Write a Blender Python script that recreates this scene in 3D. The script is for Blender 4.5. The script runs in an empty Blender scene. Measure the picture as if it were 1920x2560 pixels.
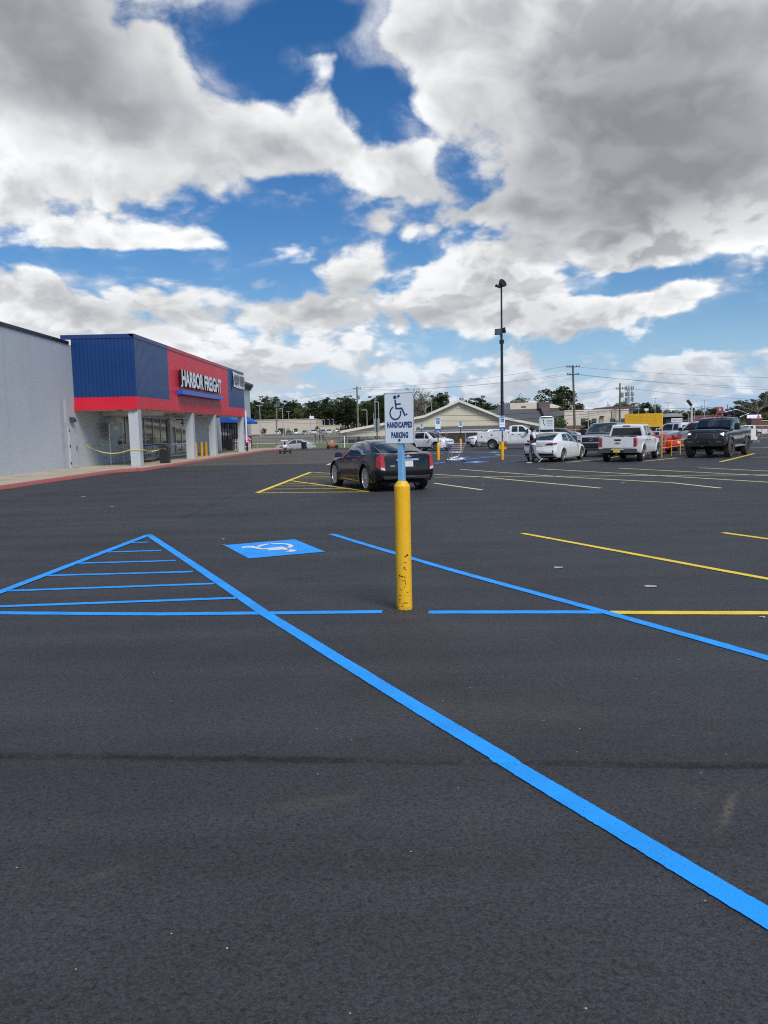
import bpy, bmesh, math, random
from mathutils import Vector, Matrix, noise as mnoise
from mathutils.bvhtree import BVHTree
random.seed(7)
R_ = math.radians
sc = bpy.context.scene
COL = sc.collection
# ---------------------------------------------------------------- camera
FPX, CAMH = 1900.0, 1.65
PITCH = math.atan((1280 - 1081) / FPX)
ROLL = R_(1.3)
_f = Vector((0, math.cos(PITCH), -math.sin(PITCH)))
_u0 = Vector((0, math.sin(PITCH), math.cos(PITCH)))
_r0 = Vector((1, 0, 0))
CU = _u0 * math.cos(ROLL) + _r0 * math.sin(ROLL)
CR = _r0 * math.cos(ROLL) - _u0 * math.sin(ROLL)
cam = bpy.data.cameras.new('camera')
cam.sensor_fit = 'HORIZONTAL'
cam.sensor_width = 36.0
cam.lens = 36.0 * FPX / 1920.0
cam.clip_start = 0.05
cam.clip_end = 6000
camo = bpy.data.objects.new('camera', cam)
m = Matrix((CR, CU, -_f)).transposed().to_4x4()
m.translation = Vector((0, 0, CAMH))
camo.matrix_world = m
COL.objects.link(camo)
sc.camera = camo


def ray(u, v):
    return _f + CR * ((u - 960) / FPX) + CU * ((1280 - v) / FPX)


def G(u, v, z=0.0):
    d = ray(u, v)
    t = (z - CAMH) / d.z
    return (d.x * t, d.y * t)


def AT(u, v, y):
    d = ray(u, v)
    t = y / d.y
    return (d.x * t, y, CAMH + d.z * t)


def ONX(u, v, x):
    d = ray(u, v)
    t = x / d.x
    return (x, d.y * t, CAMH + d.z * t)


# ---------------------------------------------------------------- terrain
_TY = [0, 85, 100, 130, 200, 300, 600, 3000]
_TX = [-300, -14, -4, 8, 30, 60, 300]
_TZ = [[0] * 7, [0] * 7,
       [.1, .1, .1, -.3, -.25, -.2, -.2],
       [.4, .35, .0, -.95, -.8, -.4, -.3],
       [1.2, 1.2, 1.0, .2, .0, -.1, 0],
       [1.6, 1.6, 1.5, .8, .6, .4, .4],
       [3, 3, 3, 2, 2, 2, 2],
       [3, 3, 3, 3, 3, 3, 3]]


def terrain(x, y):
    def seg(a, v):
        if v <= a[0]:
            return 0, 0.0
        for i in range(len(a) - 1):
            if v < a[i + 1]:
                t = (v - a[i]) / (a[i + 1] - a[i])
                return i, t * t * (3 - 2 * t)
        return len(a) - 2, 1.0
    i, t = seg(_TY, y)
    j, s = seg(_TX, x)
    a = _TZ[i][j] * (1 - s) + _TZ[i][j + 1] * s
    b = _TZ[i + 1][j] * (1 - s) + _TZ[i + 1][j + 1] * s
    dip = .5 * math.exp(-((x + 10.5) / 4.2) ** 2 - ((y - 92) / 3.0) ** 2) if 80 < y < 104 else 0
    return a * (1 - t) + b * t - dip


def lip_y(x):
    return 3.70 - 0.085 * x + 0.028 * mnoise.noise(Vector((x * 1.3, 3.1, 0))) + 0.012 * mnoise.noise(Vector((x * 9, 7.7, 0)))


def lot_h(x, y):
    h = 0.0
    if y < 6:
        d = y - lip_y(x)
        k = min(1, max(0, (d + 0.012) / 0.034))
        k = k * k * (3 - 2 * k)
        near = -0.004 * min(1, max(0, (y - 0.6) / 2.6))
        h = near * (1 - k)
        if d >= 0:
            h += 0.001 * math.exp(-d / 0.12)
        h -= .004 * math.exp(-((d + .018) / .012) ** 2)
        w = math.exp(-(d / 0.08) ** 2)
        h += w * 0.003 * mnoise.noise(Vector((x * 38, y * 38, 0)))
        h += 0.0025 * mnoise.noise(Vector((x * 3, y * 3, 5)))
    return h


# ---------------------------------------------------------------- nodes
class NT:
    """small wrapper that strings shader nodes together"""

    def __init__(s, tree):
        s.t = tree
        s.n = tree.nodes
        s.l = tree.links

    def put(s, sock, v):
        if hasattr(v, 'is_output'):
            s.l.new(v, sock)
        elif v is not None:
            sock.default_value = v

    def math(s, op, a, b=None, c=None, clamp=False):
        n = s.n.new('ShaderNodeMath')
        n.operation = op
        n.use_clamp = clamp
        for i, v in enumerate((a, b, c)):
            s.put(n.inputs[i], v)
        return n.outputs[0]

    def vmath(s, op, a, b=None, c=None, out=0):
        n = s.n.new('ShaderNodeVectorMath')
        n.operation = op
        for i, v in enumerate((a, b, c)):
            if v is not None:
                s.put(n.inputs[i], v)
        return n.outputs[out]

    def noise(s, vec, scale, detail=4, rough=.5, lac=2.0, dist=0.0, color=False):
        n = s.n.new('ShaderNodeTexNoise')
        s.put(n.inputs['Vector'], vec)
        n.inputs['Scale'].default_value = scale
        n.inputs['Detail'].default_value = detail
        n.inputs['Roughness'].default_value = rough
        n.inputs['Lacunarity'].default_value = lac
        n.inputs['Distortion'].default_value = dist
        return n.outputs['Color' if color else 0]

    def voro(s, vec, scale, feature='F1', out='Distance', detail=0, smooth=None, rand=1.0):
        n = s.n.new('ShaderNodeTexVoronoi')
        n.feature = feature
        s.put(n.inputs['Vector'], vec)
        n.inputs['Scale'].default_value = scale
        n.inputs['Detail'].default_value = detail
        n.inputs['Randomness'].default_value = rand
        if smooth is not None:
            n.inputs['Smoothness'].default_value = smooth
        return n.outputs[out]

    def mapping(s, vec, loc=(0, 0, 0), rot=(0, 0, 0), scale=(1, 1, 1), typ='POINT'):
        n = s.n.new('ShaderNodeMapping')
        n.vector_type = typ
        s.put(n.inputs['Vector'], vec)
        n.inputs['Location'].default_value = loc
        n.inputs['Rotation'].default_value = rot
        n.inputs['Scale'].default_value = scale
        return n.outputs[0]

    def mrange(s, v, a, b, c=0.0, d=1.0, interp='SMOOTHSTEP'):
        n = s.n.new('ShaderNodeMapRange')
        n.interpolation_type = interp
        for k, x in zip(range(5), (v, a, b, c, d)):
            s.put(n.inputs[k], x)
        return n.outputs[0]

    def mix(s, fac, a, b, mode='MIX'):
        n = s.n.new('ShaderNodeMix')
        n.data_type = 'RGBA'
        n.blend_type = mode
        s.put(n.inputs[0], fac)
        s.put(n.inputs[6], a if hasattr(a, 'is_output') else (*a[:3], 1))
        s.put(n.inputs[7], b if hasattr(b, 'is_output') else (*b[:3], 1))
        return n.outputs[2]

    def comb(s, x, y, z):
        n = s.n.new('ShaderNodeCombineXYZ')
        for i, v in enumerate((x, y, z)):
            s.put(n.inputs[i], v)
        return n.outputs[0]

    def sep(s, v):
        n = s.n.new('ShaderNodeSeparateXYZ')
        s.put(n.inputs[0], v)
        return n.outputs

    def bump(s, h, strength=.3, dist=.01, normal=None):
        n = s.n.new('ShaderNodeBump')
        n.inputs['Strength'].default_value = strength
        n.inputs['Distance'].default_value = dist
        s.put(n.inputs['Height'], h)
        if normal is not None:
            s.l.new(normal, n.inputs['Normal'])
        return n.outputs[0]

    def coord(s, kind='Object'):
        n = s.n.new('ShaderNodeTexCoord')
        return n.outputs[kind]

    def pos(s):
        return s.n.new('ShaderNodeNewGeometry').outputs['Position']


MATS = {}


def newmat(name):
    m = bpy.data.materials.new(name)
    m.use_nodes = True
    nt = NT(m.node_tree)
    bsdf = nt.n['Principled BSDF']
    return m, nt, bsdf


def M(name, col=(.5, .5, .5), rough=.5, metal=0, spec=.5, var=.12, vscale=6.0, bump=0.0, bscale=40.0, coat=0, dirt=0.0, emit=0, trans=0, alpha=1, ior=1.5):
    """a plain painted / moulded surface with a little mottling, grime and grain"""
    if name in MATS:
        return MATS[name]
    m, nt, b = newmat(name)
    co = nt.coord('Object')
    n1 = nt.noise(co, vscale, 5, .6)
    k = nt.mrange(n1, .25, .75, 1 - var, 1 + var, 'LINEAR')
    c = nt.vmath('SCALE', (col[0], col[1], col[2]))
    c.node.inputs['Scale'].default_value = 1
    nt.l.new(k, c.node.inputs['Scale'])
    colour = c
    if dirt:
        n2 = nt.noise(co, vscale * .6 + 1.3, 6, .65)
        colour = nt.mix(nt.mrange(n2, .5, .75, 0, dirt), c, (.11, .09, .065))
    nt.l.new(colour, b.inputs['Base Color'])
    b.inputs['Metallic'].default_value = metal
    b.inputs['Specular IOR Level'].default_value = spec
    b.inputs['IOR'].default_value = ior
    r = nt.mrange(n1, .2, .8, max(.02, rough - .06), min(1, rough + .06), 'LINEAR')
    nt.l.new(r, b.inputs['Roughness'])
    if coat:
        b.inputs['Coat Weight'].default_value = coat
        b.inputs['Coat Roughness'].default_value = .04
    if bump:
        nt.l.new(nt.bump(nt.noise(co, bscale, 4, .6), bump, .01), b.inputs['Normal'])
    if emit:
        b.inputs['Emission Color'].default_value = (*col, 1)
        b.inputs['Emission Strength'].default_value = emit
    if trans:
        b.inputs['Transmission Weight'].default_value = trans
    if alpha < 1:
        b.inputs['Alpha'].default_value = alpha
    MATS[name] = m
    return m


# ---------------------------------------------------------------- mesh helpers
class MB:
    """collects shapes into one mesh"""

    def __init__(s):
        s.v, s.f, s.mi, s.mats = [], [], [], []

    def slot(s, mat):
        if mat is None:
            return 0
        if mat not in s.mats:
            s.mats.append(mat)
        return s.mats.index(mat)

    def add(s, verts, faces, mat=None, mtx=None):
        o = len(s.v)
        k = s.slot(mat)
        for p in verts:
            p = Vector(p)
            if mtx is not None:
                p = mtx @ p
            s.v.append(p)
        for f in faces:
            s.f.append([i + o for i in f])
            s.mi.append(k)
        return s

    def box(s, c, d, mat=None, rot=None, bev=0.0):
        x, y, z = d[0] / 2, d[1] / 2, d[2] / 2
        mt = Matrix.Translation(Vector(c))
        if rot is not None:
            mt = mt @ rot.to_4x4()
        if bev > 0:
            bm = bmesh.new()
            bmesh.ops.create_cube(bm, size=1)
            for v in bm.verts:
                v.co = Vector((v.co.x * d[0], v.co.y * d[1], v.co.z * d[2]))
            bmesh.ops.bevel(bm, geom=bm.edges[:], offset=bev, segments=2, affect='EDGES', profile=.6)
            bm.verts.index_update()
            s.add([v.co.copy() for v in bm.verts], [[v.index for v in f.verts] for f in bm.faces], mat, mt)
            bm.free()
            return s
        vs = [(-x, -y, -z), (x, -y, -z), (x, y, -z), (-x, y, -z), (-x, -y, z), (x, -y, z), (x, y, z), (-x, y, z)]
        fs = [(0, 3, 2, 1), (4, 5, 6, 7), (0, 1, 5, 4), (1, 2, 6, 5), (2, 3, 7, 6), (3, 0, 4, 7)]
        return s.add(vs, fs, mat, mt)

    def box2(s, a, b, mat=None, bev=0.0):
        c = [(a[i] + b[i]) / 2 for i in range(3)]
        d = [abs(b[i] - a[i]) for i in range(3)]
        return s.box(c, d, mat, None, bev)

    def tube(s, pts, r, n=8, mat=None, cap=True):
        pts = [Vector(p) for p in pts]
        rs = r if isinstance(r, (list, tuple)) else [r] * len(pts)
        vs, fs = [], []
        prev = None
        for i, p in enumerate(pts):
            a = pts[max(0, i - 1)]
            b = pts[min(len(pts) - 1, i + 1)]
            d = (b - a).normalized()
            if prev is None:
                t = Vector((0, 0, 1)) if abs(d.z) < .9 else Vector((1, 0, 0))
                e = d.cross(t).normalized()
            else:
                e = (prev - d * prev.dot(d))
                e = e.normalized() if e.length > 1e-6 else d.orthogonal().normalized()
            prev = e
            g = d.cross(e)
            for k in range(n):
                an = 2 * math.pi * k / n
                vs.append(p + (e * math.cos(an) + g * math.sin(an)) * rs[i])
        for i in range(len(pts) - 1):
            for k in range(n):
                fs.append((i * n + k, i * n + (k + 1) % n, (i + 1) * n + (k + 1) % n, (i + 1) * n + k))
        if cap:
            fs.append(tuple(range(n))[::-1])
            fs.append(tuple((len(pts) - 1) * n + k for k in range(n)))
        return s.add(vs, fs, mat)

    def lathe(s, prof, n=24, mat=None, mtx=None, closed=False):
        """prof: (radius, height) round local z"""
        vs, fs = [], []
        for r, z in prof:
            for k in range(n):
                a = 2 * math.pi * k / n
                vs.append((r * math.cos(a), r * math.sin(a), z))
        q = len(prof)
        for i in range(q if closed else q - 1):
            for k in range(n):
                j = (i + 1) % q
                fs.append((i * n + k, i * n + (k + 1) % n, j * n + (k + 1) % n, j * n + k))
        if not closed:
            if prof[0][0] > 1e-5:
                fs.append(tuple(range(n))[::-1])
            if prof[-1][0] > 1e-5:
                fs.append(tuple((q - 1) * n + k for k in range(n)))
        return s.add(vs, fs, mat, mtx)

    def prism(s, poly, d0, d1, axis='y', mat=None, mtx=None):
        """extrude a 2D outline: axis 'y' -> (x,z) outline, 'x' -> (y,z), 'z' -> (x,y)"""
        def p3(a, b, d):
            return {'y': (a, d, b), 'x': (d, a, b), 'z': (a, b, d)}[axis]
        n = len(poly)
        vs = [p3(a, b, d0) for a, b in poly] + [p3(a, b, d1) for a, b in poly]
        fs = [tuple(range(n))[::-1], tuple(range(n, 2 * n))]
        fs += [(i, (i + 1) % n, n + (i + 1) % n, n + i) for i in range(n)]
        return s.add(vs, fs, mat, mtx)

    def grid(s, rows, mat=None):
        """rows of points, all the same length"""
        n = len(rows[0])
        vs = [p for r in rows for p in r]
        fs = [(i * n + j, i * n + j + 1, (i + 1) * n + j + 1, (i + 1) * n + j) for i in range(len(rows) - 1) for j in range(n - 1)]
        return s.add(vs, fs, mat)

    def build(s, name, mat=None, parent=None, smooth=None, fix=True, weld=False, loc=None, rotz=None, bevel=0.0):
        me = bpy.data.meshes.new(name)
        me.from_pydata([tuple(p) for p in s.v], [], s.f)
        mats = s.mats if s.mats else [mat or M('default_grey')]
        for q in mats:
            me.materials.append(q)
        if len(mats) > 1:
            me.polygons.foreach_set('material_index', s.mi)
        if fix or weld:
            bm = bmesh.new()
            bm.from_mesh(me)
            if weld:
                bmesh.ops.remove_doubles(bm, verts=bm.verts[:], dist=0.0004)
            bmesh.ops.recalc_face_normals(bm, faces=bm.faces[:])
            bm.to_mesh(me)
            bm.free()
        if smooth is not None:
            for p in me.polygons:
                p.use_smooth = True
            me.set_sharp_from_angle(angle=R_(smooth))
        o = bpy.data.objects.new(name, me)
        COL.objects.link(o)
        if parent is not None:
            o.parent = parent
        if loc is not None:
            o.location = loc
        if rotz is not None:
            o.rotation_euler = (0, 0, rotz)
        if bevel:
            b = o.modifiers.new('edges', 'BEVEL')
            b.width = bevel
            b.segments = 2
        return o


def tag(o, label=None, cat=None, group=None, kind=None):
    if label:
        o['label'] = label
    if cat:
        o['category'] = cat
    if group:
        o['group'] = group
    if kind:
        o['kind'] = kind
    return o


def thing(name, label, cat, loc=(0, 0, 0), rotz=0.0, group=None):
    o = bpy.data.objects.new(name, None)
    o.empty_display_size = .2
    COL.objects.link(o)
    o.location = loc
    o.rotation_euler = (0, 0, rotz)
    return tag(o, label, cat, group)


def dup(root, loc, rotz=None, label=None, scale=None):
    """copy of a thing with its parts and sub-parts"""
    r = root.copy()
    COL.objects.link(r)
    r.location = loc
    if rotz is not None:
        r.rotation_euler = (0, 0, rotz)
    if scale is not None:
        r.scale = scale if hasattr(scale, '__len__') else (scale,) * 3
    if label:
        r['label'] = label
    for ch in list(root.children):
        c = ch.copy()
        COL.objects.link(c)
        c.parent = r
        for g in list(ch.children):
            d = g.copy()
            COL.objects.link(d)
            d.parent = c
    return r


def heading(dx, dy):
    return math.atan2(dy, dx)


def text_mesh(body, size, depth=.0, mat=None, bold=0.0, squeeze=1.0, spacing=1.0, align='CENTER'):
    """lettering turned into a plain mesh lying in local xy, facing +z; returns (verts, faces)"""
    cu = bpy.data.curves.new('lettering', 'FONT')
    cu.body = body
    cu.size = size
    cu.align_x = align
    cu.align_y = 'CENTER'
    cu.extrude = depth
    cu.offset = bold
    cu.space_character = spacing
    cu.resolution_u = 4
    o = bpy.data.objects.new('lettering', cu)
    COL.objects.link(o)
    bpy.context.view_layer.update()
    dg = bpy.context.evaluated_depsgraph_get()
    me = bpy.data.meshes.new_from_object(o.evaluated_get(dg))
    vs = [Vector((v.co.x * squeeze, v.co.y, v.co.z)) for v in me.vertices]
    fs = [list(p.vertices) for p in me.polygons]
    bpy.data.objects.remove(o)
    bpy.data.curves.remove(cu)
    bpy.data.meshes.remove(me)
    return vs, fs
# ---------------------------------------------------------------- sky, clouds, sun
SUN_EL, SUN_AZ = R_(48), R_(154)      # azimuth measured clockwise from +Y: behind the camera, a little to its left
world = bpy.data.worlds.new('World')
sc.world = world
world.use_nodes = True
nt = NT(world.node_tree)
nt.n.clear()
gen = nt.coord('Generated')
dirv = nt.vmath('NORMALIZE', gen)
dx, dy, dz = nt.sep(dirv)
sky = nt.n.new('ShaderNodeTexSky')
sky.sky_type = 'NISHITA'
sky.sun_disc = False
sky.sun_elevation = SUN_EL
sky.sun_rotation = SUN_AZ
sky.altitude = 100
sky.air_density = 1.0
sky.dust_density = 0.6
sky.ozone_density = 2.5
hs = nt.n.new('ShaderNodeHueSaturation')
hs.inputs['Saturation'].default_value = 1.36
hs.inputs['Hue'].default_value = .506
hs.inputs['Value'].default_value = .92
nt.l.new(sky.outputs[0], hs.inputs['Color'])
# bearing / elevation of the direction looked in
az = nt.math('ARCTAN2', dx, dy)
el = nt.math('ARCSINE', dz)
# cloud-layer coordinates: puffs shrink and flatten towards the horizon
den = nt.math('ADD', nt.math('MAXIMUM', dz, 0.0), 0.52)
q = nt.vmath('DIVIDE', dirv, nt.comb(den, den, den))
warp = nt.noise(q, 2.2, 3, .55, color=True)
warp = nt.vmath('SUBTRACT', warp, (.5, .5, .5))
ae0 = nt.comb(az, el, 0.0)
wx, wy, wz = nt.sep(warp)
ae = nt.vmath('ADD', ae0, nt.comb(nt.math('MULTIPLY', wx, .16), nt.math('MULTIPLY', wy, .10), 0.0))


def sky_blob(acc, vec, u, v, ru, rv, w, rot=0.0):
    """adds one soft ellipse, centred on the direction that pixel (u, v) of a 1659-wide print looks in"""
    k = 1920 / 1659
    d = ray(u * k, v * k).normalized()
    a, e = math.atan2(d.x, d.y), math.asin(d.z)
    c = math.cos(e)
    mp = nt.mapping(vec, (a, e, 0), (0, 0, rot), (ru * k / FPX / c, rv * k / FPX, 1), 'TEXTURE')
    g = nt.n.new('ShaderNodeTexGradient')
    g.gradient_type = 'SPHERICAL'
    nt.l.new(mp, g.inputs[0])
    return nt.math('MULTIPLY_ADD', g.outputs[1], w, acc)


cover = [(120, 60, 440, 230, 2.2), (300, 320, 470, 190, 1.25), (700, 290, 260, 110, 1.1), (690, 130, 80, 130, .75, .45),
         (1410, 150, 570, 430, 2.6), (1540, 420, 280, 190, 1.2), (870, 60, 80, 110, .8), (1200, 430, 180, 110, .6),
         (1060, 605, 210, 100, 1.7), (1350, 655, 330, 70, 1.4), (690, 668, 150, 55, 1.2), (930, 680, 260, 60, 1.2),
         (70, 480, 260, 120, 1.1), (370, 515, 220, 55, .8), (850, 420, 220, 110, .9), (790, 510, 210, 60, .7), (1040, 470, 110, 30, .6),
         (735, 590, 140, 62, 1.2), (590, 552, 60, 36, .6), (250, 655, 560, 70, 1.3), (1500, 515, 280, 62, 1.3), (300, 740, 700, 90, .9)]
gaps = [(545, 125, 125, 135, 1.9), (640, 20, 150, 60, .9), (740, 15, 150, 60, 1.0), (815, 200, 105, 125, 1.7), (960, 360, 200, 60, 1.3, -.75), (655, 395, 100, 45, .6),
        (1060, 510, 130, 40, .8), (280, 572, 300, 34, 1.25), (590, 515, 150, 36, .8), (1390, 592, 400, 40, 1.3), (1180, 560, 80, 32, .8),
        (1620, 690, 210, 55, 1.2), (1430, 735, 330, 22, .7), (260, 470, 120, 40, .45)]
acc = nt.mrange(el, .03, .16, .75, .04)
for b in cover:
    acc = sky_blob(acc, ae, *b)
for g_ in gaps:
    acc = sky_blob(acc, ae, *g_[:4], -g_[4], *g_[5:])


def billow(vec, det=8):
    a = nt.noise(vec, 5.0, det, .60)
    b = nt.voro(nt.vmath('MULTIPLY_ADD', nt.noise(vec, 16, 2, .5, color=True), (.06, .06, .06), vec), 13.0, 'F1', 'Distance', 1.0)
    return nt.math('SUBTRACT', nt.math('MULTIPLY', a, 1.3), nt.math('MULTIPLY', b, .30))


qs = nt.vmath('MULTIPLY_ADD', warp, (.16, .16, .16), q)
b0 = billow(qs)
b1 = billow(nt.vmath('ADD', qs, (-.012, -.03, .045)), 5)
dens = nt.math('ADD', acc, nt.math('MULTIPLY', nt.math('SUBTRACT', b0, .475), 3.0))
alpha = nt.mrange(dens, -.08, .62)
# thin broken scud that half veils the blue
sc1 = nt.noise(nt.vmath('ADD', qs, (3.7, 1.3, .4)), 7.5, 7, .62)
sc2 = nt.noise(nt.vmath('ADD', qs, (1.1, 8.3, 2.0)), 2.6, 3, .5)
scud = nt.math('MULTIPLY', nt.mrange(nt.math('ADD', sc1, nt.math('MULTIPLY', sc2, .55)), .74, 1.04), nt.mrange(dens, -.85, .15, .0, .72))
alpha = nt.math('MAXIMUM', alpha, scud)
alpha = nt.math('POWER', alpha, 1.15)
# thickness: lit rims stay white, thick cores turn grey
dark = [(140, 60, 440, 200, 1.1), (300, 190, 260, 70, .35), (1390, 290, 480, 260, 1.0), (1180, 440, 320, 110, .7), (1560, 380, 240, 130, .5), (1550, 60, 260, 130, .25),
        (910, 690, 160, 36, .75), (1180, 712, 300, 34, .5), (750, 605, 110, 36, .5), (250, 650, 480, 60, .7), (640, 690, 150, 26, .35), (120, 420, 300, 70, .4),
        (430, 330, 300, 80, .45), (850, 790, 900, 26, .35), (1400, 800, 500, 60, .45), (600, 850, 600, 30, .3), (430, 420, 300, 60, .25)]
dk = 0.0
for b in dark:
    dk = sky_blob(dk, ae, *b)
thick = nt.mrange(dens, .35, 1.9, 0, .27)
soft = nt.noise(qs, 1.9, 4, .52)
emb = nt.math('MULTIPLY', nt.math('SUBTRACT', b0, b1), nt.mrange(el, .12, .40, 2.0, 1.1))
emb = nt.math('MINIMUM', nt.math('MAXIMUM', emb, -.15), .18)
tone = nt.math('SUBTRACT', .775, thick)
tone = nt.math('SUBTRACT', tone, nt.math('MULTIPLY', nt.mrange(dk, 0, .95), nt.mrange(soft, .25, .7, .34, .28)))
dkm = nt.mrange(dk, 0, .95)
calm = nt.math('MULTIPLY_ADD', dkm, -.7, 1.0)
tone = nt.math('ADD', tone, nt.math('MULTIPLY', emb, calm))
tone = nt.math('ADD', tone, nt.math('MULTIPLY', nt.math('SUBTRACT', soft, .5), nt.math('MULTIPLY', calm, .40)))
tone = nt.math('MULTIPLY_ADD', nt.math('MINIMUM', nt.math('MAXIMUM', tone, .02), 1.0), .84, .135)
# clouds low down are seen through more air: bluer and dimmer
tone = nt.math('MULTIPLY', tone, nt.mrange(el, .0, .17, .84, 1.0))
CLOUD = 9.4
shade = nt.mix(nt.mrange(tone, .2, .75), (.905, .965, 1.06), (.985, 1.0, 1.015))
shade = nt.mix(nt.mrange(el, .02, .16, .8, 0), shade, (.90, .985, 1.10))
ccol = nt.vmath('SCALE', shade)
nt.l.new(nt.math('MULTIPLY', tone, CLOUD), ccol.node.inputs['Scale'])
# air: pale veil low over the horizon
veil = nt.mrange(el, .0, .09, .28, 0)
clear = nt.mix(nt.mrange(el, .0, .16, .75, 0), hs.outputs[0], (2.6, 4.3, 7.2))
mixed = nt.mix(alpha, clear, ccol)
mixed = nt.mix(veil, mixed, (3.6, 4.7, 6.4))
mixed = nt.mix(nt.mrange(el, -.015, -.005), (.55, .56, .58), mixed)
bg = nt.n.new('ShaderNodeBackground')
bg.inputs['Strength'].default_value = .1
nt.l.new(mixed, bg.inputs['Color'])
out = nt.n.new('ShaderNodeOutputWorld')
nt.l.new(bg.outputs[0], out.inputs['Surface'])
world.cycles.sampling_method = 'MANUAL'
world.cycles.sample_map_resolution = 512

sun = bpy.data.lights.new('sun', 'SUN')
sun.energy = 2.6
sun.angle = R_(24)
sun.color = (1, .96, .9)
suno = bpy.data.objects.new('sun', sun)
sd = Vector((math.sin(SUN_AZ) * math.cos(SUN_EL), math.cos(SUN_AZ) * math.cos(SUN_EL), math.sin(SUN_EL)))
suno.rotation_euler = sd.to_track_quat('Z', 'Y').to_euler()
suno.location = sd * 60
COL.objects.link(suno)
vs_ = sc.view_settings
vs_.view_transform = 'Standard'
vs_.look = 'None'
vs_.exposure = 0.2
vs_.gamma = 1
sc.cycles.use_denoising = False
sc.cycles.filter_width = 1.15
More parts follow.
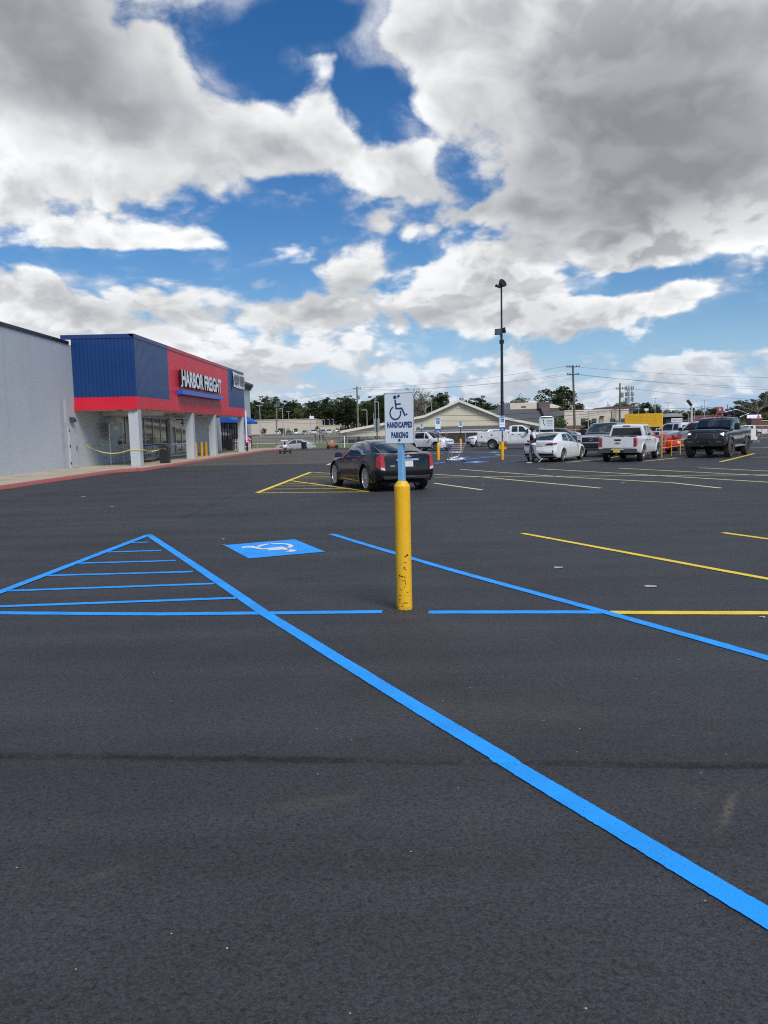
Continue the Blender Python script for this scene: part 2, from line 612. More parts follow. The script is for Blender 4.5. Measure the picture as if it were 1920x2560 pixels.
# ---------------------------------------------------------------- ground materials
def mat_asphalt():
    m, nt, b = newmat('asphalt')
    p = nt.pos()
    x, y, z = nt.sep(p)
    vor = nt.n.new('ShaderNodeTexVoronoi')
    nt.l.new(p, vor.inputs['Vector'])
    vor.inputs['Scale'].default_value = 125
    cell = nt.sep(vor.outputs['Color'])
    grain = nt.mrange(cell[0], 0, 1, .62, 1.42, 'LINEAR')
    fine = nt.noise(p, 260, 3, .7)
    grain = nt.math('MULTIPLY', grain, nt.mrange(fine, .25, .75, .7, 1.3, 'LINEAR'))
    pits = nt.noise(p, 42, 4, .7)
    pit = nt.mrange(pits, .34, .47, .48, 1.03)
    grain = nt.math('MULTIPLY', grain, pit)
    # broad unevenness, roller streaks along x, dusty areas
    big = nt.noise(p, .45, 6, .62)
    st = nt.noise(nt.mapping(p, scale=(.16, 1.5, 1)), 1.0, 6, .6)
    tone = nt.mrange(big, .3, .7, .82, 1.18, 'LINEAR')
    tone = nt.math('MULTIPLY', tone, nt.mrange(st, .3, .7, .76, 1.22, 'LINEAR'))
    # paving joints: dark wavering seams across the lot
    wob = nt.math('MULTIPLY', nt.math('SUBTRACT', nt.noise(nt.mapping(p, scale=(.5, .5, 1)), 1.0, 4, .6), .5), .9)
    for y0, w, k in ((15.35, .035, .30), (26.6, .05, .25), (5.03, .012, .25), (10.6, .10, .12), (33.2, .12, .2), (9.15, .2, .10)):
        d = nt.math('ABSOLUTE', nt.math('SUBTRACT', nt.math('ADD', y, wob), y0))
        s = nt.mrange(d, 0, w, 1 - k, 1)
        tone = nt.math('MULTIPLY', tone, s)
    # the joint running off towards the store
    dj = nt.math('ABSOLUTE', nt.math('SUBTRACT', nt.math('ADD', x, nt.math('MULTIPLY', wob, .4)), nt.math('MULTIPLY_ADD', nt.math('SUBTRACT', y, 15.4), -.02, -4.1)))
    on = nt.math('MULTIPLY', nt.mrange(y, 15.3, 15.5), nt.mrange(y, 20, 27, 1, 0))
    tone = nt.math('SUBTRACT', tone, nt.math('MULTIPLY', nt.mrange(dj, 0, .12, .28, 0), on))
    # shade along the coarse edge of the later lift, painted as a darker band
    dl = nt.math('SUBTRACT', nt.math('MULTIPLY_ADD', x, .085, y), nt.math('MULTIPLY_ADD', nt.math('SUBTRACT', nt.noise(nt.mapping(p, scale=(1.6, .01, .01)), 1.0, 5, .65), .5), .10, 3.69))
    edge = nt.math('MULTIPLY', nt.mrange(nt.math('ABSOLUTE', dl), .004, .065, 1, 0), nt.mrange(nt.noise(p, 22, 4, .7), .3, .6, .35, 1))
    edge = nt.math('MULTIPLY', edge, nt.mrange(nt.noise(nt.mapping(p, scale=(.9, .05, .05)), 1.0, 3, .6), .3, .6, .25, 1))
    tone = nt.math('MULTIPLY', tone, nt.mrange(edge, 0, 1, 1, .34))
    col = nt.vmath('SCALE', (.0395, .0407, .0428))
    nt.l.new(nt.math('MULTIPLY', grain, tone), col.node.inputs['Scale'])
    # tan dirt ground into the surface
    dn = nt.noise(p, .95, 7, .66)
    dm = nt.math('MULTIPLY', nt.mrange(dn, .56, .76, 0, .42), nt.mrange(nt.noise(p, 9, 5, .7), .35, .65))
    c2 = nt.mix(dm, col, (.105, .083, .06))
    dn2 = nt.noise(nt.mapping(p, (13.7, 2.2, 0)), 1.9, 5, .6)
    c2 = nt.mix(nt.math('MULTIPLY', nt.mrange(dn2, .66, .74, 0, .5), nt.mrange(nt.noise(p, 60, 3, .7), .45, .6)), c2, (.17, .135, .09))
    # the tan scuff that trails off to the right of the seam and the rust round the post foot
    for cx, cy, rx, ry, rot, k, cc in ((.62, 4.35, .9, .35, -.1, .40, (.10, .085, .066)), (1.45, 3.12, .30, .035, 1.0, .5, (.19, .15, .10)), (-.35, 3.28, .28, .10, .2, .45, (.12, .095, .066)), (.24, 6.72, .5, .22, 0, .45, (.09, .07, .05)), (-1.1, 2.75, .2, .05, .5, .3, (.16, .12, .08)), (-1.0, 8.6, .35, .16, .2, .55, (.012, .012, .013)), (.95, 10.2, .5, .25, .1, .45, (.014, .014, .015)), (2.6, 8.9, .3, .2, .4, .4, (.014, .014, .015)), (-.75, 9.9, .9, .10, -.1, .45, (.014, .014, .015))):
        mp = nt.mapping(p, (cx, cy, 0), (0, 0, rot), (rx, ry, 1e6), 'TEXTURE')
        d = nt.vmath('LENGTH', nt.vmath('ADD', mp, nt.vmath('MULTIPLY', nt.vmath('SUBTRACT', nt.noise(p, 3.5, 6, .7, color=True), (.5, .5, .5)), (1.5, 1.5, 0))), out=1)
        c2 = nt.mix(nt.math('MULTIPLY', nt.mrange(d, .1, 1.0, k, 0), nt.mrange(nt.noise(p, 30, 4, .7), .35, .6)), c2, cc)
    # pale chips of stone
    v2 = nt.n.new('ShaderNodeTexVoronoi')
    nt.l.new(p, v2.inputs['Vector'])
    v2.inputs['Scale'].default_value = 62
    ch = nt.math('GREATER_THAN', nt.sep(v2.outputs['Color'])[1], .9984)
    ch = nt.math('MULTIPLY', ch, nt.math('LESS_THAN', v2.outputs['Distance'], .24))
    c2 = nt.mix(ch, c2, (.42, .40, .36))
    nt.l.new(c2, b.inputs['Base Color'])
    b.inputs['Roughness'].default_value = .72
    b.inputs['Specular IOR Level'].default_value = .42
    h = nt.math('ADD', nt.math('MULTIPLY', cell[1], .5), nt.math('MULTIPLY', nt.math('SUBTRACT', 1, vor.outputs['Distance']), .6))
    h = nt.math('ADD', h, nt.math('MULTIPLY', pits, 1.6))
    n1 = nt.bump(h, .55, .006)
    nt.l.new(n1, b.inputs['Normal'])
    return m


def mat_paint(name, colr, wear=.46, under=(.04, .042, .046)):
    """road paint: sits in the pores of the asphalt, thin where the stones poke through"""
    m, nt, b = newmat(name)
    p = nt.pos()
    big = nt.noise(p, 3.0, 5, .6)
    c = nt.vmath('SCALE', colr)
    nt.l.new(nt.mrange(big, .3, .7, .86, 1.1, 'LINEAR'), c.node.inputs['Scale'])
    por = nt.noise(p, 75, 5, .72)
    v = nt.voro(p, 120)
    mask = nt.mrange(nt.math('ADD', por, nt.math('MULTIPLY', nt.math('SUBTRACT', big, .5), .25)), wear - .10, wear - .155, 0, .85)
    dirt = nt.mrange(nt.noise(p, 14, 5, .7), .58, .75, 0, .35)
    c2 = nt.mix(dirt, c, (colr[0] * .45 + .03, colr[1] * .45 + .03, colr[2] * .45 + .02))
    nt.l.new(nt.mix(mask, c2, under), b.inputs['Base Color'])
    b.inputs['Roughness'].default_value = .6
    b.inputs['Specular IOR Level'].default_value = .4
    nt.l.new(nt.bump(nt.math('ADD', por, v), .4, .004), b.inputs['Normal'])
    return m


def mat_old_asphalt():
    m, nt, b = newmat('old_asphalt')
    p = nt.pos()
    n = nt.noise(nt.mapping(p, scale=(.3, 1.2, 1)), .6, 7, .62)
    g = nt.noise(p, 60, 4, .7)
    c = nt.mix(nt.mrange(n, .3, .7), (.060, .058, .050), (.125, .108, .083))
    c = nt.mix(nt.mrange(nt.noise(p, .35, 5, .6), .52, .62, 0, .45), c, (.15, .10, .07))
    c = nt.mix(nt.mrange(g, .2, .8, .3, 0), c, (.02, .02, .02))
    nt.l.new(c, b.inputs['Base Color'])
    b.inputs['Roughness'].default_value = .9
    return m


def mat_ground():
    m, nt, b = newmat('ground_earth')
    p = nt.pos()
    n = nt.noise(p, .05, 7, .65)
    n2 = nt.noise(nt.mapping(p, scale=(.3, 1, 1)), .35, 6, .65)
    c = nt.mix(nt.mrange(n, .38, .6), (.075, .085, .03), (.19, .165, .10))
    c = nt.mix(nt.mrange(n2, .5, .7, 0, .7), c, (.22, .2, .13))
    nt.l.new(c, b.inputs['Base Color'])
    b.inputs['Roughness'].default_value = .95
    return m


def mat_grass(name, a, c_, scale=1.2):
    m, nt, b = newmat(name)
    p = nt.pos()
    n = nt.noise(nt.mapping(p, scale=(.5, 1, 1)), scale, 7, .7)
    c = nt.mix(nt.mrange(n, .35, .68), a, c_)
    c = nt.mix(nt.mrange(nt.noise(p, 26, 3, .7), .3, .7, .5, 0), c, (.02, .035, .008))
    nt.l.new(c, b.inputs['Base Color'])
    b.inputs['Roughness'].default_value = .95
    nt.l.new(nt.bump(nt.noise(p, 40, 3, .7), .8, .05), b.inputs['Normal'])
    return m


def mat_concrete(name, col, stain=.5, scale=.7):
    m, nt, b = newmat(name)
    p = nt.pos()
    n = nt.noise(p, scale, 8, .68)
    c = nt.mix(nt.mrange(n, .35, .7, 0, stain), col, (col[0] * .55, col[1] * .47, col[2] * .36))
    c = nt.mix(nt.mrange(nt.noise(p, 45, 4, .7), .3, .7, .25, 0), c, (col[0] * .4, col[1] * .4, col[2] * .4))
    nt.l.new(c, b.inputs['Base Color'])
    b.inputs['Roughness'].default_value = .85
    nt.l.new(nt.bump(nt.noise(p, 60, 4, .7), .25, .01), b.inputs['Normal'])
    return m


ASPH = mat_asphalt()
BLUE = mat_paint('blue_road_paint', (.012, .345, .93), .49)
WHITEP = mat_paint('white_road_paint', (.78, .80, .80), .46)
YEL = mat_paint('yellow_road_paint', (.92, .66, .05), .48)
YELP = mat_paint('sheen_yellow_road_paint', (.90, .78, .38), .46)  # far lines: grazing sheen put into the colour as a paler yellow
BLUEF = mat_paint('faded_blue_road_paint', (.05, .20, .52), .51)
REDP = mat_paint('red_kerb_paint', (.42, .11, .10), .53, (.3, .28, .25))

# ---------------------------------------------------------------- ground sheets
def steps(bands):
    a = []
    for lo, hi, d in bands:
        n = max(1, round((hi - lo) / d))
        a += [lo + (hi - lo) * i / n for i in range(n)]
    a.append(bands[-1][1])
    return a


xs = steps([(-3000, -300, 450), (-300, -30, 15), (-30, 10, 1.6), (10, 300, 15), (300, 3000, 450)])
ys = steps([(-300, -20, 70), (-20, 86, 15), (86, 104, 1.5), (104, 330, 7), (330, 700, 40), (700, 3400, 450)])
mb = MB()
mb.grid([[(x, y, terrain(x, y) - .06) for x in xs] for y in ys])
tag(mb.build('ground', mat_ground(), smooth=60), kind='structure')

LX0, LX1, LY1 = -12.0, 66.0, 86.0
xs = steps([(LX0, -3, .5), (-3, 3, .012), (3, 7, .25), (7, LX1, 3)])
ys = steps([(-12, 1.5, 1.5), (1.5, 3.2, .10), (3.2, 4.15, .009), (4.15, 7, .12), (7, 14, .5), (14, LY1, 4)])
mb = MB()
mb.grid([[(x, y, lot_h(x, y)) for x in xs] for y in ys])
# the strip of lot that runs along the kerb nearer than the kerb's step out
mb.grid([[(x, y, 0) for x in (-13.0, -12.5, LX0)] for y in (-12, 0, 12, 24, 38.0)])
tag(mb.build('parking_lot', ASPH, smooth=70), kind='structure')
# small strip nearer to the shop wall is pavement; old paving past the seam
mb = MB()
rows = []
for i in range(24):
    y = 42.3 + (88 - 42.3) * i / 23
    xr = -3.0 - max(0, y - 50) * .02 + .25 * mnoise.noise(Vector((y * .3, 1, 0)))
    rows.append([(-12 + (xr + 12) * j / 10, y + (.12 * mnoise.noise(Vector((j * .7, y, 2))) if i == 0 else 0), .004 + 0 * j) for j in range(11)])
mb.grid(rows)
tag(mb.build('old_asphalt', mat_old_asphalt()), kind='structure')
mb = MB()
mb.grid([[(x, y, .008) for x in (-12, -6, -.5)] for y in (76.5, 81, 86)])
tag(mb.build('asphalt_apron', ASPH), kind='structure')
# joint line of pale sand where new paving meets old
# ---------------------------------------------------------------- markings
def ribbon(pts, w, z=.004, seg=.12, jit=.004, mb=None, ends=.01):
    """one painted stroke along pts, following the asphalt under it, with slightly ragged edges"""
    mb = mb or MB()
    P_ = [Vector((p[0], p[1])) for p in pts]
    rows = []
    for i in range(len(P_) - 1):
        a, b = P_[i], P_[i + 1]
        L = (b - a).length
        n = max(1, int(L / seg))
        t = (b - a) / L
        nrm = Vector((-t.y, t.x))
        for k in range(n + (1 if i == len(P_) - 2 else 0)):
            c = a + (b - a) * (k / n)
            r = []
            wob = nrm * (jit * 2.2 * mnoise.noise(Vector((c.x * .7, c.y * .7, 3))))
            nw = 5 if w > .08 else 3
            for q in range(nw):
                f = q / (nw - 1) - .5
                e = c + wob + nrm * (w * f)
                if q in (0, nw - 1):
                    e = e + nrm * random.uniform(-jit, jit)
                if (i == 0 and k == 0) or (i == len(P_) - 2 and k == n):
                    e = e + t * random.uniform(-ends, ends)
                r.append((e.x, e.y, lot_h(e.x, e.y) + z))
            rows.append(r)
    mb.grid(rows)
    return mb


def mark(name, pts, w, mat, z=.004, seg=.12, jit=.004):
    o = ribbon(pts, w, z, seg, jit).build(name, mat, fix=False)
    return tag(o, kind='structure')


def gp(*uv):
    return [G(u, v) for u, v in uv]


# blue stall nearest to the camera
mark('blue_parking_line', [(-4.03, 12.87), (-2.55, 9.86), (-1.139, 6.947), (-.27, 5.27), (.20, 4.37), (.585, 3.64), (.805, 3.225), (1.255, 2.395), (2.0, 1.05)], .112, BLUE, .006, .015, .0022)
mark('blue_parking_line', gp((829, 1336), (1100, 1418), (1515, 1532), (1930, 1649), (2500, 1815)), .105, BLUE, .006, .1)
mark('blue_parking_line', gp((372, 1338), (0, 1482), (-300, 1596)), .12, BLUE, .010, .12)
mark('blue_parking_line', gp((-300, 1533), (0, 1533), (400, 1536), (955, 1530)), .115, BLUE, .004, .1)
mark('blue_parking_line', gp((1072, 1531), (1508, 1531)), .115, BLUE, .004, .1)
for a, b in (((308, 1358), (372, 1356)), ((256, 1381), (404, 1377)), ((190, 1409), (440, 1402)), ((108, 1440), (482, 1430)), ((14, 1478), (535, 1460)), ((-140, 1522), (590, 1496))):
    mark('blue_hatch_line', gp(a, b), .092, BLUE, .0055, .1)
# yellow stall lines
mark('yellow_parking_line', gp((1526, 1532), (1930, 1533), (2500, 1534)), .12, YEL, .004, .12)
mark('yellow_parking_line', gp((1307, 1334), (1930, 1450), (2500, 1556)), .10, YEL, .006, .15)
mark('yellow_parking_line', gp((1807, 1332), (1930, 1349), (2500, 1428)), .10, YEL, .004, .15)
# yellow hatched nose beside the black car
mark('yellow_parking_line', gp((643, 1232.5), (776, 1181)), .15, YEL, .008, .4)
mark('yellow_parking_line', gp((776, 1180.5), (880, 1187)), .11, YEL, .006, .4)
mark('yellow_parking_line', gp((726, 1202), (921, 1229)), .11, YEL, .007, .3)
mark('yellow_parking_line', gp((643, 1232.5), (925, 1229.5)), .10, YEL, .004, .3)
for a, b in (((672, 1223), (878, 1221.5)), ((690, 1215.5), (830, 1214)), ((706, 1209), (795, 1208)), ((741, 1196), (835, 1195)), ((752, 1191.5), (832, 1191.5)), ((764, 1187), (850, 1187.5))):
    mark('yellow_hatch_line', gp(a, b), .09, YEL, .005, .4)
mark('yellow_parking_line', gp((818, 1163), (850, 1150)), .15, YELP, .010, .5)
# rows across the aisle
for pts in ([(1085, 1186), (1203, 1192.5), (1502, 1220.5)], [(1151, 1173.5), (1400, 1192), (1680, 1207), (1802, 1220.5)], [(1346, 1172), (1560, 1184), (1925, 1206)], [(1546, 1170.5), (1925, 1190)],
            [(1745, 1169.5), (1925, 1178)], [(1085, 1208), (1206, 1225)], [(1416, 1156), (1496, 1149), (1545, 1141)], [(1606, 1153.5), (1680, 1146), (1742, 1138.5)]):
    mark('yellow_parking_line', gp(*pts), .115, YELP, .004, .4)
mark('yellow_parking_line', gp((1801, 1154.5), (1838, 1146), (1885, 1134)), .16, YEL, .004, .4)
mark('yellow_parking_line', gp((1085, 1193.5), (1400, 1191), (1760, 1188.5), (1925, 1187.5)), .12, YELP, .007, .5)
mark('yellow_parking_line', gp((1880, 1143.5), (1990, 1142)), .14, YELP, .006, .5)
mark('yellow_parking_line', gp((1870, 1119.5), (2000, 1118)), .2, YELP, .006, .5)
mark('white_parking_line', gp((1076, 1133), (1108, 1134)), .14, WHITEP, .006, .5)
mark('white_parking_line', gp((1240, 1137), (1252, 1138)), .25, WHITEP, .006, .5)
# faded blue access aisle by the far sign posts
mark('faded_blue_line', gp((1085, 1159), (1150, 1150), (1240, 1141), (1310, 1139)), .35, BLUEF, .005, .8)
mark('faded_blue_line', gp((1085, 1146.5), (1170, 1144), (1250, 1139.5), (1320, 1139)), .3, BLUEF, .006, .8)
mark('faded_blue_line', gp((1240, 1159), (1320, 1150), (1400, 1146)), .12, BLUEF, .005, .8)
mark('faded_blue_line', gp((1075, 1128), (1150, 1130), (1260, 1132.5)), .3, BLUEF, .005, .8)
for q, w in ([(1154, 1157.2), (1185, 1153), (1226, 1154.5), (1195, 1157.8)], 1), ([(1215, 1131.5), (1230, 1129.3), (1256, 1130), (1244, 1132)], 1), ([(1130, 1145.5), (1142, 1143), (1176, 1142.4), (1166, 1145)], 1):
    mb = MB()
    c = [Vector((*G(*p), .009)) for p in q]
    mb.add(c, [(0, 1, 2, 3)], BLUEF)
    o = tag(mb.build('blue_accessible_symbol', BLUEF, fix=False), kind='structure')
    mid = sum(c, Vector()) / 4
    mb = MB()
    pts = [(mid + (p - mid) * .33) + Vector((0, 0, .004)) for p in c]
    mb.add(pts, [(0, 1, 2, 3)], WHITEP)
    mb.build('painted_wheelchair', WHITEP, o, fix=False)


# ---- international symbol of access, as strokes in a unit square (x right, y up)
def arc(cx, cy, r, a0, a1, n=18):
    return [(cx + r * math.cos(R_(a0 + (a1 - a0) * i / n)), cy + r * math.sin(R_(a0 + (a1 - a0) * i / n))) for i in range(n + 1)]


def stroke2d(pts, w):
    """ribbon of constant width round a 2D line -> list of (left, right) pairs"""
    o = []
    for i, p in enumerate(pts):
        a = Vector(pts[max(0, i - 1)])
        b = Vector(pts[min(len(pts) - 1, i + 1)])
        t = (b - a).normalized()
        n = Vector((-t.y, t.x))
        if 0 < i < len(pts) - 1:
            t1 = (Vector(p) - a).normalized()
            n1 = Vector((-t1.y, t1.x))
            k = 1 / max(.5, n.dot(n1))
        else:
            k = 1
        o.append((Vector(p) + n * w * .5 * k, Vector(p) - n * w * .5 * k))
    return o


def isa_strokes():
    S = []
    S.append(('line', arc(.36, .30, .245, 112, 380, 26), .062))            # wheel
    S.append(('line', [(.36, .80), (.40, .47), (.66, .47), (.80, .20), (.91, .255)], .070))   # spine, lap, leg
    S.append(('line', [(.385, .635), (.62, .635)], .058))                   # arm
    S.append(('disc', (.35, .90), .075))
    return S


def isa_mesh(mb, place, mat, z=0):
    for s in isa_strokes():
        if s[0] == 'line':
            prs = stroke2d(s[1], s[2])
            mb.grid([[place(a.x, a.y), place(b.x, b.y)] for a, b in prs], mat)
        else:
            (cx, cy), r = s[1], s[2]
            n = 18
            mb.add([place(cx + r * math.cos(6.2832 * i / n), cy + r * math.sin(6.2832 * i / n)) for i in range(n)], [tuple(range(n))], mat)


# blue square with the white wheelchair painted in the stall
c0, c1, c2, c3 = [Vector((*G(*p), 0)) for p in ((560, 1364), (736, 1349), (813, 1380), (622, 1397))]
mb = MB()
N = 14
mb.grid([[tuple(c0.lerp(c1, i / N).lerp(c3.lerp(c2, i / N), j / N) + Vector((0, 0, .006))) for i in range(N + 1)] for j in range(N + 1)])
sq = tag(mb.build('blue_accessible_symbol', BLUE, fix=False), kind='structure')


def sqpl(a, b):
    # the figure stands with its feet to the left of the picture and its head to the right
    s, t = .5 + (b - .5) * .82, .5 + (a - .5) * .80
    # along (c0->c2-ish): s runs from foot side to head side
    i = s
    j = t
    p = c0.lerp(c1, i).lerp(c3.lerp(c2, i), j)
    return p + Vector((0, 0, .011))


mb = MB()


def wc(u, v):
    x, y = G(u, v)
    return Vector((x, y, .011))


k_ = 360 / 1659


def zz(a, b):
    return (500 + a * k_, 1310 + b * k_)


def stroke_px(pts, wpx, tag_=None):
    prs = stroke2d(pts, wpx)
    mb.grid([[wc(*zz(a.x, a.y)), wc(*zz(b.x, b.y))] for a, b in prs], WHITEP)


# strokes read off the photograph, dropped to the ground plane
mb.grid([[wc(*zz(480, 270)), wc(*zz(485, 283))], [wc(*zz(605, 262)), wc(*zz(583, 278))], [wc(*zz(730, 290)), wc(*zz(690, 300))]], WHITEP)
mb.grid([[wc(*zz(690, 300)), wc(*zz(730, 290))], [wc(*zz(800, 300)), wc(*zz(800, 284))], [wc(*zz(990, 284)), wc(*zz(940, 268))]], WHITEP)
mb.grid([[wc(*zz(775, 299)), wc(*zz(790, 312))], [wc(*zz(885, 291)), wc(*zz(890, 308))], [wc(*zz(990, 284)), wc(*zz(970, 300))], [wc(*zz(1035, 312)), wc(*zz(975, 318))]], WHITEP)
mb.grid([[wc(*zz(650, 266)), wc(*zz(680, 271))], [wc(*zz(690, 250)), wc(*zz(725, 258))], [wc(*zz(745, 239)), wc(*zz(765, 248))], [wc(*zz(800, 233)), wc(*zz(795, 242))]], WHITEP)
mb.grid([[wc(*zz(815, 231)), wc(*zz(820, 240))], [wc(*zz(900, 229)), wc(*zz(900, 239))], [wc(*zz(990, 232)), wc(*zz(970, 241))], [wc(*zz(1050, 242)), wc(*zz(1010, 249))], [wc(*zz(1082, 257)), wc(*zz(1028, 262))], [wc(*zz(1060, 276)), wc(*zz(1005, 273))], [wc(*zz(1035, 283)), wc(*zz(990, 277))]], WHITEP)
n = 16
mb.add([wc(*zz(1040 + 72 * math.cos(6.2832 * i / n), 315 + 13 * math.sin(6.2832 * i / n))) for i in range(n)], [tuple(range(n))], WHITEP)
mb.build('painted_wheelchair', WHITEP, sq, fix=True)

# ---------------------------------------------------------------- pavement and kerb by the shops
WALK = mat_concrete('pavement_concrete', (.50, .44, .33), .55)
KX0, KX1 = -13.0, -12.0
PZ = .15
outline = [(KX0, -8), (KX0, 36.6), (KX0 + .2, 37.3), (KX1 - .15, 38.2), (KX1, 38.9)] + [(KX1, y) for y in (46, 60, 76)] + [(-11.7, 79), (-10.9, 82), (-10.4, 86), (-10.4, 89)]
mb = MB()
rows = []
for x, y in outline:
    rows.append([(x - .06, y, PZ), (x - 1.2, y, PZ), (-16.6, y, PZ), (-30, y, PZ)])
mb.grid(rows)
tag(mb.build('pavement', WALK), kind='structure')
mb = MB()
rows = []
for i, (x, y) in enumerate(outline):
    rows.append([(x, y, -.02), (x - .012, y, PZ - .018), (x - .03, y, PZ + .002), (x - .06, y, PZ + .003)])
for i in range(len(rows) - 1):
    mb.grid([rows[i], rows[i + 1]])
ko = mb.build('kerb', REDP, smooth=50, weld=True)
tag(ko, kind='structure')
# pavement joints, as thin grooves of darker sealant
mb = MB()
for y in range(26, 88, 3):
    x1 = KX0 if y < 37 else KX1
    mb.box2((-16.2, y, PZ), (x1 - .17, y + .02, PZ + .002))
tag(mb.build('pavement_joints', M('joint_dark', (.12, .1, .08), .9)), kind='structure')

# grass, path and road beyond the lot
def sheet(name, x0, x1, y0, y1, mat, dz=0.0, nx=24, ny=8, edge=.4):
    mb = MB()
    rows = []
    for j in range(ny + 1):
        r = []
        for i in range(nx + 1):
            x = x0 + (x1 - x0) * i / nx
            y = y0 + (y1 - y0) * j / ny
            if j in (0, ny):
                y += edge * mnoise.noise(Vector((x * .3, y, 1)))
            r.append((x, y, terrain(x, y) + dz))
        rows.append(r)
    mb.grid(rows)
    return tag(mb.build(name, mat, smooth=60), kind='structure')


sheet('grass_strip', -40, 2, 86.6, 118, mat_grass('verge_grass', (.11, .17, .04), (.18, .20, .07)), .0, nx=40, ny=24)
sheet('grass_strip', 30, 90, 74 + 13, 104, mat_grass('verge_grass_dry', (.13, .125, .04), (.2, .17, .08)), .0)
sheet('path', -40, 6, 119, 124, mat_concrete('path_concrete', (.52, .46, .38), .3), .01, edge=.1)
sheet('path', 30, 90, 91.5, 93.5, bpy.data.materials['path_concrete'], .03, edge=.05)
sheet('road', -60, 90, 170, 196, mat_concrete('road_grey', (.2, .19, .18), .3), .02)
sheet('road', 2, 30, 88, 128, bpy.data.materials['road_grey'], .01)
# ---------------------------------------------------------------- the shops on the left
WX, FX = -16.35, -13.0
CY0, CY1 = 40.85, 72.8


def zt(y, z0, k):
    return z0 + (y - CY0) * k


def mat_brick(name, col, mortar, bump=.5, sx=5.0, patch=False):
    m, nt, b = newmat(name)
    p = nt.pos()
    x, y, z = nt.sep(p)
    v = nt.comb(nt.math('ADD', y, x), z, 0)
    br = nt.n.new('ShaderNodeTexBrick')
    nt.l.new(v, br.inputs['Vector'])
    br.inputs['Scale'].default_value = sx
    br.inputs['Mortar Size'].default_value = .012
    br.inputs['Mortar Smooth'].default_value = .3
    br.inputs['Brick Width'].default_value = 1.0
    br.inputs['Row Height'].default_value = .42
    br.inputs['Color1'].default_value = (*col, 1)
    br.inputs['Color2'].default_value = (*[c * .985 for c in col], 1)
    br.inputs['Mortar'].default_value = (*mortar, 1)
    n = nt.noise(p, .35, 7, .62)
    st = nt.noise(nt.mapping(p, scale=(1, 1.2, .16)), 1.1, 6, .65)
    c = nt.mix(nt.mrange(n, .3, .7, .16, 0), br.outputs['Color'], tuple(c * .55 for c in col))
    c = nt.mix(nt.mrange(st, .5, .78, 0, .3), c, (col[0] * .62, col[1] * .58, col[2] * .52))
    nt.l.new(c, b.inputs['Base Color'])
    b.inputs['Roughness'].default_value = .75
    nt.l.new(nt.bump(nt.math('SUBTRACT', 1, br.outputs['Fac']), bump * .6, .015), b.inputs['Normal'])
    return m


GREYB = mat_brick('grey_painted_brick', (.515, .55, .585), (.455, .488, .52))
GREYC = mat_brick('grey_painted_block', (.50, .535, .57), (.44, .472, .505), .35)
CLAD_B = M('blue_cladding', (.004, .038, .155), .38, spec=.5, var=.10, vscale=.8, dirt=.05)
CLAD_R = M('red_cladding', (.62, .012, .035), .42, spec=.5, var=.08, vscale=.8, dirt=.05)
TRIMB = M('blue_trim', (.012, .04, .16), .4)
TRIMR = M('red_trim', (.5, .012, .03), .4)
BLACK = M('black_metal', (.012, .012, .014), .45)
DGLASS = M('shop_glass', (.012, .016, .018), .04, spec=1.0, var=.3, vscale=.5, ior=1.6)
ALU = M('aluminium', (.55, .56, .57), .35, metal=.7)
DFRAME = M('dark_frame', (.03, .03, .035), .4)
SOFF = M('soffit_white', (.62, .60, .56), .8, dirt=.25, vscale=1.5)
WHITE = M('white_paint', (.80, .81, .82), .4, var=.05)
YPOST = M('yellow_post_paint', (.82, .40, .012), .45, var=.12, dirt=.15)
DOORG = M('grey_door_paint', (.50, .535, .565), .5)
LBLK = M('letter_return_black', (.01, .01, .012), .35)
LWHT = M('letter_face_white', (.85, .86, .87), .35, var=.03)
BARB = M('sign_bar_blue', (.02, .10, .55), .35, var=.05)

shop = thing('tool_store', 'long grey painted brick store with a blue and red clad canopy on square columns', 'store', (WX, 40, 0))


def rel(mb, name, mat, parent, **k):
    """build with world coordinates under a parent that sits elsewhere"""
    off = parent.matrix_world.translation if parent.parent is None else None
    o = mb.build(name, mat, parent, **k)
    root = parent
    loc = Vector(parent.location)
    while root.parent is not None:
        root = root.parent
        loc = loc + root.location
    for v in o.data.vertices:
        v.co = v.co - loc
    return o


# main wall with its openings left open: pieces butt one another
mb = MB()
T = .35
WTOP = 6.6
def wallp(y0, y1, z0, z1, mat=None):
    mb.box2((WX - T, y0, z0), (WX, y1, z1), mat or GREYB)
wallp(2, 47.2, .10, WTOP)
wallp(47.2, 59.0, .10, 1.12)
wallp(47.2, 59.0, 3.12, WTOP)
wallp(59.0, 59.2, .10, WTOP)
wallp(59.2, 66.6, 3.2, WTOP)
wallp(66.6, 77.4, .10, WTOP)
mb.box2((WX - 30, 2, .1), (WX - T, 2.3, WTOP), GREYB)
mb.box2((WX - 30, 2.3, WTOP - .4), (WX - T, 77.4, WTOP - .3), M('roof_membrane', (.3, .3, .3), .9))
rel(mb, 'wall', GREYB, shop)
mb = MB()
mb.box2((WX - T - .02, 1.95, WTOP), (WX + .05, CY0 - .3, WTOP + .17))
rel(mb, 'roof_coping', BLACK, shop, bevel=.01)
# darker repaint patches beside the service door, lighter one above
mb = MB()
mb.box2((WX, 38.95, .16), (WX + .004, 39.42, 3.7), M('patch_grey', (.42, .445, .48), .75, var=.15, vscale=2))
mb.box2((WX, 39.42, 2.5), (WX + .005, 39.75, 3.72), M('patch_light', (.58, .61, .64), .75, var=.1, vscale=2))
mb.box2((WX, 39.42, .16), (WX + .005, 39.72, 2.45), M('patch_grey2', (.48, .51, .545), .75, var=.1, vscale=2))
rel(mb, 'repainted_patch', None, shop)
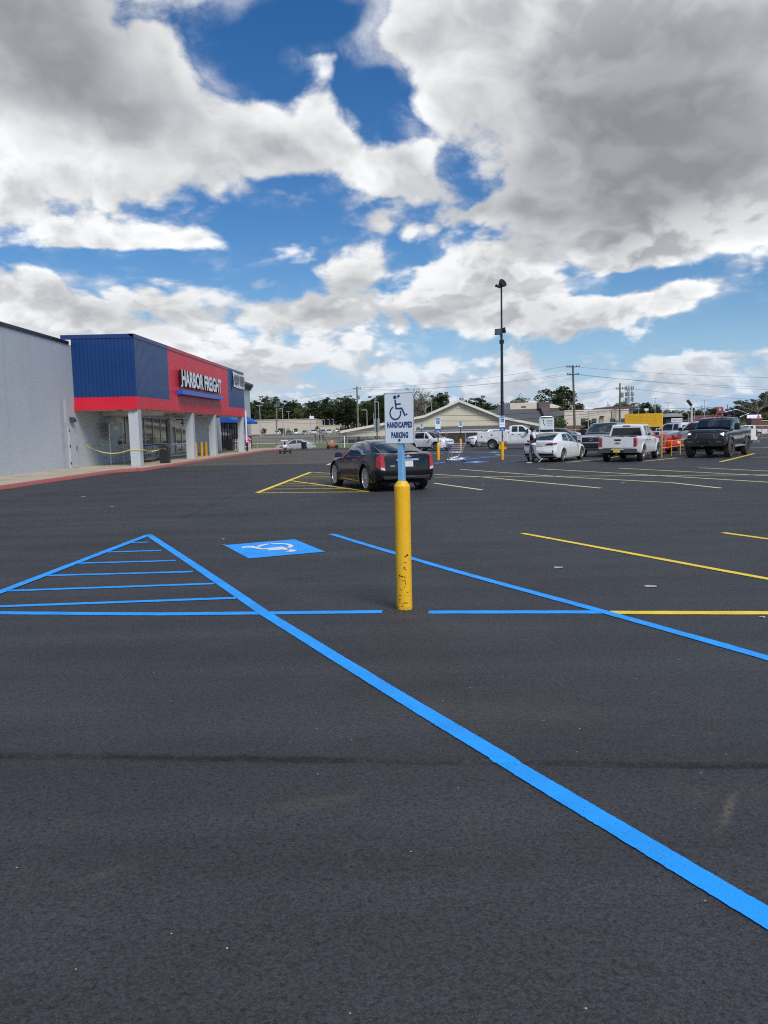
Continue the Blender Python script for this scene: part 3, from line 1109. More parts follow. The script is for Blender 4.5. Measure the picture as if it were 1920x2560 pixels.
# service door
mb = MB()
mb.box2((WX, 39.78, .15), (WX + .03, 40.92, 2.33), DOORG)
mb.box2((WX + .03, 39.86, .17), (WX + .045, 40.84, 2.25), DOORG)
dr = rel(mb, 'service_door', DOORG, shop)
for z in (.35, 1.25, 2.05):
    mb = MB()
    mb.box2((WX + .045, 39.84, z), (WX + .075, 39.88, z + .12), BLACK)
    rel(mb, 'hinge', BLACK, dr)
mb = MB()
mb.box2((WX + .046, 40.60, 1.08), (WX + .075, 40.79, 1.30), M('lock_plate', (.30, .29, .32), .4, metal=.5))
rel(mb, 'lock_plate', None, dr)
# wall pack lamp over the door
mb = MB()
mb.prism([(0, 2.55), (.20, 2.57), (.22, 2.66), (.14, 2.80), (0, 2.82)], 40.1, 40.5, 'y', M('lamp_bronze', (.05, .055, .055), .45), Matrix.Translation((WX, 0, 0)))
rel(mb, 'wall_lamp', None, shop)

# canopy: soffit, roof deck and ribbed cladding
mb = MB()
mb.add([(WX, CY0 + .1, 3.20), (FX - .1, CY0 + .1, 3.20), (FX - .1, CY1 - .1, 3.40), (WX, CY1 - .1, 3.40)], [(0, 1, 2, 3)], SOFF)
mb.add([(WX, CY0 + .1, 6.95), (FX - .1, CY0 + .1, 6.95), (FX - .1, CY1 - .1, 7.2), (WX, CY1 - .1, 7.2)], [(0, 1, 2, 3)], SOFF)
# dropped beam of the soffit
mb.prism([(WX + .02, 2.98), (FX - .5, 2.98), (FX - .2, 3.22), (WX + .02, 3.22)], 44.8, 47.1, 'y', SOFF)
rel(mb, 'soffit', SOFF, shop)
for y in (41.6, 44.0, 52.5, 56, 60, 63.5, 66.5):
    mb = MB()
    mb.lathe([(0, -.06), (.16, -.06), (.18, 0), (0, 0)], 12, M('downlight_bezel', (.12, .11, .10), .5), Matrix.Translation((-14.2, y, zt(y, 3.20, .0066))))
    rel(mb, 'downlight', None, shop)


def ribs(mb, y0, y1, zlo, zhi, mat, x=FX, pitch=.2, gap=.030, depth=.022):
    """ribbed sheet on the long face"""
    n = round((y1 - y0) / pitch)
    p = (y1 - y0) / n
    rows = []
    for i in range(n):
        a = y0 + i * p
        for yy, d in ((a, -depth), (a + gap, -depth), (a + gap + .012, 0), (a + p - .012, 0)):
            rows.append([(x + d, yy, zlo(yy)), (x + d, yy, zhi(yy))])
    rows.append([(x - depth, y1, zlo(y1)), (x - depth, y1, zhi(y1))])
    mb.grid(rows, mat)


def ribs_side(mb, x0, x1, zlo, zhi, mat, y=CY0, pitch=.21, gap=.03, depth=.02):
    n = round((x1 - x0) / pitch)
    p = (x1 - x0) / n
    rows = []
    for i in range(n):
        a = x0 + i * p
        for xx, d in ((a, depth), (a + gap, depth), (a + gap + .012, 0), (a + p - .012, 0)):
            rows.append([(xx, y + d, zlo), (xx, y + d, zhi)])
    rows.append([(x1, y + depth, zlo), (x1, y + depth, zhi)])
    mb.grid(rows, mat)


zb = lambda y: zt(y, 3.20, .0066)
zm = lambda y: zt(y, 3.85, .0105)
ztop = lambda y: zt(y, 6.92, .0125)
zcap = lambda y: zt(y, 7.13, .0125)
YB, YR = 47.2, 65.3
mb = MB()
ribs_side(mb, WX + .02, FX, 3.85, 6.92, CLAD_B)
ribs(mb, CY0, YB, zm, ztop, CLAD_B)
rel(mb, 'blue_cladding', CLAD_B, shop, fix=False)
mb = MB()
ribs(mb, YR, CY1, zm, ztop, CLAD_B)
rel(mb, 'blue_cladding', CLAD_B, shop, fix=False)
mb = MB()
ribs_side(mb, WX + .02, FX, 3.53, 3.85, CLAD_R)
ribs(mb, CY0, YB, zb, zm, CLAD_R)
ribs(mb, YB, YR, zb, ztop, CLAD_R)
ribs(mb, YR, CY1, zb, zm, CLAD_R)
mb.box2((WX + .02, CY0 - .06, 3.16), (FX - .12, CY0 + .02, 3.53), CLAD_R)
mb.box2((FX - .12, CY0 - .02, 3.18), (FX + .004, CY0 + .03, 3.53), CLAD_R)
mb.add([(WX, CY1, 3.4), (FX, CY1, 3.4), (FX, CY1, 7.5), (WX, CY1, 7.5)], [(0, 1, 2, 3)], CLAD_R)
rel(mb, 'red_cladding', CLAD_R, shop, fix=False)
mb = MB()


def cap(y0, y1, mat, o=.03):
    a, b = FX - .02, FX + o
    vs = [(x, y, z(y)) for y in (y0, y1) for x, z in ((a, ztop), (b, ztop), (b, zcap), (a - .3, zcap))]
    mb.add(vs, [(0, 1, 5, 4), (1, 2, 6, 5), (2, 3, 7, 6), (0, 3, 2, 1), (4, 5, 6, 7)], mat)


cap(CY0 - .03, YB, TRIMB)
cap(YB, YR, TRIMR)
cap(YR, CY1, TRIMB)
mb.box2((WX - .5, CY0 - .03, 6.92), (FX - .02, CY0 + .3, 7.125), TRIMB)
rel(mb, 'canopy_trim', None, shop)
# square columns
for i, (y, x) in enumerate(((40.95, -13.02), (52.6, -13.0), (59.6, -13.0), (71.6, -13.0))):
    mb = MB()
    mb.box2((x - .52, y, .15), (x, y + .55, zb(y) - .004), GREYC)
    mb.box2((x - .525, y - .005, .15), (x + .005, y + .555, .19), GREYC)
    rel(mb, 'column', GREYC, shop)
# rainwater pipe by the last column
mb = MB()
mb.box2((-12.99, 72.84, 1.0), (-12.87, 72.96, 4.0), WHITE)
mb.box2((-13.0, 72.83, .15), (-12.86, 72.97, 1.0), BLACK)
rel(mb, 'downpipe', None, shop)


# windows and doors
def glazed(parent, name, y0, y1, z0, z1, n, fw, frame, x=WX, glass=None, rail=None):
    mb = MB()
    mb.box2((x - .22, y0, z0), (x - .12, y1, z0 + fw))
    mb.box2((x - .22, y0, z1 - fw), (x - .12, y1, z1))
    for i in range(n + 1):
        y = y0 + (y1 - y0 - fw) * i / n
        mb.box2((x - .22, y, z0 + fw), (x - .121, y + fw, z1 - fw))
        if rail and i < n:
            y2 = y0 + (y1 - y0 - fw) * (i + 1) / n
            mb.box2((x - .22, y + fw, rail), (x - .122, y2, rail + .12))
    f = rel(mb, name, frame, parent)
    mb = MB()
    mb.box2((x - .18, y0 + .01, z0 + .01), (x - .165, y1 - .01, z1 - .01))
    rel(mb, 'pane', glass or DGLASS, f)
    mb = MB()
    mb.box2((x - 3.2, y0, z0), (x - 3.1, y1, z1))
    return f


glazed(shop, 'shop_window', 47.2, 59.0, 1.12, 3.12, 6, .09, ALU)
mb = MB()
mb.box2((WX - .1, 47.1, 1.06), (WX + .06, 59.05, 1.12))
rel(mb, 'window_sill', ALU, shop)
glazed(shop, 'entrance_door', 59.2, 66.6, .15, 2.55, 4, .11, WHITE, rail=1.05)
mb = MB()
mb.box2((WX - .22, 59.2, 2.55), (WX - .1, 66.6, 3.2), WHITE)
mb.box2((WX - .1, 62.6, 2.72), (WX + .02, 63.3, 2.80), BLACK)
rel(mb, 'door_header', WHITE, shop)
mb = MB()
mb.box2((WX, 60.9, 3.02), (WX + .5, 61.0, 3.1), BLACK)
mb.tube([(WX + .5, 60.95, 3.06), (WX + .5, 60.95, 2.5)], .04, 8, BLACK)
mb.box2((WX + .3, 61.1, 2.93), (WX + .6, 62.2, 3.03), WHITE)
rel(mb, 'security_camera', None, shop)

# raised sign lettering with a blue bar below
def lettering(mb, text, size, y0, y1, zc, x, depth, face, side, slope=0.0, bold=0.0, h=None):
    vs, fs = text_mesh(text, size, depth, bold=bold)
    xa, xb = min(v.x for v in vs), max(v.x for v in vs)
    ya, yb = min(v.y for v in vs), max(v.y for v in vs)
    kx = (y1 - y0) / (xb - xa)
    ky = (h / (yb - ya)) if h else kx
    out = []
    for v in vs:
        yy = y0 + (v.x - xa) * kx
        out.append(Vector((x + v.z + depth, yy, zc + (v.y - (ya + yb) / 2) * ky + slope * (yy - y0))))
    fr, sd = [], []
    for f in fs:
        n = (vs[f[1]] - vs[f[0]]).cross(vs[f[2]] - vs[f[1]])
        flat = all(abs(vs[i].z - depth) < 1e-4 for i in f)
        (fr if flat else sd).append(f)
    mb.add(out, fr, face)
    mb.add(out, sd, side)


mb = MB()
lettering(mb, 'HARBOR FREIGHT', 1.2, 49.3, 61.3, 5.42, FX + .08, .09, LWHT, LBLK, .0125, .045, h=1.07)
mb.box2((FX + .31, 48.9, 4.83), (FX + .335, 49.12, 4.95), LWHT)
rel(mb, 'sign_lettering', None, shop, fix=False)
mb = MB()
vs = [(x, y, z + (y - 48.9) * .0125) for y in (48.9, 61.6) for x, z in ((FX + .02, 4.36), (FX + .36, 4.36), (FX + .36, 4.65), (FX + .02, 4.65))]
mb.add(vs, [(0, 1, 5, 4), (1, 2, 6, 5), (2, 3, 7, 6), (3, 0, 4, 7), (3, 2, 1, 0), (4, 5, 6, 7)], BARB)
mb.box2((FX + .345, 55.0, 4.46), (FX + .363, 55.05, 4.72), TRIMB)
rel(mb, 'sign_bar', BARB, shop)
# cable hanging down the blue panel
mb = MB()
mb.box2((FX + .005, 66.8, 5.5), (FX + .06, 66.93, 7.3), TRIMB)
rel(mb, 'conduit', TRIMB, shop)

# opening banner tied to the panel
ban = thing('banner', 'white sheet banner reading NOW OPEN tied to the blue end panel of the canopy', 'banner', (FX + .1, 70, 5.7))
mb = MB()
rows = []
for i in range(15):
    y = 67.3 + (72.75 - 67.3) * i / 14
    sag = .10 * math.sin(math.pi * i / 14)
    rows.append([(FX + .10 + .03 * math.sin(i * 1.7 + j), y, 5.93 + (y - 67.3) * .012 - sag * .5 + (1.32 + sag * -.3) * j / 5) for j in range(6)])
mb.grid(rows, WHITE)
rel(mb, 'sheet', M('banner_cloth', (.78, .80, .80), .7), ban)
mb = MB()
lettering(mb, 'NOW OPEN', 1.0, 67.7, 72.4, 6.58, FX + .15, .004, LBLK, LBLK, .012, .03, h=.92)
rel(mb, 'banner_lettering', LBLK, ban, fix=False)

# neighbouring shop with the blue awning
shop2 = thing('corner_shop', 'grey shop with a blue awning and black cornice at the far end', 'shop', (WX, 84, 0))
mb = MB()
mb.box2((WX - 14, 77.4, .0), (WX - T, 95.5, .05), GREYC)
mb.box2((WX - T, 77.4, 3.25), (WX, 88.2, 7.4), GREYC)
mb.box2((WX - T, 88.2, -.1), (WX, 95.5, 7.4), GREYC)
mb.box2((WX - 14, 95.2, -.1), (WX - T, 95.5, 7.4), GREYC)
mb.box2((WX - T, 77.4, .1), (WX, 77.6, 3.25), WHITE)
mb.box2((WX, 73.4, .15), (WX + .02, 77.3, 3.3), M('pale_pilaster', (.58, .58, .57), .7, dirt=.2))
mb.box2((WX - 14, 77.4, 7.0), (WX - T, 95.2, 7.1), GREYC)
rel(mb, 'wall', GREYC, shop2)
mb = MB()
prof = [(WX, 7.2), (WX + .12, 7.2), (WX + .2, 7.45), (WX + .42, 7.7), (WX + .42, 7.95), (WX - .4, 7.95), (WX - .4, 7.4), (WX, 7.4)]
mb.prism(prof, 77.4, 95.9, 'y')
rel(mb, 'cornice', BLACK, shop2)
glazed(shop2, 'shop_window', 77.6, 88.2, .15, 3.25, 8, .10, DFRAME)
mb = MB()
ab = M('awning_blue', (.01, .10, .48), .6, var=.1)
for y0, y1 in ((77.2, 82.6), (82.7, 87.9), (89.6, 92.2)):
    prof = [(WX + .02, 3.0), (WX + 1.35, 3.0), (WX + 1.38, 3.25), (WX + .02, 4.02)]
    mb.prism(prof, y0, y1, 'y', ab)
rel(mb, 'awning', ab, shop2)
mb = MB()
mb.lathe([(0, 0), (.10, 0), (.10, .22), (.13, .22), (.13, .3), (0, .3)], 12, M('hydrant_red', (.45, .05, .04), .5), Matrix.Translation((WX, 92.2, .75)) @ Matrix.Rotation(R_(90), 4, 'Y'))
mb.box2((WX, 91.5, .6), (WX + .05, 91.9, 1.0), DFRAME)
rel(mb, 'hose_connection', None, shop2)
# shelf goods seen through the window
# ---------------------------------------------------------------- things along the shop front
def bollard(x, y, h=1.0, r=.09):
    pass


bol = None
for i, (x, y, lb) in enumerate(((-13.95, 57.0, 'short yellow bollard half hidden behind the second canopy column'), (-13.9, 58.6, 'yellow steel bollard standing between the second and third canopy columns, the middle one of three'), (-13.85, 59.9, 'yellow steel bollard just left of the third canopy column'))):
    mb = MB()
    mb.lathe([(.105, 0), (.105, .98), (.10, 1.02), (.08, 1.06), (.04, 1.085), (0, 1.09)], 16, YPOST)
    o = mb.build('bollard', YPOST, smooth=40, loc=(x, y, .15))
    tag(o, lb, 'bollard', 'yellow bollards guarding the shop entrance')

# litter bin
bn = thing('litter_bin', 'square black litter bin with open sides under its lid by the shop entrance', 'litter bin', (-12.72, 44.55, .15))
BPL = M('bin_black', (.014, .014, .016), .5)
mb = MB()
mb.box((0, 0, .36), (.5, .5, .72), BPL, bev=.03)
mb.build('bin_body', BPL, bn)
mb = MB()
for a in (-1, 1):
    for b in (-1, 1):
        mb.box((a * .21, b * .21, .82), (.06, .06, .2), BPL)
mb.box((0, 0, .74), (.46, .46, .04), BPL)
mb.prism([(-.27, .90), (.27, .90), (.25, .97), (.14, 1.02), (-.14, 1.02), (-.25, .97)], -.27, .27, 'y', BPL)
mb.build('lid', BPL, bn, bevel=.008)


# shopping carts ------------------------------------------------------------
WIRE = M('cart_wire', (.55, .57, .60), .35, metal=.8)
WIRED = M('cart_dark_wheel', (.02, .02, .022), .6)
BPLAS = M('cart_blue_plastic', (.02, .05, .30), .4)


def make_cart(label, handle_mat, loc, rotz, group):
    t = thing('shopping_cart', label, 'shopping cart', loc, rotz, group)
    # basket: tapered, longer at the top; x forward
    def ring(z, x0, x1, w):
        return [(x0, -w, z), (x1, -w * .8, z), (x1, w * .8, z), (x0, w, z)]
    top = ring(.98, -.42, .52, .28)
    bot = ring(.55, -.32, .36, .22)
    mb = MB()
    for k in range(5):
        f = k / 4
        r = [tuple(bot[i][j] + (top[i][j] - bot[i][j]) * f for j in range(3)) for i in range(4)]
        for i in range(4):
            mb.tube([r[i], r[(i + 1) % 4]], .007 if k in (0, 4) else .0045, 5, WIRE, cap=False)
    for i in range(4):
        n = 9 if i % 2 == 0 else 6
        for k in range(n + 1):
            f = k / n
            a = tuple(bot[i][j] + (bot[(i + 1) % 4][j] - bot[i][j]) * f for j in range(3))
            b = tuple(top[i][j] + (top[(i + 1) % 4][j] - top[i][j]) * f for j in range(3))
            mb.tube([a, b], .004, 4, WIRE, cap=False)
    for k in range(7):
        y = -.2 + .4 * k / 6
        mb.tube([(-.32, y, .55), (.36, y * .8, .55)], .004, 4, WIRE, cap=False)
    mb.build('basket', WIRE, t, fix=False)
    mb = MB()
    for s in (-1, 1):
        mb.tube([(-.50, s * .27, 1.02), (-.40, s * .26, .80), (-.28, s * .23, .53), (-.36, s * .25, .20), (-.42, s * .27, .14)], .013, 6, WIRE)
        mb.tube([(-.28, s * .23, .53), (.30, s * .18, .50), (.05, s * .2, .30), (-.36, s * .25, .2)], .010, 6, WIRE)
        mb.tube([(-.42, s * .27, .14), (.46, s * .18, .16)], .013, 6, WIRE)
    for k in range(4):
        x = -.4 + .8 * k / 3
        mb.tube([(x, -.24, .16), (x, .24, .16)], .006, 5, WIRE)
    mb.build('chassis', WIRE, t, fix=False)
    mb = MB()
    mb.tube([(-.50, -.28, 1.02), (-.50, .28, 1.02)], .018, 8, handle_mat)
    mb.build('handle', handle_mat, t)
    mb = MB()
    mb.box((-.30, 0, .80), (.02, .44, .28), handle_mat)
    mb.build('child_seat', handle_mat, t)
    for x, y in ((-.42, -.27), (-.42, .27), (.46, -.18), (.46, .18)):
        mb = MB()
        mb.lathe([(.02, -.014), (.058, -.014), (.0625, -.006), (.0625, .006), (.058, .014), (.02, .014)], 12, WIRED, Matrix.Translation((x, y, .0625)) @ Matrix.Rotation(R_(90), 4, 'X'), closed=True)
        mb.box((x, y, .115), (.03, .035, .06), WIRE)
        mb.build('caster', WIRED, t, fix=False)
    return t


PZL = .15
c0_ = make_cart('wire shopping cart with blue handle left alone in the car park beside the black car', BPLAS, (3.86, 40.3, 0), R_(12), None)
# nested row at the shop window
row = []
base = make_cart('nested shopping cart at the outer end of the row under the shop window', BPLAS, (-15.55, 54.4, PZL), R_(-90), 'shopping carts nested under the shop window')
for k in range(1, 15):
    dup(base, (-15.55 + random.uniform(-.02, .02), 54.4 - .30 * k, PZL), R_(-90 + random.uniform(-1, 1)), 'wire shopping cart nested tightly in the row under the shop window')
for k in range(6):
    dup(base, (-14.85 + random.uniform(-.02, .02), 48.6 - .30 * k, PZL), R_(-90 + random.uniform(-1, 1)), 'wire shopping cart nested tightly in the row under the shop window')

# cart return sign frame
cs = thing('cart_sign', 'tall tubular frame with a grey board showing a shopping cart by the shop wall', 'sign', (-15.7, 45.2, PZL))
mb = MB()
mb.tube([(0, -1.2, 0), (0, -1.2, 2.25), (0, -1.1, 2.42), (0, -.95, 2.47), (0, .75, 2.47), (0, .9, 2.42), (0, 1.0, 2.25), (0, 1.0, 0)], .035, 8, ALU)
mb.tube([(0, -1.2, 1.62), (0, 1.0, 1.62)], .025, 8, ALU)
mb.tube([(0, -1.2, .5), (0, 1.0, .5)], .025, 8, ALU)
mb.build('frame', ALU, cs, smooth=40)
mb = MB()
mb.box((0, -.1, 2.04), (.02, 2.05, .78), M('sign_grey', (.33, .36, .36), .5))
bd = mb.build('board', None, cs)
mb = MB()
pl = M('sign_pale', (.55, .58, .57), .5)
mb.prism([(-.55, 2.22), (.35, 2.22), (.25, 1.98), (-.45, 1.98)], .012, .016, 'x', pl)
mb.prism([(.35, 2.22), (.45, 2.30), (.60, 2.30), (.60, 2.26), (.47, 2.26), (.29, 1.80), (-.45, 1.80), (-.45, 1.84), (.25, 1.84)], .012, .016, 'x', pl)
mb.build('cart_emblem', pl, bd)
# caution tape strung from the wall round the column to the bin
tp = M('caution_tape', (.75, .66, .10), .4, var=.3, vscale=14)


def tape(pts, label, n=14, w=.05):
    mb = MB()
    rows = []
    for i in range(len(pts) - 1):
        a, b = Vector(pts[i][:3]), Vector(pts[i + 1][:3])
        sag = pts[i][3]
        for k in range(n + (i == len(pts) - 2)):
            f = k / n
            p = a.lerp(b, f) - Vector((0, 0, sag * 4 * f * (1 - f)))
            tw = .5 * math.sin(f * 9 + i)
            rows.append([p + Vector((w * .5 * math.sin(tw), 0, -w * .5 * math.cos(tw))), p + Vector((-w * .5 * math.sin(tw), 0, w * .5 * math.cos(tw)))])
    mb.grid(rows, tp)
    return tag(mb.build('caution_tape', tp, fix=False), label, 'tape', 'caution tape round the cart area')


tape([(WX + .03, 42.1, 1.32, .30), (-13.6, 40.92, 1.02, .0), (-12.98, 40.92, 1.02, .0), (-12.98, 41.5, 1.0, .12), (-12.75, 44.3, 1.05, .05), (-12.45, 44.5, 1.08, .0)], 'yellow caution tape slung from the wall past the nearest column to the bin')
tape([(WX + .03, 42.2, 1.35, .06), (WX + .5, 49.0, 1.3, .15), (-13.0, 45.0, 1.05, .0)], 'yellow caution tape stretched behind the carts along the shop window', w=.04)

# goods outside the second shop
RACKW = M('rack_white', (.7, .7, .7), .4)
PINK = M('toy_pink', (.75, .10, .28), .45)
PALEP = M('toy_pale', (.75, .55, .6), .5)
NAVY = M('dark_navy', (.015, .02, .06), .5)
b2 = thing('litter_bin', 'narrow black bin beside the window of the shop with the blue awning', 'litter bin', (-15.6, 78.2, .15))
mb = MB()
mb.box((0, 0, .55), (.6, .6, 1.1), BPL, bev=.05)
mb.build('bin_body', BPL, b2)
mb = MB()
mb.box((0, 0, 1.14), (.66, .66, .08), BPL, bev=.03)
mb.build('lid', BPL, b2)
pc = thing('toy_playhouse', 'small pink roofed plastic toy playhouse outside the shop with the blue awning', 'toy', (-14.9, 82.2, .15))
mb = MB()
mb.prism([(-.75, 1.0), (.75, 1.0), (.5, 1.3), (.15, 1.5), (-.15, 1.5), (-.5, 1.3)], -.6, .6, 'y', PINK)
mb.build('roof', PINK, pc)
mb = MB()
for a in (-.6, .6):
    for b in (-.5, .5):
        mb.tube([(a, b, 0), (a, b, 1.0)], .05, 8, PALEP)
mb.box((0, 0, .3), (1.2, 1.0, .12), PALEP, bev=.03)
mb.box((0, .45, .65), (1.2, .06, .5), PALEP)
mb.build('body', PALEP, pc)
rk = thing('goods_rack', 'low white wire rack of small goods outside the shop with the blue awning', 'rack', (-15.0, 80.0, .15))
mb = MB()
for z in (.12, .55, .9):
    mb.box((0, 0, z), (.6, 1.6, .04), RACKW)
for a in (-.28, .28):
    for b in (-.78, .78):
        mb.tube([(a, b, 0), (a, b, 1.15)], .025, 6, RACKW)
mb.build('shelves', RACKW, rk)
for k, (y, m, h) in enumerate(((-.5, NAVY, .3), (0, PALEP, .25), (.5, NAVY, .22))):
    pass
gd = thing('mail_box', 'dark blue collection box with a rounded top outside the shop with the blue awning', 'mail box', (-15.2, 86.3, .12))
mb = MB()
pr = [(-.45, .2), (.45, .2)] + [(.45 * math.cos(R_(a)), 1.15 + .35 * math.sin(R_(a))) for a in range(0, 181, 20)]
mb.prism(pr, -.4, .4, 'x', NAVY)
mb.build('box_body', NAVY, gd, smooth=40)
mb = MB()
for a in (-.36, .36):
    for b in (-.3, .3):
        mb.box((b, a, .1), (.08, .08, .2), NAVY)
mb.build('feet', NAVY, gd)
# ---------------------------------------------------------------- vehicles
def interp(tab, x):
    if x <= tab[0][0]:
        return tab[0][1]
    for i in range(len(tab) - 1):
        a, b = tab[i], tab[i + 1]
        if x <= b[0]:
            t = (x - a[0]) / max(1e-9, b[0] - a[0])
            if len(tab) > 2:
                # monotone-ish cubic
                def sl(k):
                    if k <= 0 or k >= len(tab) - 1:
                        return None
                    d0 = (tab[k][1] - tab[k - 1][1]) / max(1e-9, tab[k][0] - tab[k - 1][0])
                    d1 = (tab[k + 1][1] - tab[k][1]) / max(1e-9, tab[k + 1][0] - tab[k][0])
                    if d0 * d1 <= 0:
                        return 0.0
                    return 2 * d0 * d1 / (d0 + d1)
                h = b[0] - a[0]
                d = (b[1] - a[1]) / max(1e-9, h)
                m0, m1 = sl(i), sl(i + 1)
                m0 = d if m0 is None else m0
                m1 = d if m1 is None else m1
                t2, t3 = t * t, t * t * t
                return (2 * t3 - 3 * t2 + 1) * a[1] + (t3 - 2 * t2 + t) * h * m0 + (-2 * t3 + 3 * t2) * b[1] + (t3 - t2) * h * m1
            return a[1] + (b[1] - a[1]) * t
    return tab[-1][1]


def sstep(a, b, x):
    t = min(1, max(0, (x - a) / (b - a)))
    return t * t * (3 - 2 * t)


def paint(name, col, rough=.28, metal=0.0, flake=0.0, dirt=0.0):
    if name in MATS:
        return MATS[name]
    m, nt, b = newmat(name)
    co = nt.coord('Object')
    n = nt.noise(co, 1.3, 5, .6)
    c = nt.mix(nt.mrange(n, .3, .7, 0, .10), col, tuple(c * .8 for c in col))
    if dirt:
        z = nt.sep(co)[2]
        g = nt.noise(co, 5, 5, .65)
        mask = nt.math('MULTIPLY', nt.mrange(nt.math('ADD', z, nt.math('MULTIPLY', g, .5)), .55, 1.0, dirt, 0), g)
        c = nt.mix(mask, c, (.20, .155, .10))
    nt.l.new(c, b.inputs['Base Color'])
    b.inputs['Metallic'].default_value = metal
    b.inputs['Roughness'].default_value = rough
    b.inputs['Coat Weight'].default_value = .8
    b.inputs['Specular IOR Level'].default_value = .2
    b.inputs['Coat Roughness'].default_value = .03
    MATS[name] = m
    return m


RUBBER = M('tyre_rubber', (.014, .014, .014), .8, var=.2, dirt=.2)
RIM = M('rim_silver', (.60, .61, .62), .28, metal=.9)
RIMB = M('rim_bright', (.78, .79, .80), .25, metal=.6)
RIMD = M('rim_dark', (.05, .05, .055), .4, metal=.6)
RIMS = M('rim_steel', (.30, .31, .32), .4, metal=.8)
UNDER = M('underbody', (.008, .008, .008), .9)
GLASS = M('car_glass', (.010, .014, .015), .03, spec=.9, var=.2, vscale=1.0, ior=1.55)
GLASSG = M('car_glass_green', (.022, .034, .032), .03, spec=.9, var=.4, vscale=1.2, ior=1.55)
CHROME = M('chrome', (.75, .76, .78), .12, metal=1.0, var=.03)
PLASB = M('black_trim_plastic', (.016, .016, .017), .5)
PLASG = M('grey_trim_plastic', (.07, .07, .075), .5)
TAILR = M('tail_lamp_red', (.40, .008, .014), .18, var=.2, vscale=14, coat=1)
TAILD = M('tail_lamp_dark_red', (.16, .008, .014), .18, var=.3, vscale=14, coat=1)
LENSW = M('lamp_lens', (.62, .64, .66), .12, metal=.3, var=.35, vscale=16, coat=1)
LENSD = M('lamp_lens_dark', (.12, .125, .13), .12, metal=.4, var=.6, vscale=16, coat=1)
LITLAMP = M('lit_head_lamp', (.95, .97, 1.0), .3, emit=2.2)
PLATEW = M('plate_white', (.62, .62, .58), .45, var=.2, vscale=30)
PLATEY = M('plate_yellow', (.80, .52, .02), .45, var=.12, vscale=30)
SEAM = M('panel_gap', (.006, .006, .006), .8)


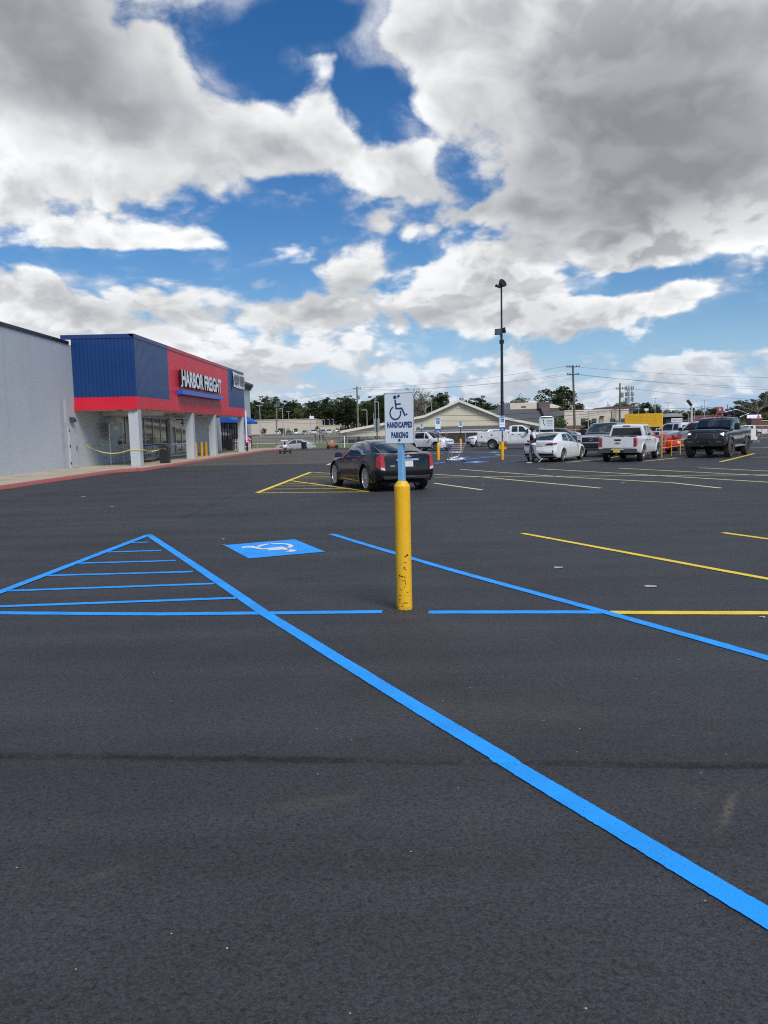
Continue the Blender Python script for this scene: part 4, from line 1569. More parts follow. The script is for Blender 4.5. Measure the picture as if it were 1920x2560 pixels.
class Car:
    """a vehicle lofted from its side outline, plan and cross-section; local x forward, y left, z up"""

    def __init__(s, **k):
        s.__dict__.update(k)
        s.k = k
        s.flare = k.get('flare', .02)
        s.bed = k.get('bed')

    def zbot(s, x):
        z = interp(s.sill, x)
        for wx in (s.wf, s.wr):
            d = abs(x - wx)
            if d < s.ra:
                z = max(z, s.rw + math.sqrt(max(0, s.ra ** 2 - d * d)) * s.k.get('archk', 1.0))
        return z

    def arch_d(s, x, z):
        return min(math.hypot(x - w, z - s.rw) - s.ra for w in (s.wf, s.wr))

    PROF = [(0, .955), (.1, .985), (.35, 1.0), (.6, .995), (.82, .975), (.94, .955), (1, .925)]

    def body_pt(s, x, i, n, f=None):
        """i in 0..n up the flank"""
        lo, hi = s.zbot(x), interp(s.zs, x)
        t = i / n
        z = lo + (hi - lo) * t
        sill = interp(s.sill, x)
        rel = (z - sill) / max(.05, hi - sill)
        y = interp(s.hw, x) * interp(s.k.get('prof', Car.PROF), min(1, max(0, rel)))
        d = s.arch_d(x, z)
        if -.01 <= d < .10:
            y += s.flare * (1 - max(0, d) / .10)
        return y, z

    def xoff(s, x, z, f):
        """nose and tail shape: f is y as a fraction of half width"""
        a = sstep(s.xf - .55, s.xf, x)
        b = 1 - sstep(s.xr, s.xr + .5, x)
        o = 0
        if a > 0:
            o += a * interp(s.nose, z) - s.k.get('bowf', .14) * a * a * abs(f) ** 2.2
        if b > 0:
            o -= b * interp(s.tail, z) - s.k.get('bowr', .09) * b * b * abs(f) ** 2.2
        return o

    FR = [1, .93, .8, .6, .38, .18, 0]

    def crown(s, x, f):
        zs_, zc_ = interp(s.zs, x), interp(s.zc, x)
        if s.bed and s.bed[0] < x < s.bed[1]:
            if abs(f) < .9:
                return s.bed[2] if abs(f) < .88 else zs_
            return zs_
        g = (abs(f))
        return zs_ + (zc_ - zs_) * (1 - g ** 3.0)

    def stations(s):
        xs_ = set()
        n = int((s.xf - s.xr) / .075)
        for i in range(n + 1):
            xs_.add(round(s.xr + (s.xf - s.xr) * i / n, 4))
        for w in (s.wf, s.wr):
            for i in range(25):
                xs_.add(round(w - s.ra * math.cos(math.pi * i / 24), 4))
            xs_.add(round(w - s.ra - .003, 4))
            xs_.add(round(w + s.ra + .003, 4))
        if s.bed:
            for e in (0, 1):
                xs_.add(round(s.bed[e] - .004, 4))
                xs_.add(round(s.bed[e] + .004, 4))
        return sorted(q for q in xs_ if s.xr - 1e-6 <= q <= s.xf + 1e-6)

    def build_body(s, mat):
        N = 12
        mb = MB()
        rows = []
        top = Car.FR + [-f for f in Car.FR[:-1]][::-1]
        if s.bed:
            top = [1, .93, .905, .9, .88, .6, .3, 0, -.3, -.6, -.88, -.9, -.905, -.93, -1]
        XS = s.stations()
        for x in XS:
            r = []
            for i in range(N + 1):
                y, z = s.body_pt(x, i, N)
                f = y / max(.1, interp(s.hw, x))
                r.append((x + s.xoff(x, z, f), y, z))
            yt, zt_ = s.body_pt(x, N, N)
            for f in top[1:-1]:
                z = s.crown(x, f)
                r.append((x + s.xoff(x, z, f * yt / max(.1, interp(s.hw, x))), yt * f, z))
            for i in range(N, -1, -1):
                y, z = s.body_pt(x, i, N)
                f = y / max(.1, interp(s.hw, x))
                r.append((x + s.xoff(x, z, f), -y, z))
            r.append(r[0])
            rows.append(r)
        mb.grid(rows, mat)
        # end caps
        for x in (XS[0], XS[-1]):
            cr = []
            for i in range(N + 1):
                y, z = s.body_pt(x, i, N)
                r = []
                zs_ = interp(s.zs, x)
                lo = s.zbot(x)
                for f in top:
                    zz_ = z + (s.crown(x, f) - zs_) * ((z - lo) / max(.01, zs_ - lo)) ** 2
                    fr = f * y / max(.1, interp(s.hw, x))
                    r.append((x + s.xoff(x, zz_, fr), y * f, zz_))
                cr.append(r)
            mb.grid(cr, mat)
        s.bodymesh = mb
        return mb

    # greenhouse -----------------------------------------------------------
    def gh_section(s, x):
        g = s.gh
        return interp(g['yb'], x), interp(g['zb'], x), interp(g['yr'], x), interp(g['zr'], x)

    def side_pt(s, x, t, sg=1, off=0.0):
        yb, zb_, yr, zr = s.gh_section(x)
        y = yb + (yr - yb) * t + .028 * math.sin(math.pi * t)
        z = zb_ + (zr - zb_) * t
        return Vector((x, sg * (y + off * .93), z + off * .3))

    def top_pt(s, x, f, off=0.0):
        yb, zb_, yr, zr = s.gh_section(x)
        g = s.gh
        z = zr + interp(g['cr'], x) * (1 - abs(f) ** 2.4)
        bx = (interp(g['bow'], x)) * (1 - f * f)
        p = Vector((x + bx, yr * f, z))
        if off:
            e = .01
            q = interp(g['zr'], x + e) - interp(g['zr'], x - e)
            n = Vector((-q, 0, 2 * e)).normalized()
            p += n * off
        return p

    def build_gh(s, mb, mat):
        g = s.gh
        x0, x1 = g['zr'][0][0], g['zr'][-1][0]
        cuts = sorted({p[0] for p in g['zr']} | {p[0] for p in g['zb']})
        xs_ = []
        for a, b in zip(cuts, cuts[1:]):
            n = max(2, int((b - a) / .09))
            xs_ += [a + (b - a) * i / n for i in range(n)]
        xs_.append(cuts[-1])
        rows = []
        FT = [1, .97, .9, .75, .5, .25, 0]
        FT = FT + [-f for f in FT[:-1]][::-1]
        for x in xs_:
            r = [s.side_pt(x, t / 6, 1) for t in range(7)]
            r += [s.top_pt(x, f) for f in FT[1:-1]]
            r += [s.side_pt(x, t / 6, -1) for t in range(6, -1, -1)]
            rows.append(r)
        mb.grid(rows, mat)
        n = len(rows[0])
        # ends drop to the body
        mb.add(rows[0], [tuple(range(n))], mat)
        mb.add(rows[-1], [tuple(range(n))[::-1]], mat)

    def pane_side(s, c, sg, mat=None, off=.006, nx=8, nt_=4):
        """c: four (x, t) corners rear-low, front-low, front-high, rear-high"""
        mb = MB()
        rows, rim = [], []
        for j in range(nt_ + 1):
            v = j / nt_
            r = []
            for i in range(nx + 1):
                u = i / nx
                x = (c[0][0] * (1 - u) + c[1][0] * u) * (1 - v) + (c[3][0] * (1 - u) + c[2][0] * u) * v
                t = (c[0][1] * (1 - u) + c[1][1] * u) * (1 - v) + (c[3][1] * (1 - u) + c[2][1] * u) * v
                r.append(s.side_pt(x, t, sg, off))
            rows.append(r)
        mb.grid(rows, mat)
        return mb

    def pane_top(s, xa, xb, f, mat=None, off=.008, fa=None):
        mb = MB()
        rows = []
        fa = fa if fa is not None else f
        for j in range(7):
            v = j / 6
            x = xa + (xb - xa) * v
            ff = f + (fa - f) * v
            rows.append([s.top_pt(x, ff * (-1 + 2 * i / 12), off) for i in range(13)])
        mb.grid(rows, mat)
        return mb

    def finish(s, root, mat):
        mb = MB()
        s.build_body(mat)
        mb = s.bodymesh
        s.bvh = BVHTree.FromPolygons([tuple(v) for v in mb.v], [tuple(f) for f in mb.f])
        if s.gh:
            s.build_gh(mb, mat)
        # dark floor pan between the wheels
        w = interp(s.hw, 0) - .22
        fl = interp(s.sill, 0)
        mb.box2((s.xr + .35, -w, fl + .02), (s.xf - .35, w, min(interp(s.zs, s.wr), interp(s.zs, s.wf)) - .12), UNDER)
        for wx in (s.wf, s.wr):
            for sg in (-1, 1):
                mb.box2((wx - s.ra * .95, sg * (w - .02), s.rw - .05), (wx + s.ra * .95, sg * (w + .0), s.rw + s.ra * .9), UNDER)
        mb.tube([(s.wf, -w, s.rw), (s.wf, w, s.rw)], .07, 8, UNDER)
        mb.tube([(s.wr, -w, s.rw), (s.wr, w, s.rw)], .09, 8, UNDER)
        s.body = mb.build('body', mat, root, smooth=32, weld=True)
        return s.body

    def hit(s, p, d):
        h = s.bvh.ray_cast(Vector(p), Vector(d))
        return h[0]

    def patch(s, side, quad, off=.008, nu=8, nv=4, mb=None, mat=None, depth=.03):
        """a plate that follows the body. side: 'f','r' -> quad of (y,z); 'l','R' -> quad of (x,z)"""
        mb = mb or MB()
        rows = []
        for j in range(nv + 1):
            v = j / nv
            r = []
            for i in range(nu + 1):
                u = i / nu
                a = (quad[0][0] * (1 - u) + quad[1][0] * u) * (1 - v) + (quad[3][0] * (1 - u) + quad[2][0] * u) * v
                b = (quad[0][1] * (1 - u) + quad[1][1] * u) * (1 - v) + (quad[3][1] * (1 - u) + quad[2][1] * u) * v
                if side == 'f':
                    o, d = (s.xf + 2, a, b), (-1, 0, 0)
                elif side == 'r':
                    o, d = (s.xr - 2, a, b), (1, 0, 0)
                elif side == 'l':
                    o, d = (a, 3, b), (0, -1, 0)
                elif side == 'R':
                    o, d = (a, -3, b), (0, 1, 0)
                else:
                    o, d = (a, b, 4), (0, 0, -1)
                h = s.hit(o, d)
                d = Vector(d)
                p = (h if h is not None else (r[-1][0] + d * off if r else Vector(o) + d * 2)) - d * off
                r.append((p, d))
            rows.append(r)
        n0 = len(mb.v)
        mb.grid([[p for p, d in r] for r in rows], mat)
        # skirt so the plate has thickness
        ring = [r for r in rows[0]] + [r[-1] for r in rows[1:]] + list(reversed(rows[-1]))[1:] + [r[0] for r in reversed(rows[1:-1])]
        vs = [p for p, d in ring] + [p + d * (off + depth * .3) for p, d in ring]
        n = len(ring)
        mb.add(vs, [(i, (i + 1) % n, n + (i + 1) % n, n + i) for i in range(n)], mat)
        return mb

    def part(s, name, root, side, quad, mat, off=.008, nu=8, nv=4, smooth=40, parent=None):
        return s.patch(side, quad, off, nu, nv).build(name, mat, parent or root, smooth=smooth)

    def both(s, name, root, side, quad, mat, off=.008, nu=8, nv=4):
        s.part(name, root, side, quad, mat, off, nu, nv)
        if side in 'fr':
            q = [(-a, b) for a, b in quad]
        else:
            q = quad
            side = 'R' if side == 'l' else 'l'
        return s.part(name, root, side, q, mat, off, nu, nv)

    def windows(s, root, sides, ws, rear=None, gmat=None, surround=None):
        for c in sides:
            for sg in (1, -1):
                if surround:
                    d = .022
                    cx = sum(p[0] for p in c) / 4
                    ct = sum(p[1] for p in c) / 4
                    c2 = [(p[0] + (d if p[0] > cx else -d), min(1.0, max(-.02, p[1] + (.05 if p[1] > ct else -.05)))) for p in c]
                    s.pane_side(c2, sg, off=.003).build('window_surround', surround, root, smooth=40)
                s.pane_side(c, sg).build('side_window', gmat or GLASS, root, smooth=40)
        s.pane_top(*ws).build('windscreen', gmat or GLASS, root, smooth=60)
        if rear:
            s.pane_top(*rear).build('rear_window', gmat or GLASS, root, smooth=60)

    def wheels(s, root, rim=None, style='spoke', n=5, tw=.22, rr=.68, mud=False, steer=0.0):
        y = interp(s.hw, s.wf) - tw * .5 + s.k.get('track', .0)
        tm = M('tyre_muddy', (.06, .048, .035), .9, var=.3, dirt=.6) if mud else RUBBER
        for wx in (s.wf, s.wr):
            for sg in (1, -1):
                w = bpy.data.objects.new('wheel', None)
                COL.objects.link(w)
                w.parent = root
                w.location = (wx, sg * y, s.rw)
                w.rotation_euler = (0, 0, (0 if sg > 0 else math.pi) + (steer if wx == s.wf else 0))
                key = (s.rw, tw, rr, style, n, rim.name if rim else '', mud)
                if key not in Car.wcache:
                    Car.wcache[key] = make_wheel(s.rw, tw, rr, style, n, rim or RIM, tm)
                for nm, me in Car.wcache[key]:
                    o = bpy.data.objects.new(nm, me)
                    COL.objects.link(o)
                    o.parent = w
    wcache = {}

    def mirrors(s, root, x, z, y, mat, size=(.10, .20, .15), arm=PLASB):
        for sg in (1, -1):
            mb = MB()
            mb.box((x, sg * (y + size[1] * .55), z), size, mat, bev=min(size) * .3)
            mb.box((x + .01, sg * y, z - size[2] * .35), (.06, .14, .03), arm)
            mb.box((x - size[0] * .5 - .002, sg * (y + size[1] * .55), z), (.006, size[1] * .82, size[2] * .8), GLASS)
            mb.build('wing_mirror', mat, root, smooth=40)

    def handles(s, root, xs_, z, mat, L=.17):
        for x in xs_:
            for side in ('l', 'R'):
                s.patch(side, [(x - L / 2, z - .015), (x + L / 2, z - .015), (x + L / 2, z + .015), (x - L / 2, z + .015)], .028, 4, 2).build('door_handle', mat, root, smooth=40)

    def seams(s, root, xs_, z0, z1):
        """shut lines of the doors"""
        for a in xs_:
            xa, xb = a if isinstance(a, tuple) else (a, a)
            for side in ('l', 'R'):
                s.patch(side, [(xa - .006, z0), (xa + .006, z0), (xb + .006, z1), (xb - .006, z1)], .0025, 1, 10, depth=.01).build('door_gap', SEAM, root)

    def plate(s, root, end, z, mat, y=0.0, off=.015):
        s.patch(end, [(y - .155, z - .08), (y + .155, z - .08), (y + .155, z + .08), (y - .155, z + .08)], off, 4, 2).build('number_plate', mat, root)


def make_wheel(r, tw, rr, style, n, rim, tyre):
    out = []
    ri = r * rr
    h = tw / 2
    Q = Matrix.Rotation(R_(-90), 4, 'X')     # lathe z -> +y (outer face)
    mb = MB()
    mb.lathe([(ri, -h * .9), (ri + .02, -h), (r - .04, -h), (r - .008, -h * .86), (r, -h * .6), (r, h * .6), (r - .008, h * .86), (r - .04, h), (ri + .02, h), (ri, h * .9)], 36, tyre, Q, closed=True)
    o = mb.build('tyre', tyre, smooth=35)
    out.append(('tyre', o.data))
    bpy.data.objects.remove(o)
    mb = MB()
    mb.lathe([(ri + .005, -h * .9), (ri + .005, h * .93), (ri - .018, h * .93), (ri - .03, h * .55), (ri - .04, -h * .2), (.02, -h * .25)], 32, rim, Q)
    mb.lathe([(0, h * .45), (ri - .03, h * .1), (ri - .03, h * .05), (0, h * .05)], 24, RIMD if rim is RIMD else (RIMS if style != 'steel' else rim), Q)
    if style == 'spoke':
        for k in range(n):
            a = 2 * math.pi * k / n
            for da in ((-.16, .16) if n <= 5 else (0,)):
                wd = .035 if n <= 5 else (.05 if n < 9 else .028)
                m1 = Matrix.Rotation(a + da, 4, 'Y')
                c = m1 @ Vector((ri * .52, h * .66, 0))
                mb.box(c, (ri * .92, .03, wd), rim, m1.to_3x3())
        mb.lathe([(.075, h * .45), (.07, h * .82), (0, h * .86)], 16, rim, Q)
    elif style == 'steel':
        mb.lathe([(ri - .03, h * .3), (ri * .75, h * .55), (ri * .5, h * .3), (ri * .3, h * .75), (0, h * .78)], 24, rim, Q)
        for k in range(8):
            a = 2 * math.pi * k / 8
            mb.lathe([(.022, h * .56), (0, h * .58)], 8, RIMD, Matrix.Rotation(a, 4, 'Y') @ Matrix.Translation((ri * .72, 0, 0)) @ Q)
    o = mb.build('rim', rim, smooth=35)
    out.append(('rim', o.data))
    bpy.data.objects.remove(o)
    return out


def place(root, anchor_local, xy, ang):
    """puts the car so that local point (x,y) lies on ground point xy"""
    c, s_ = math.cos(ang), math.sin(ang)
    ax, ay = anchor_local
    root.location = (xy[0] - (c * ax - s_ * ay), xy[1] - (s_ * ax + c * ay), 0)
    root.rotation_euler = (0, 0, ang)


# ================= black coupe =================
BLKP = paint('black_metallic', (.008, .009, .0105), .25, 0)
t = thing('coupe', 'black two-door coupe parked behind the blue and white handicapped parking sign', 'car')
cts = Car(xf=2.40, xr=-2.39, wf=1.46, wr=-1.42, rw=.36, ra=.41, flare=.03,
          hw=[(-2.39, .80), (-2.1, .885), (-1.4, .935), (-.6, .915), (.6, .905), (1.5, .92), (2.1, .86), (2.40, .74)],
          zs=[(-2.39, 1.02), (-2.0, 1.07), (-1.5, 1.06), (-.5, 1.00), (.5, .95), (1.0, .90), (1.6, .84), (2.2, .74), (2.40, .66)],
          zc=[(-2.39, 1.05), (-2.0, 1.10), (-1.5, 1.10), (0, 1.02), (.8, 1.0), (1.1, .99), (1.7, .92), (2.2, .80), (2.40, .70)],
          sill=[(-2.39, .36), (-2.0, .26), (-1.0, .20), (1.0, .20), (2.1, .22), (2.4, .28)],
          nose=[(.2, -.06), (.5, .02), (.7, -.06), (.9, -.2)], tail=[(.3, -.05), (.55, .04), (.80, .02), (1.0, -.02), (1.1, -.06)],
          gh=dict(yb=[(-2.02, .62), (-1.6, .78), (-1.0, .84), (0, .84), (.95, .78)], zb=[(-2.02, 1.055), (-1.5, 1.05), (-.5, .99), (.5, .94), (.95, .90)],
                  yr=[(-2.02, .60), (-1.5, .60), (-.9, .575), (-.3, .575), (.15, .585), (.95, .73)], zr=[(-2.02, 1.075), (-1.5, 1.225), (-.9, 1.37), (-.3, 1.405), (.15, 1.37), (.95, .955)],
                  cr=[(-2.02, .03), (-1, .035), (0, .035), (.95, .05)], bow=[(-2.02, -.12), (-1.3, -.05), (-.6, 0), (.1, .05), (.95, .20)]))
cts.finish(t, BLKP)
cts.windows(t, [[(-.62, .10), (.74, .10), (.10, .90), (-.52, .90)], [(-1.12, .12), (-.66, .10), (-.56, .90), (-.86, .86)]], (.93, .20, .97, None, .008, .93), (-1.99, -1.0, .93, None, .008, .9), GLASSG, CHROME)
for sg in (1, -1):
    mb = MB()
    cts.patch('r', [(sg * .665, .62), (sg * .80, .66), (sg * .775, 1.03), (sg * .69, 1.05)], .03, 5, 8, mb, TAILR)
    cts.patch('r', [(sg * .67, .60), (sg * .785, .63), (sg * .785, .70), (sg * .675, .67)], .033, 4, 3, mb, LENSW)
    mb.build('tail_lamp', TAILR, t, smooth=40)
    cts.patch('l' if sg > 0 else 'R', [(-2.33, .64), (-2.19, .70), (-2.16, .98), (-2.31, 1.03)], .014, 4, 8).build('tail_lamp', TAILR, t, smooth=40)
cts.part('brake_lamp', t, 'r', [(-.34, 1.035), (.34, 1.035), (.30, 1.075), (-.30, 1.075)], TAILD, .012)
cts.part('boot_trim', t, 'r', [(-.33, .865), (.33, .865), (.33, .915), (-.33, .915)], CHROME, .02)
mb = MB()
mb.lathe([(.0, .02), (.05, .018), (.062, 0)], 18, CHROME, Matrix.Translation((-2.43, 0, .965)) @ Matrix.Rotation(R_(-90), 4, 'Y'))
mb.box((-2.435, .0, .965), (.02, .19, .035), CHROME, bev=.008)
mb.build('boot_emblem', CHROME, t, smooth=40)
cts.plate(t, 'r', .775, PLATEW, off=.012)
cts.part('boot_lettering', t, 'r', [(.38, .715), (.52, .715), (.52, .735), (.38, .735)], CHROME, .006, 6, 1)
cts.part('rear_valance', t, 'r', [(-.66, .36), (.66, .36), (.72, .45), (-.72, .45)], PLASG, .012)
mb = MB()
cts.patch('r', [(-.17, .30), (.17, .30), (.22, .43), (-.22, .43)], .03, 5, 3, mb, CHROME)
cts.patch('r', [(-.13, .33), (.13, .33), (.165, .40), (-.165, .40)], .036, 5, 3, mb, PLASB)
mb.build('exhaust', CHROME, t)
cts.both('head_lamp', t, 'l', [(1.95, .62), (2.28, .60), (2.25, .70), (1.85, .78)], LENSW, .008)
cts.both('head_lamp', t, 'f', [(.45, .58), (.68, .60), (.68, .74), (.50, .70)], LENSW, .008)
cts.part('grille', t, 'f', [(-.36, .40), (.36, .40), (.42, .68), (-.42, .68)], PLASB, .01)
cts.seams(t, [(-.62, -.52), (.86, .78)], .27, .93)
cts.both('sill_trim', t, 'l', [(-.95, .205), (1.0, .205), (1.0, .235), (-.95, .235)], PLASG, .012)
mb = MB()
for sg in (1, -1):
    cts.patch('l' if sg > 0 else 'R', [(-.88, .965), (.80, .905), (.80, .925), (-.88, .985)], .010, 14, 1, mb)
mb.build('beltline_trim', CHROME, t)
cts.handles(t, [(-.42)], .86, CHROME, .2)
cts.mirrors(t, .66, 1.0, .90, BLKP, (.13, .22, .16))
cts.wheels(t, RIMB, 'spoke', 14, .235, .78)
place(t, (cts.wr, .82), G(921, 1227), heading(-.36, .93))

# ================= white saloon =================
WHTP = paint('white_pearl', (.74, .76, .76), .25)
t = thing('saloon_car', 'white four-door saloon parked just behind the walking man', 'car')
sal = Car(xf=2.42, xr=-2.43, wf=1.42, wr=-1.385, rw=.33, ra=.385, flare=.022,
          hw=[(-2.43, .76), (-2.15, .86), (-1.4, .925), (-.6, .92), (.6, .915), (1.5, .91), (2.1, .85), (2.42, .70)],
          zs=[(-2.43, .98), (-2.1, 1.03), (-1.5, 1.02), (-.5, .97), (.5, .92), (1.0, .88), (1.6, .81), (2.2, .70), (2.42, .62)],
          zc=[(-2.43, 1.02), (-2.1, 1.07), (-1.5, 1.07), (0, 1.02), (.8, 1.0), (1.15, .97), (1.7, .88), (2.2, .76), (2.42, .66)],
          sill=[(-2.43, .34), (-2.0, .24), (-1.0, .19), (1.0, .19), (2.1, .20), (2.42, .25)],
          nose=[(.2, -.05), (.5, .02), (.7, -.08), (.9, -.2)], tail=[(.3, -.10), (.5, .04), (.80, -.02), (.98, .0), (1.08, -.05)],
          gh=dict(yb=[(-2.0, .60), (-1.6, .76), (-1.0, .83), (0, .845), (1.05, .78)], zb=[(-2.0, 1.03), (-1.5, 1.015), (-.5, .965), (.5, .915), (1.05, .885)],
                  yr=[(-2.0, .60), (-1.3, .595), (-.8, .58), (-.2, .59), (.2, .59), (1.05, .73)], zr=[(-2.0, 1.05), (-1.3, 1.31), (-.8, 1.42), (-.2, 1.44), (.2, 1.40), (1.05, .93)],
                  cr=[(-2.0, .03), (-1, .035), (0, .035), (1.05, .05)], bow=[(-2.0, -.14), (-1.3, -.06), (-.6, 0), (.1, .05), (1.05, .20)]))
sal.finish(t, WHTP)
sal.windows(t, [[(-.36, .08), (.84, .08), (.20, .9), (-.30, .9)], [(-1.22, .14), (-.44, .08), (-.38, .9), (-.95, .85)]], (1.03, .25, .97, None, .008, .93), (-1.97, -1.0, .94, None, .008, .9), GLASSG, None)
for sg in (1, -1):
    sal.patch('r', [(sg * .32, .86), (sg * .79, .85), (sg * .74, .955), (sg * .47, .935)], .018, 7, 4).build('tail_lamp', TAILD, t, smooth=40)
    sal.patch('l' if sg > 0 else 'R', [(-2.36, .85), (-2.10, .90), (-2.14, .955), (-2.34, .945)], .012, 4, 3).build('tail_lamp', TAILD, t, smooth=40)
    sal.patch('r', [(sg * .70, .50), (sg * .76, .47), (sg * .735, .62), (sg * .705, .60)], .012, 2, 4).build('bumper_vent', PLASB, t)
sal.part('rear_valance', t, 'r', [(-.72, .345), (.72, .345), (.76, .43), (-.76, .43)], PLASB, .014)
sal.part('plate_recess', t, 'r', [(-.36, .50), (.36, .50), (.30, .63), (-.30, .63)], M('white_shade_trim', (.60, .62, .62), .35), .006)
sal.plate(t, 'r', .55, PLATEW, off=.016)
sal.part('boot_lettering', t, 'r', [(-.22, .795), (.22, .795), (.22, .815), (-.22, .815)], CHROME, .006, 8, 1)
sal.both('head_lamp', t, 'l', [(1.9, .60), (2.28, .57), (2.25, .65), (1.8, .74)], LENSW, .008)
sal.both('head_lamp', t, 'f', [(.42, .56), (.64, .58), (.64, .70), (.48, .66)], LENSW, .008)
sal.part('grille', t, 'f', [(-.36, .36), (.36, .36), (.42, .60), (-.42, .60)], PLASB, .01)
sal.seams(t, [(-.42, -.40), (.98, .86), (-1.16, -1.28)], .28, .90)
sal.handles(t, [-.22, -1.08], .845, WHTP, .19)
sal.mirrors(t, .74, .98, .90, WHTP, (.12, .20, .14))
sal.wheels(t, RIM, 'spoke', 5, .215, .70)
place(t, (sal.wr, -.81), (8.90, 37.9), heading(math.sin(R_(33)), math.cos(R_(33))))


# ================= pickups =================
def pickup(label, matb, dims, **o):
    """cab + bed truck"""
    L, wb, W, H, rw = dims
    ra = rw + .085
    xf = L * .5
    wf = xf - o.get('fo', .95)
    wr = wf - wb
    xr = -L * .5
    cabr = o['cabr']
    bz = o.get('bz', 1.22)
    hz = o.get('hz', 1.16)
    sl = o.get('sill', .42)
    hw = W / 2
    t = thing('pickup_truck', label, 'pickup truck', group=None)
    ws0, ws1 = o.get('ws', (wf - .42, wf - 1.25))     # windscreen base / top
    belt = o.get('belt', bz - .02)
    c = Car(xf=xf, xr=xr, wf=wf, wr=wr, rw=rw, ra=ra, flare=o.get('flare', .035), bed=(xr + .09, cabr - .06, .78) if not o.get('cover') else None, track=o.get('track', .0),
            hw=[(xr, hw - .04), (xr + .3, hw - .02), (wr, hw), (0, hw - .015), (wf, hw), (xf - .35, hw - .03), (xf, hw - .15)],
            zs=[(xr, bz), (cabr - .02, bz), (cabr + .02, belt), (ws0 - .2, belt - .03), (ws0 + .2, hz - .04), (xf - .3, hz - .10), (xf, hz - .20)],
            zc=[(xr, bz + .005), (cabr - .02, bz + .005), (cabr + .02, belt + .05), (ws0, hz + .04), (xf - .4, hz), (xf, hz - .12)],
            sill=[(xr, sl + .12), (xr + .4, sl + .03), (wr - ra, sl), (0, sl - .03), (wf + ra, sl - .02), (xf, sl - .04)],
            nose=[(.3, .0), (.6, .05), (.9, .04), (1.1, 0), (1.2, -.06)], tail=[(.4, 0), (.7, .0), (1.2, .0)], bowf=o.get('bowf', .16), bowr=.02,
            prof=[(0, .95), (.08, .98), (.35, 1.0), (.6, .985), (.8, .99), (.93, .98), (1, .955)],
            gh=dict(yb=[(cabr, hw - .10), (0, hw - .09), (ws0 + .06, hw - .13)], zb=[(cabr, belt), (ws1, belt - .01), (ws0 + .06, belt - .02)],
                    yr=[(cabr, hw - .26), (cabr + .10, hw - .24), (ws1 - .2, hw - .23), (ws1, hw - .235), (ws0 + .06, hw - .15)],
                    zr=[(cabr, H - .12), (cabr + .10, H - .06), (cabr + .5, H - .04), (ws1 - .3, H - .04), (ws1, H - .075), (ws0 + .06, belt + .03)],
                    cr=[(cabr, .03), (ws1, .04), (ws0 + .06, .05)], bow=[(cabr, 0), (ws1 - .3, .0), (ws1, .05), (ws0 + .06, .16)]))
    c.finish(t, matb)
    fd = o.get('fd', (cabr + ws1) / 2)
    sides = [[(fd + .05, .08), (ws0 - .22, .08), (ws1 + .10, .88), (fd + .05, .88)]]
    if o.get('rdoor', True):
        sides.append([(cabr + .24, .08), (fd - .05, .08), (fd - .05, .88), (cabr + .26, .88)])
    c.windows(t, sides, (ws0 + .03, ws1 + .03, .94, None, .008, .92), None, o.get('gmat', GLASS))
    # back window: near-vertical
    mb = MB()
    rows = []
    for j in range(4):
        z = belt + .05 + (H - .20 - belt - .05) * j / 3
        w = (hw - .20) + (-.10) * j / 3
        rows.append([Vector((cabr - .012 + .0 * j, w * (-1 + 2 * i / 6), z)) for i in range(7)])
    mb.grid(rows)
    vs = [rows[0][0], rows[0][-1], rows[-1][-1], rows[-1][0]]
    mb.build('rear_window', GLASS, t)
    c.belt, c.H, c.cabr, c.hwid, c.bz, c.ws0, c.ws1, c.hz, c.sl = belt, H, cabr, hw, bz, ws0, ws1, hz, sl
    c.seams(t, [fd, ws0 - .02] + ([(cabr + .18, cabr + .12)] if o.get('rdoor', True) else []), sl + .08, belt - .04)
    c.seams(t, [cabr - .03], sl + .1, bz - .05)
    c.handles(t, [fd + .16] + ([cabr + .34] if o.get('rdoor', True) else []), belt - .15, o.get('hmat', matb), .19)
    c.mirrors(t, ws0 - .30, belt + .10, hw - .02, o.get('mmat', matb), (.13, .25, .22) if not o.get('bigm') else (.12, .26, .34))
    return t, c


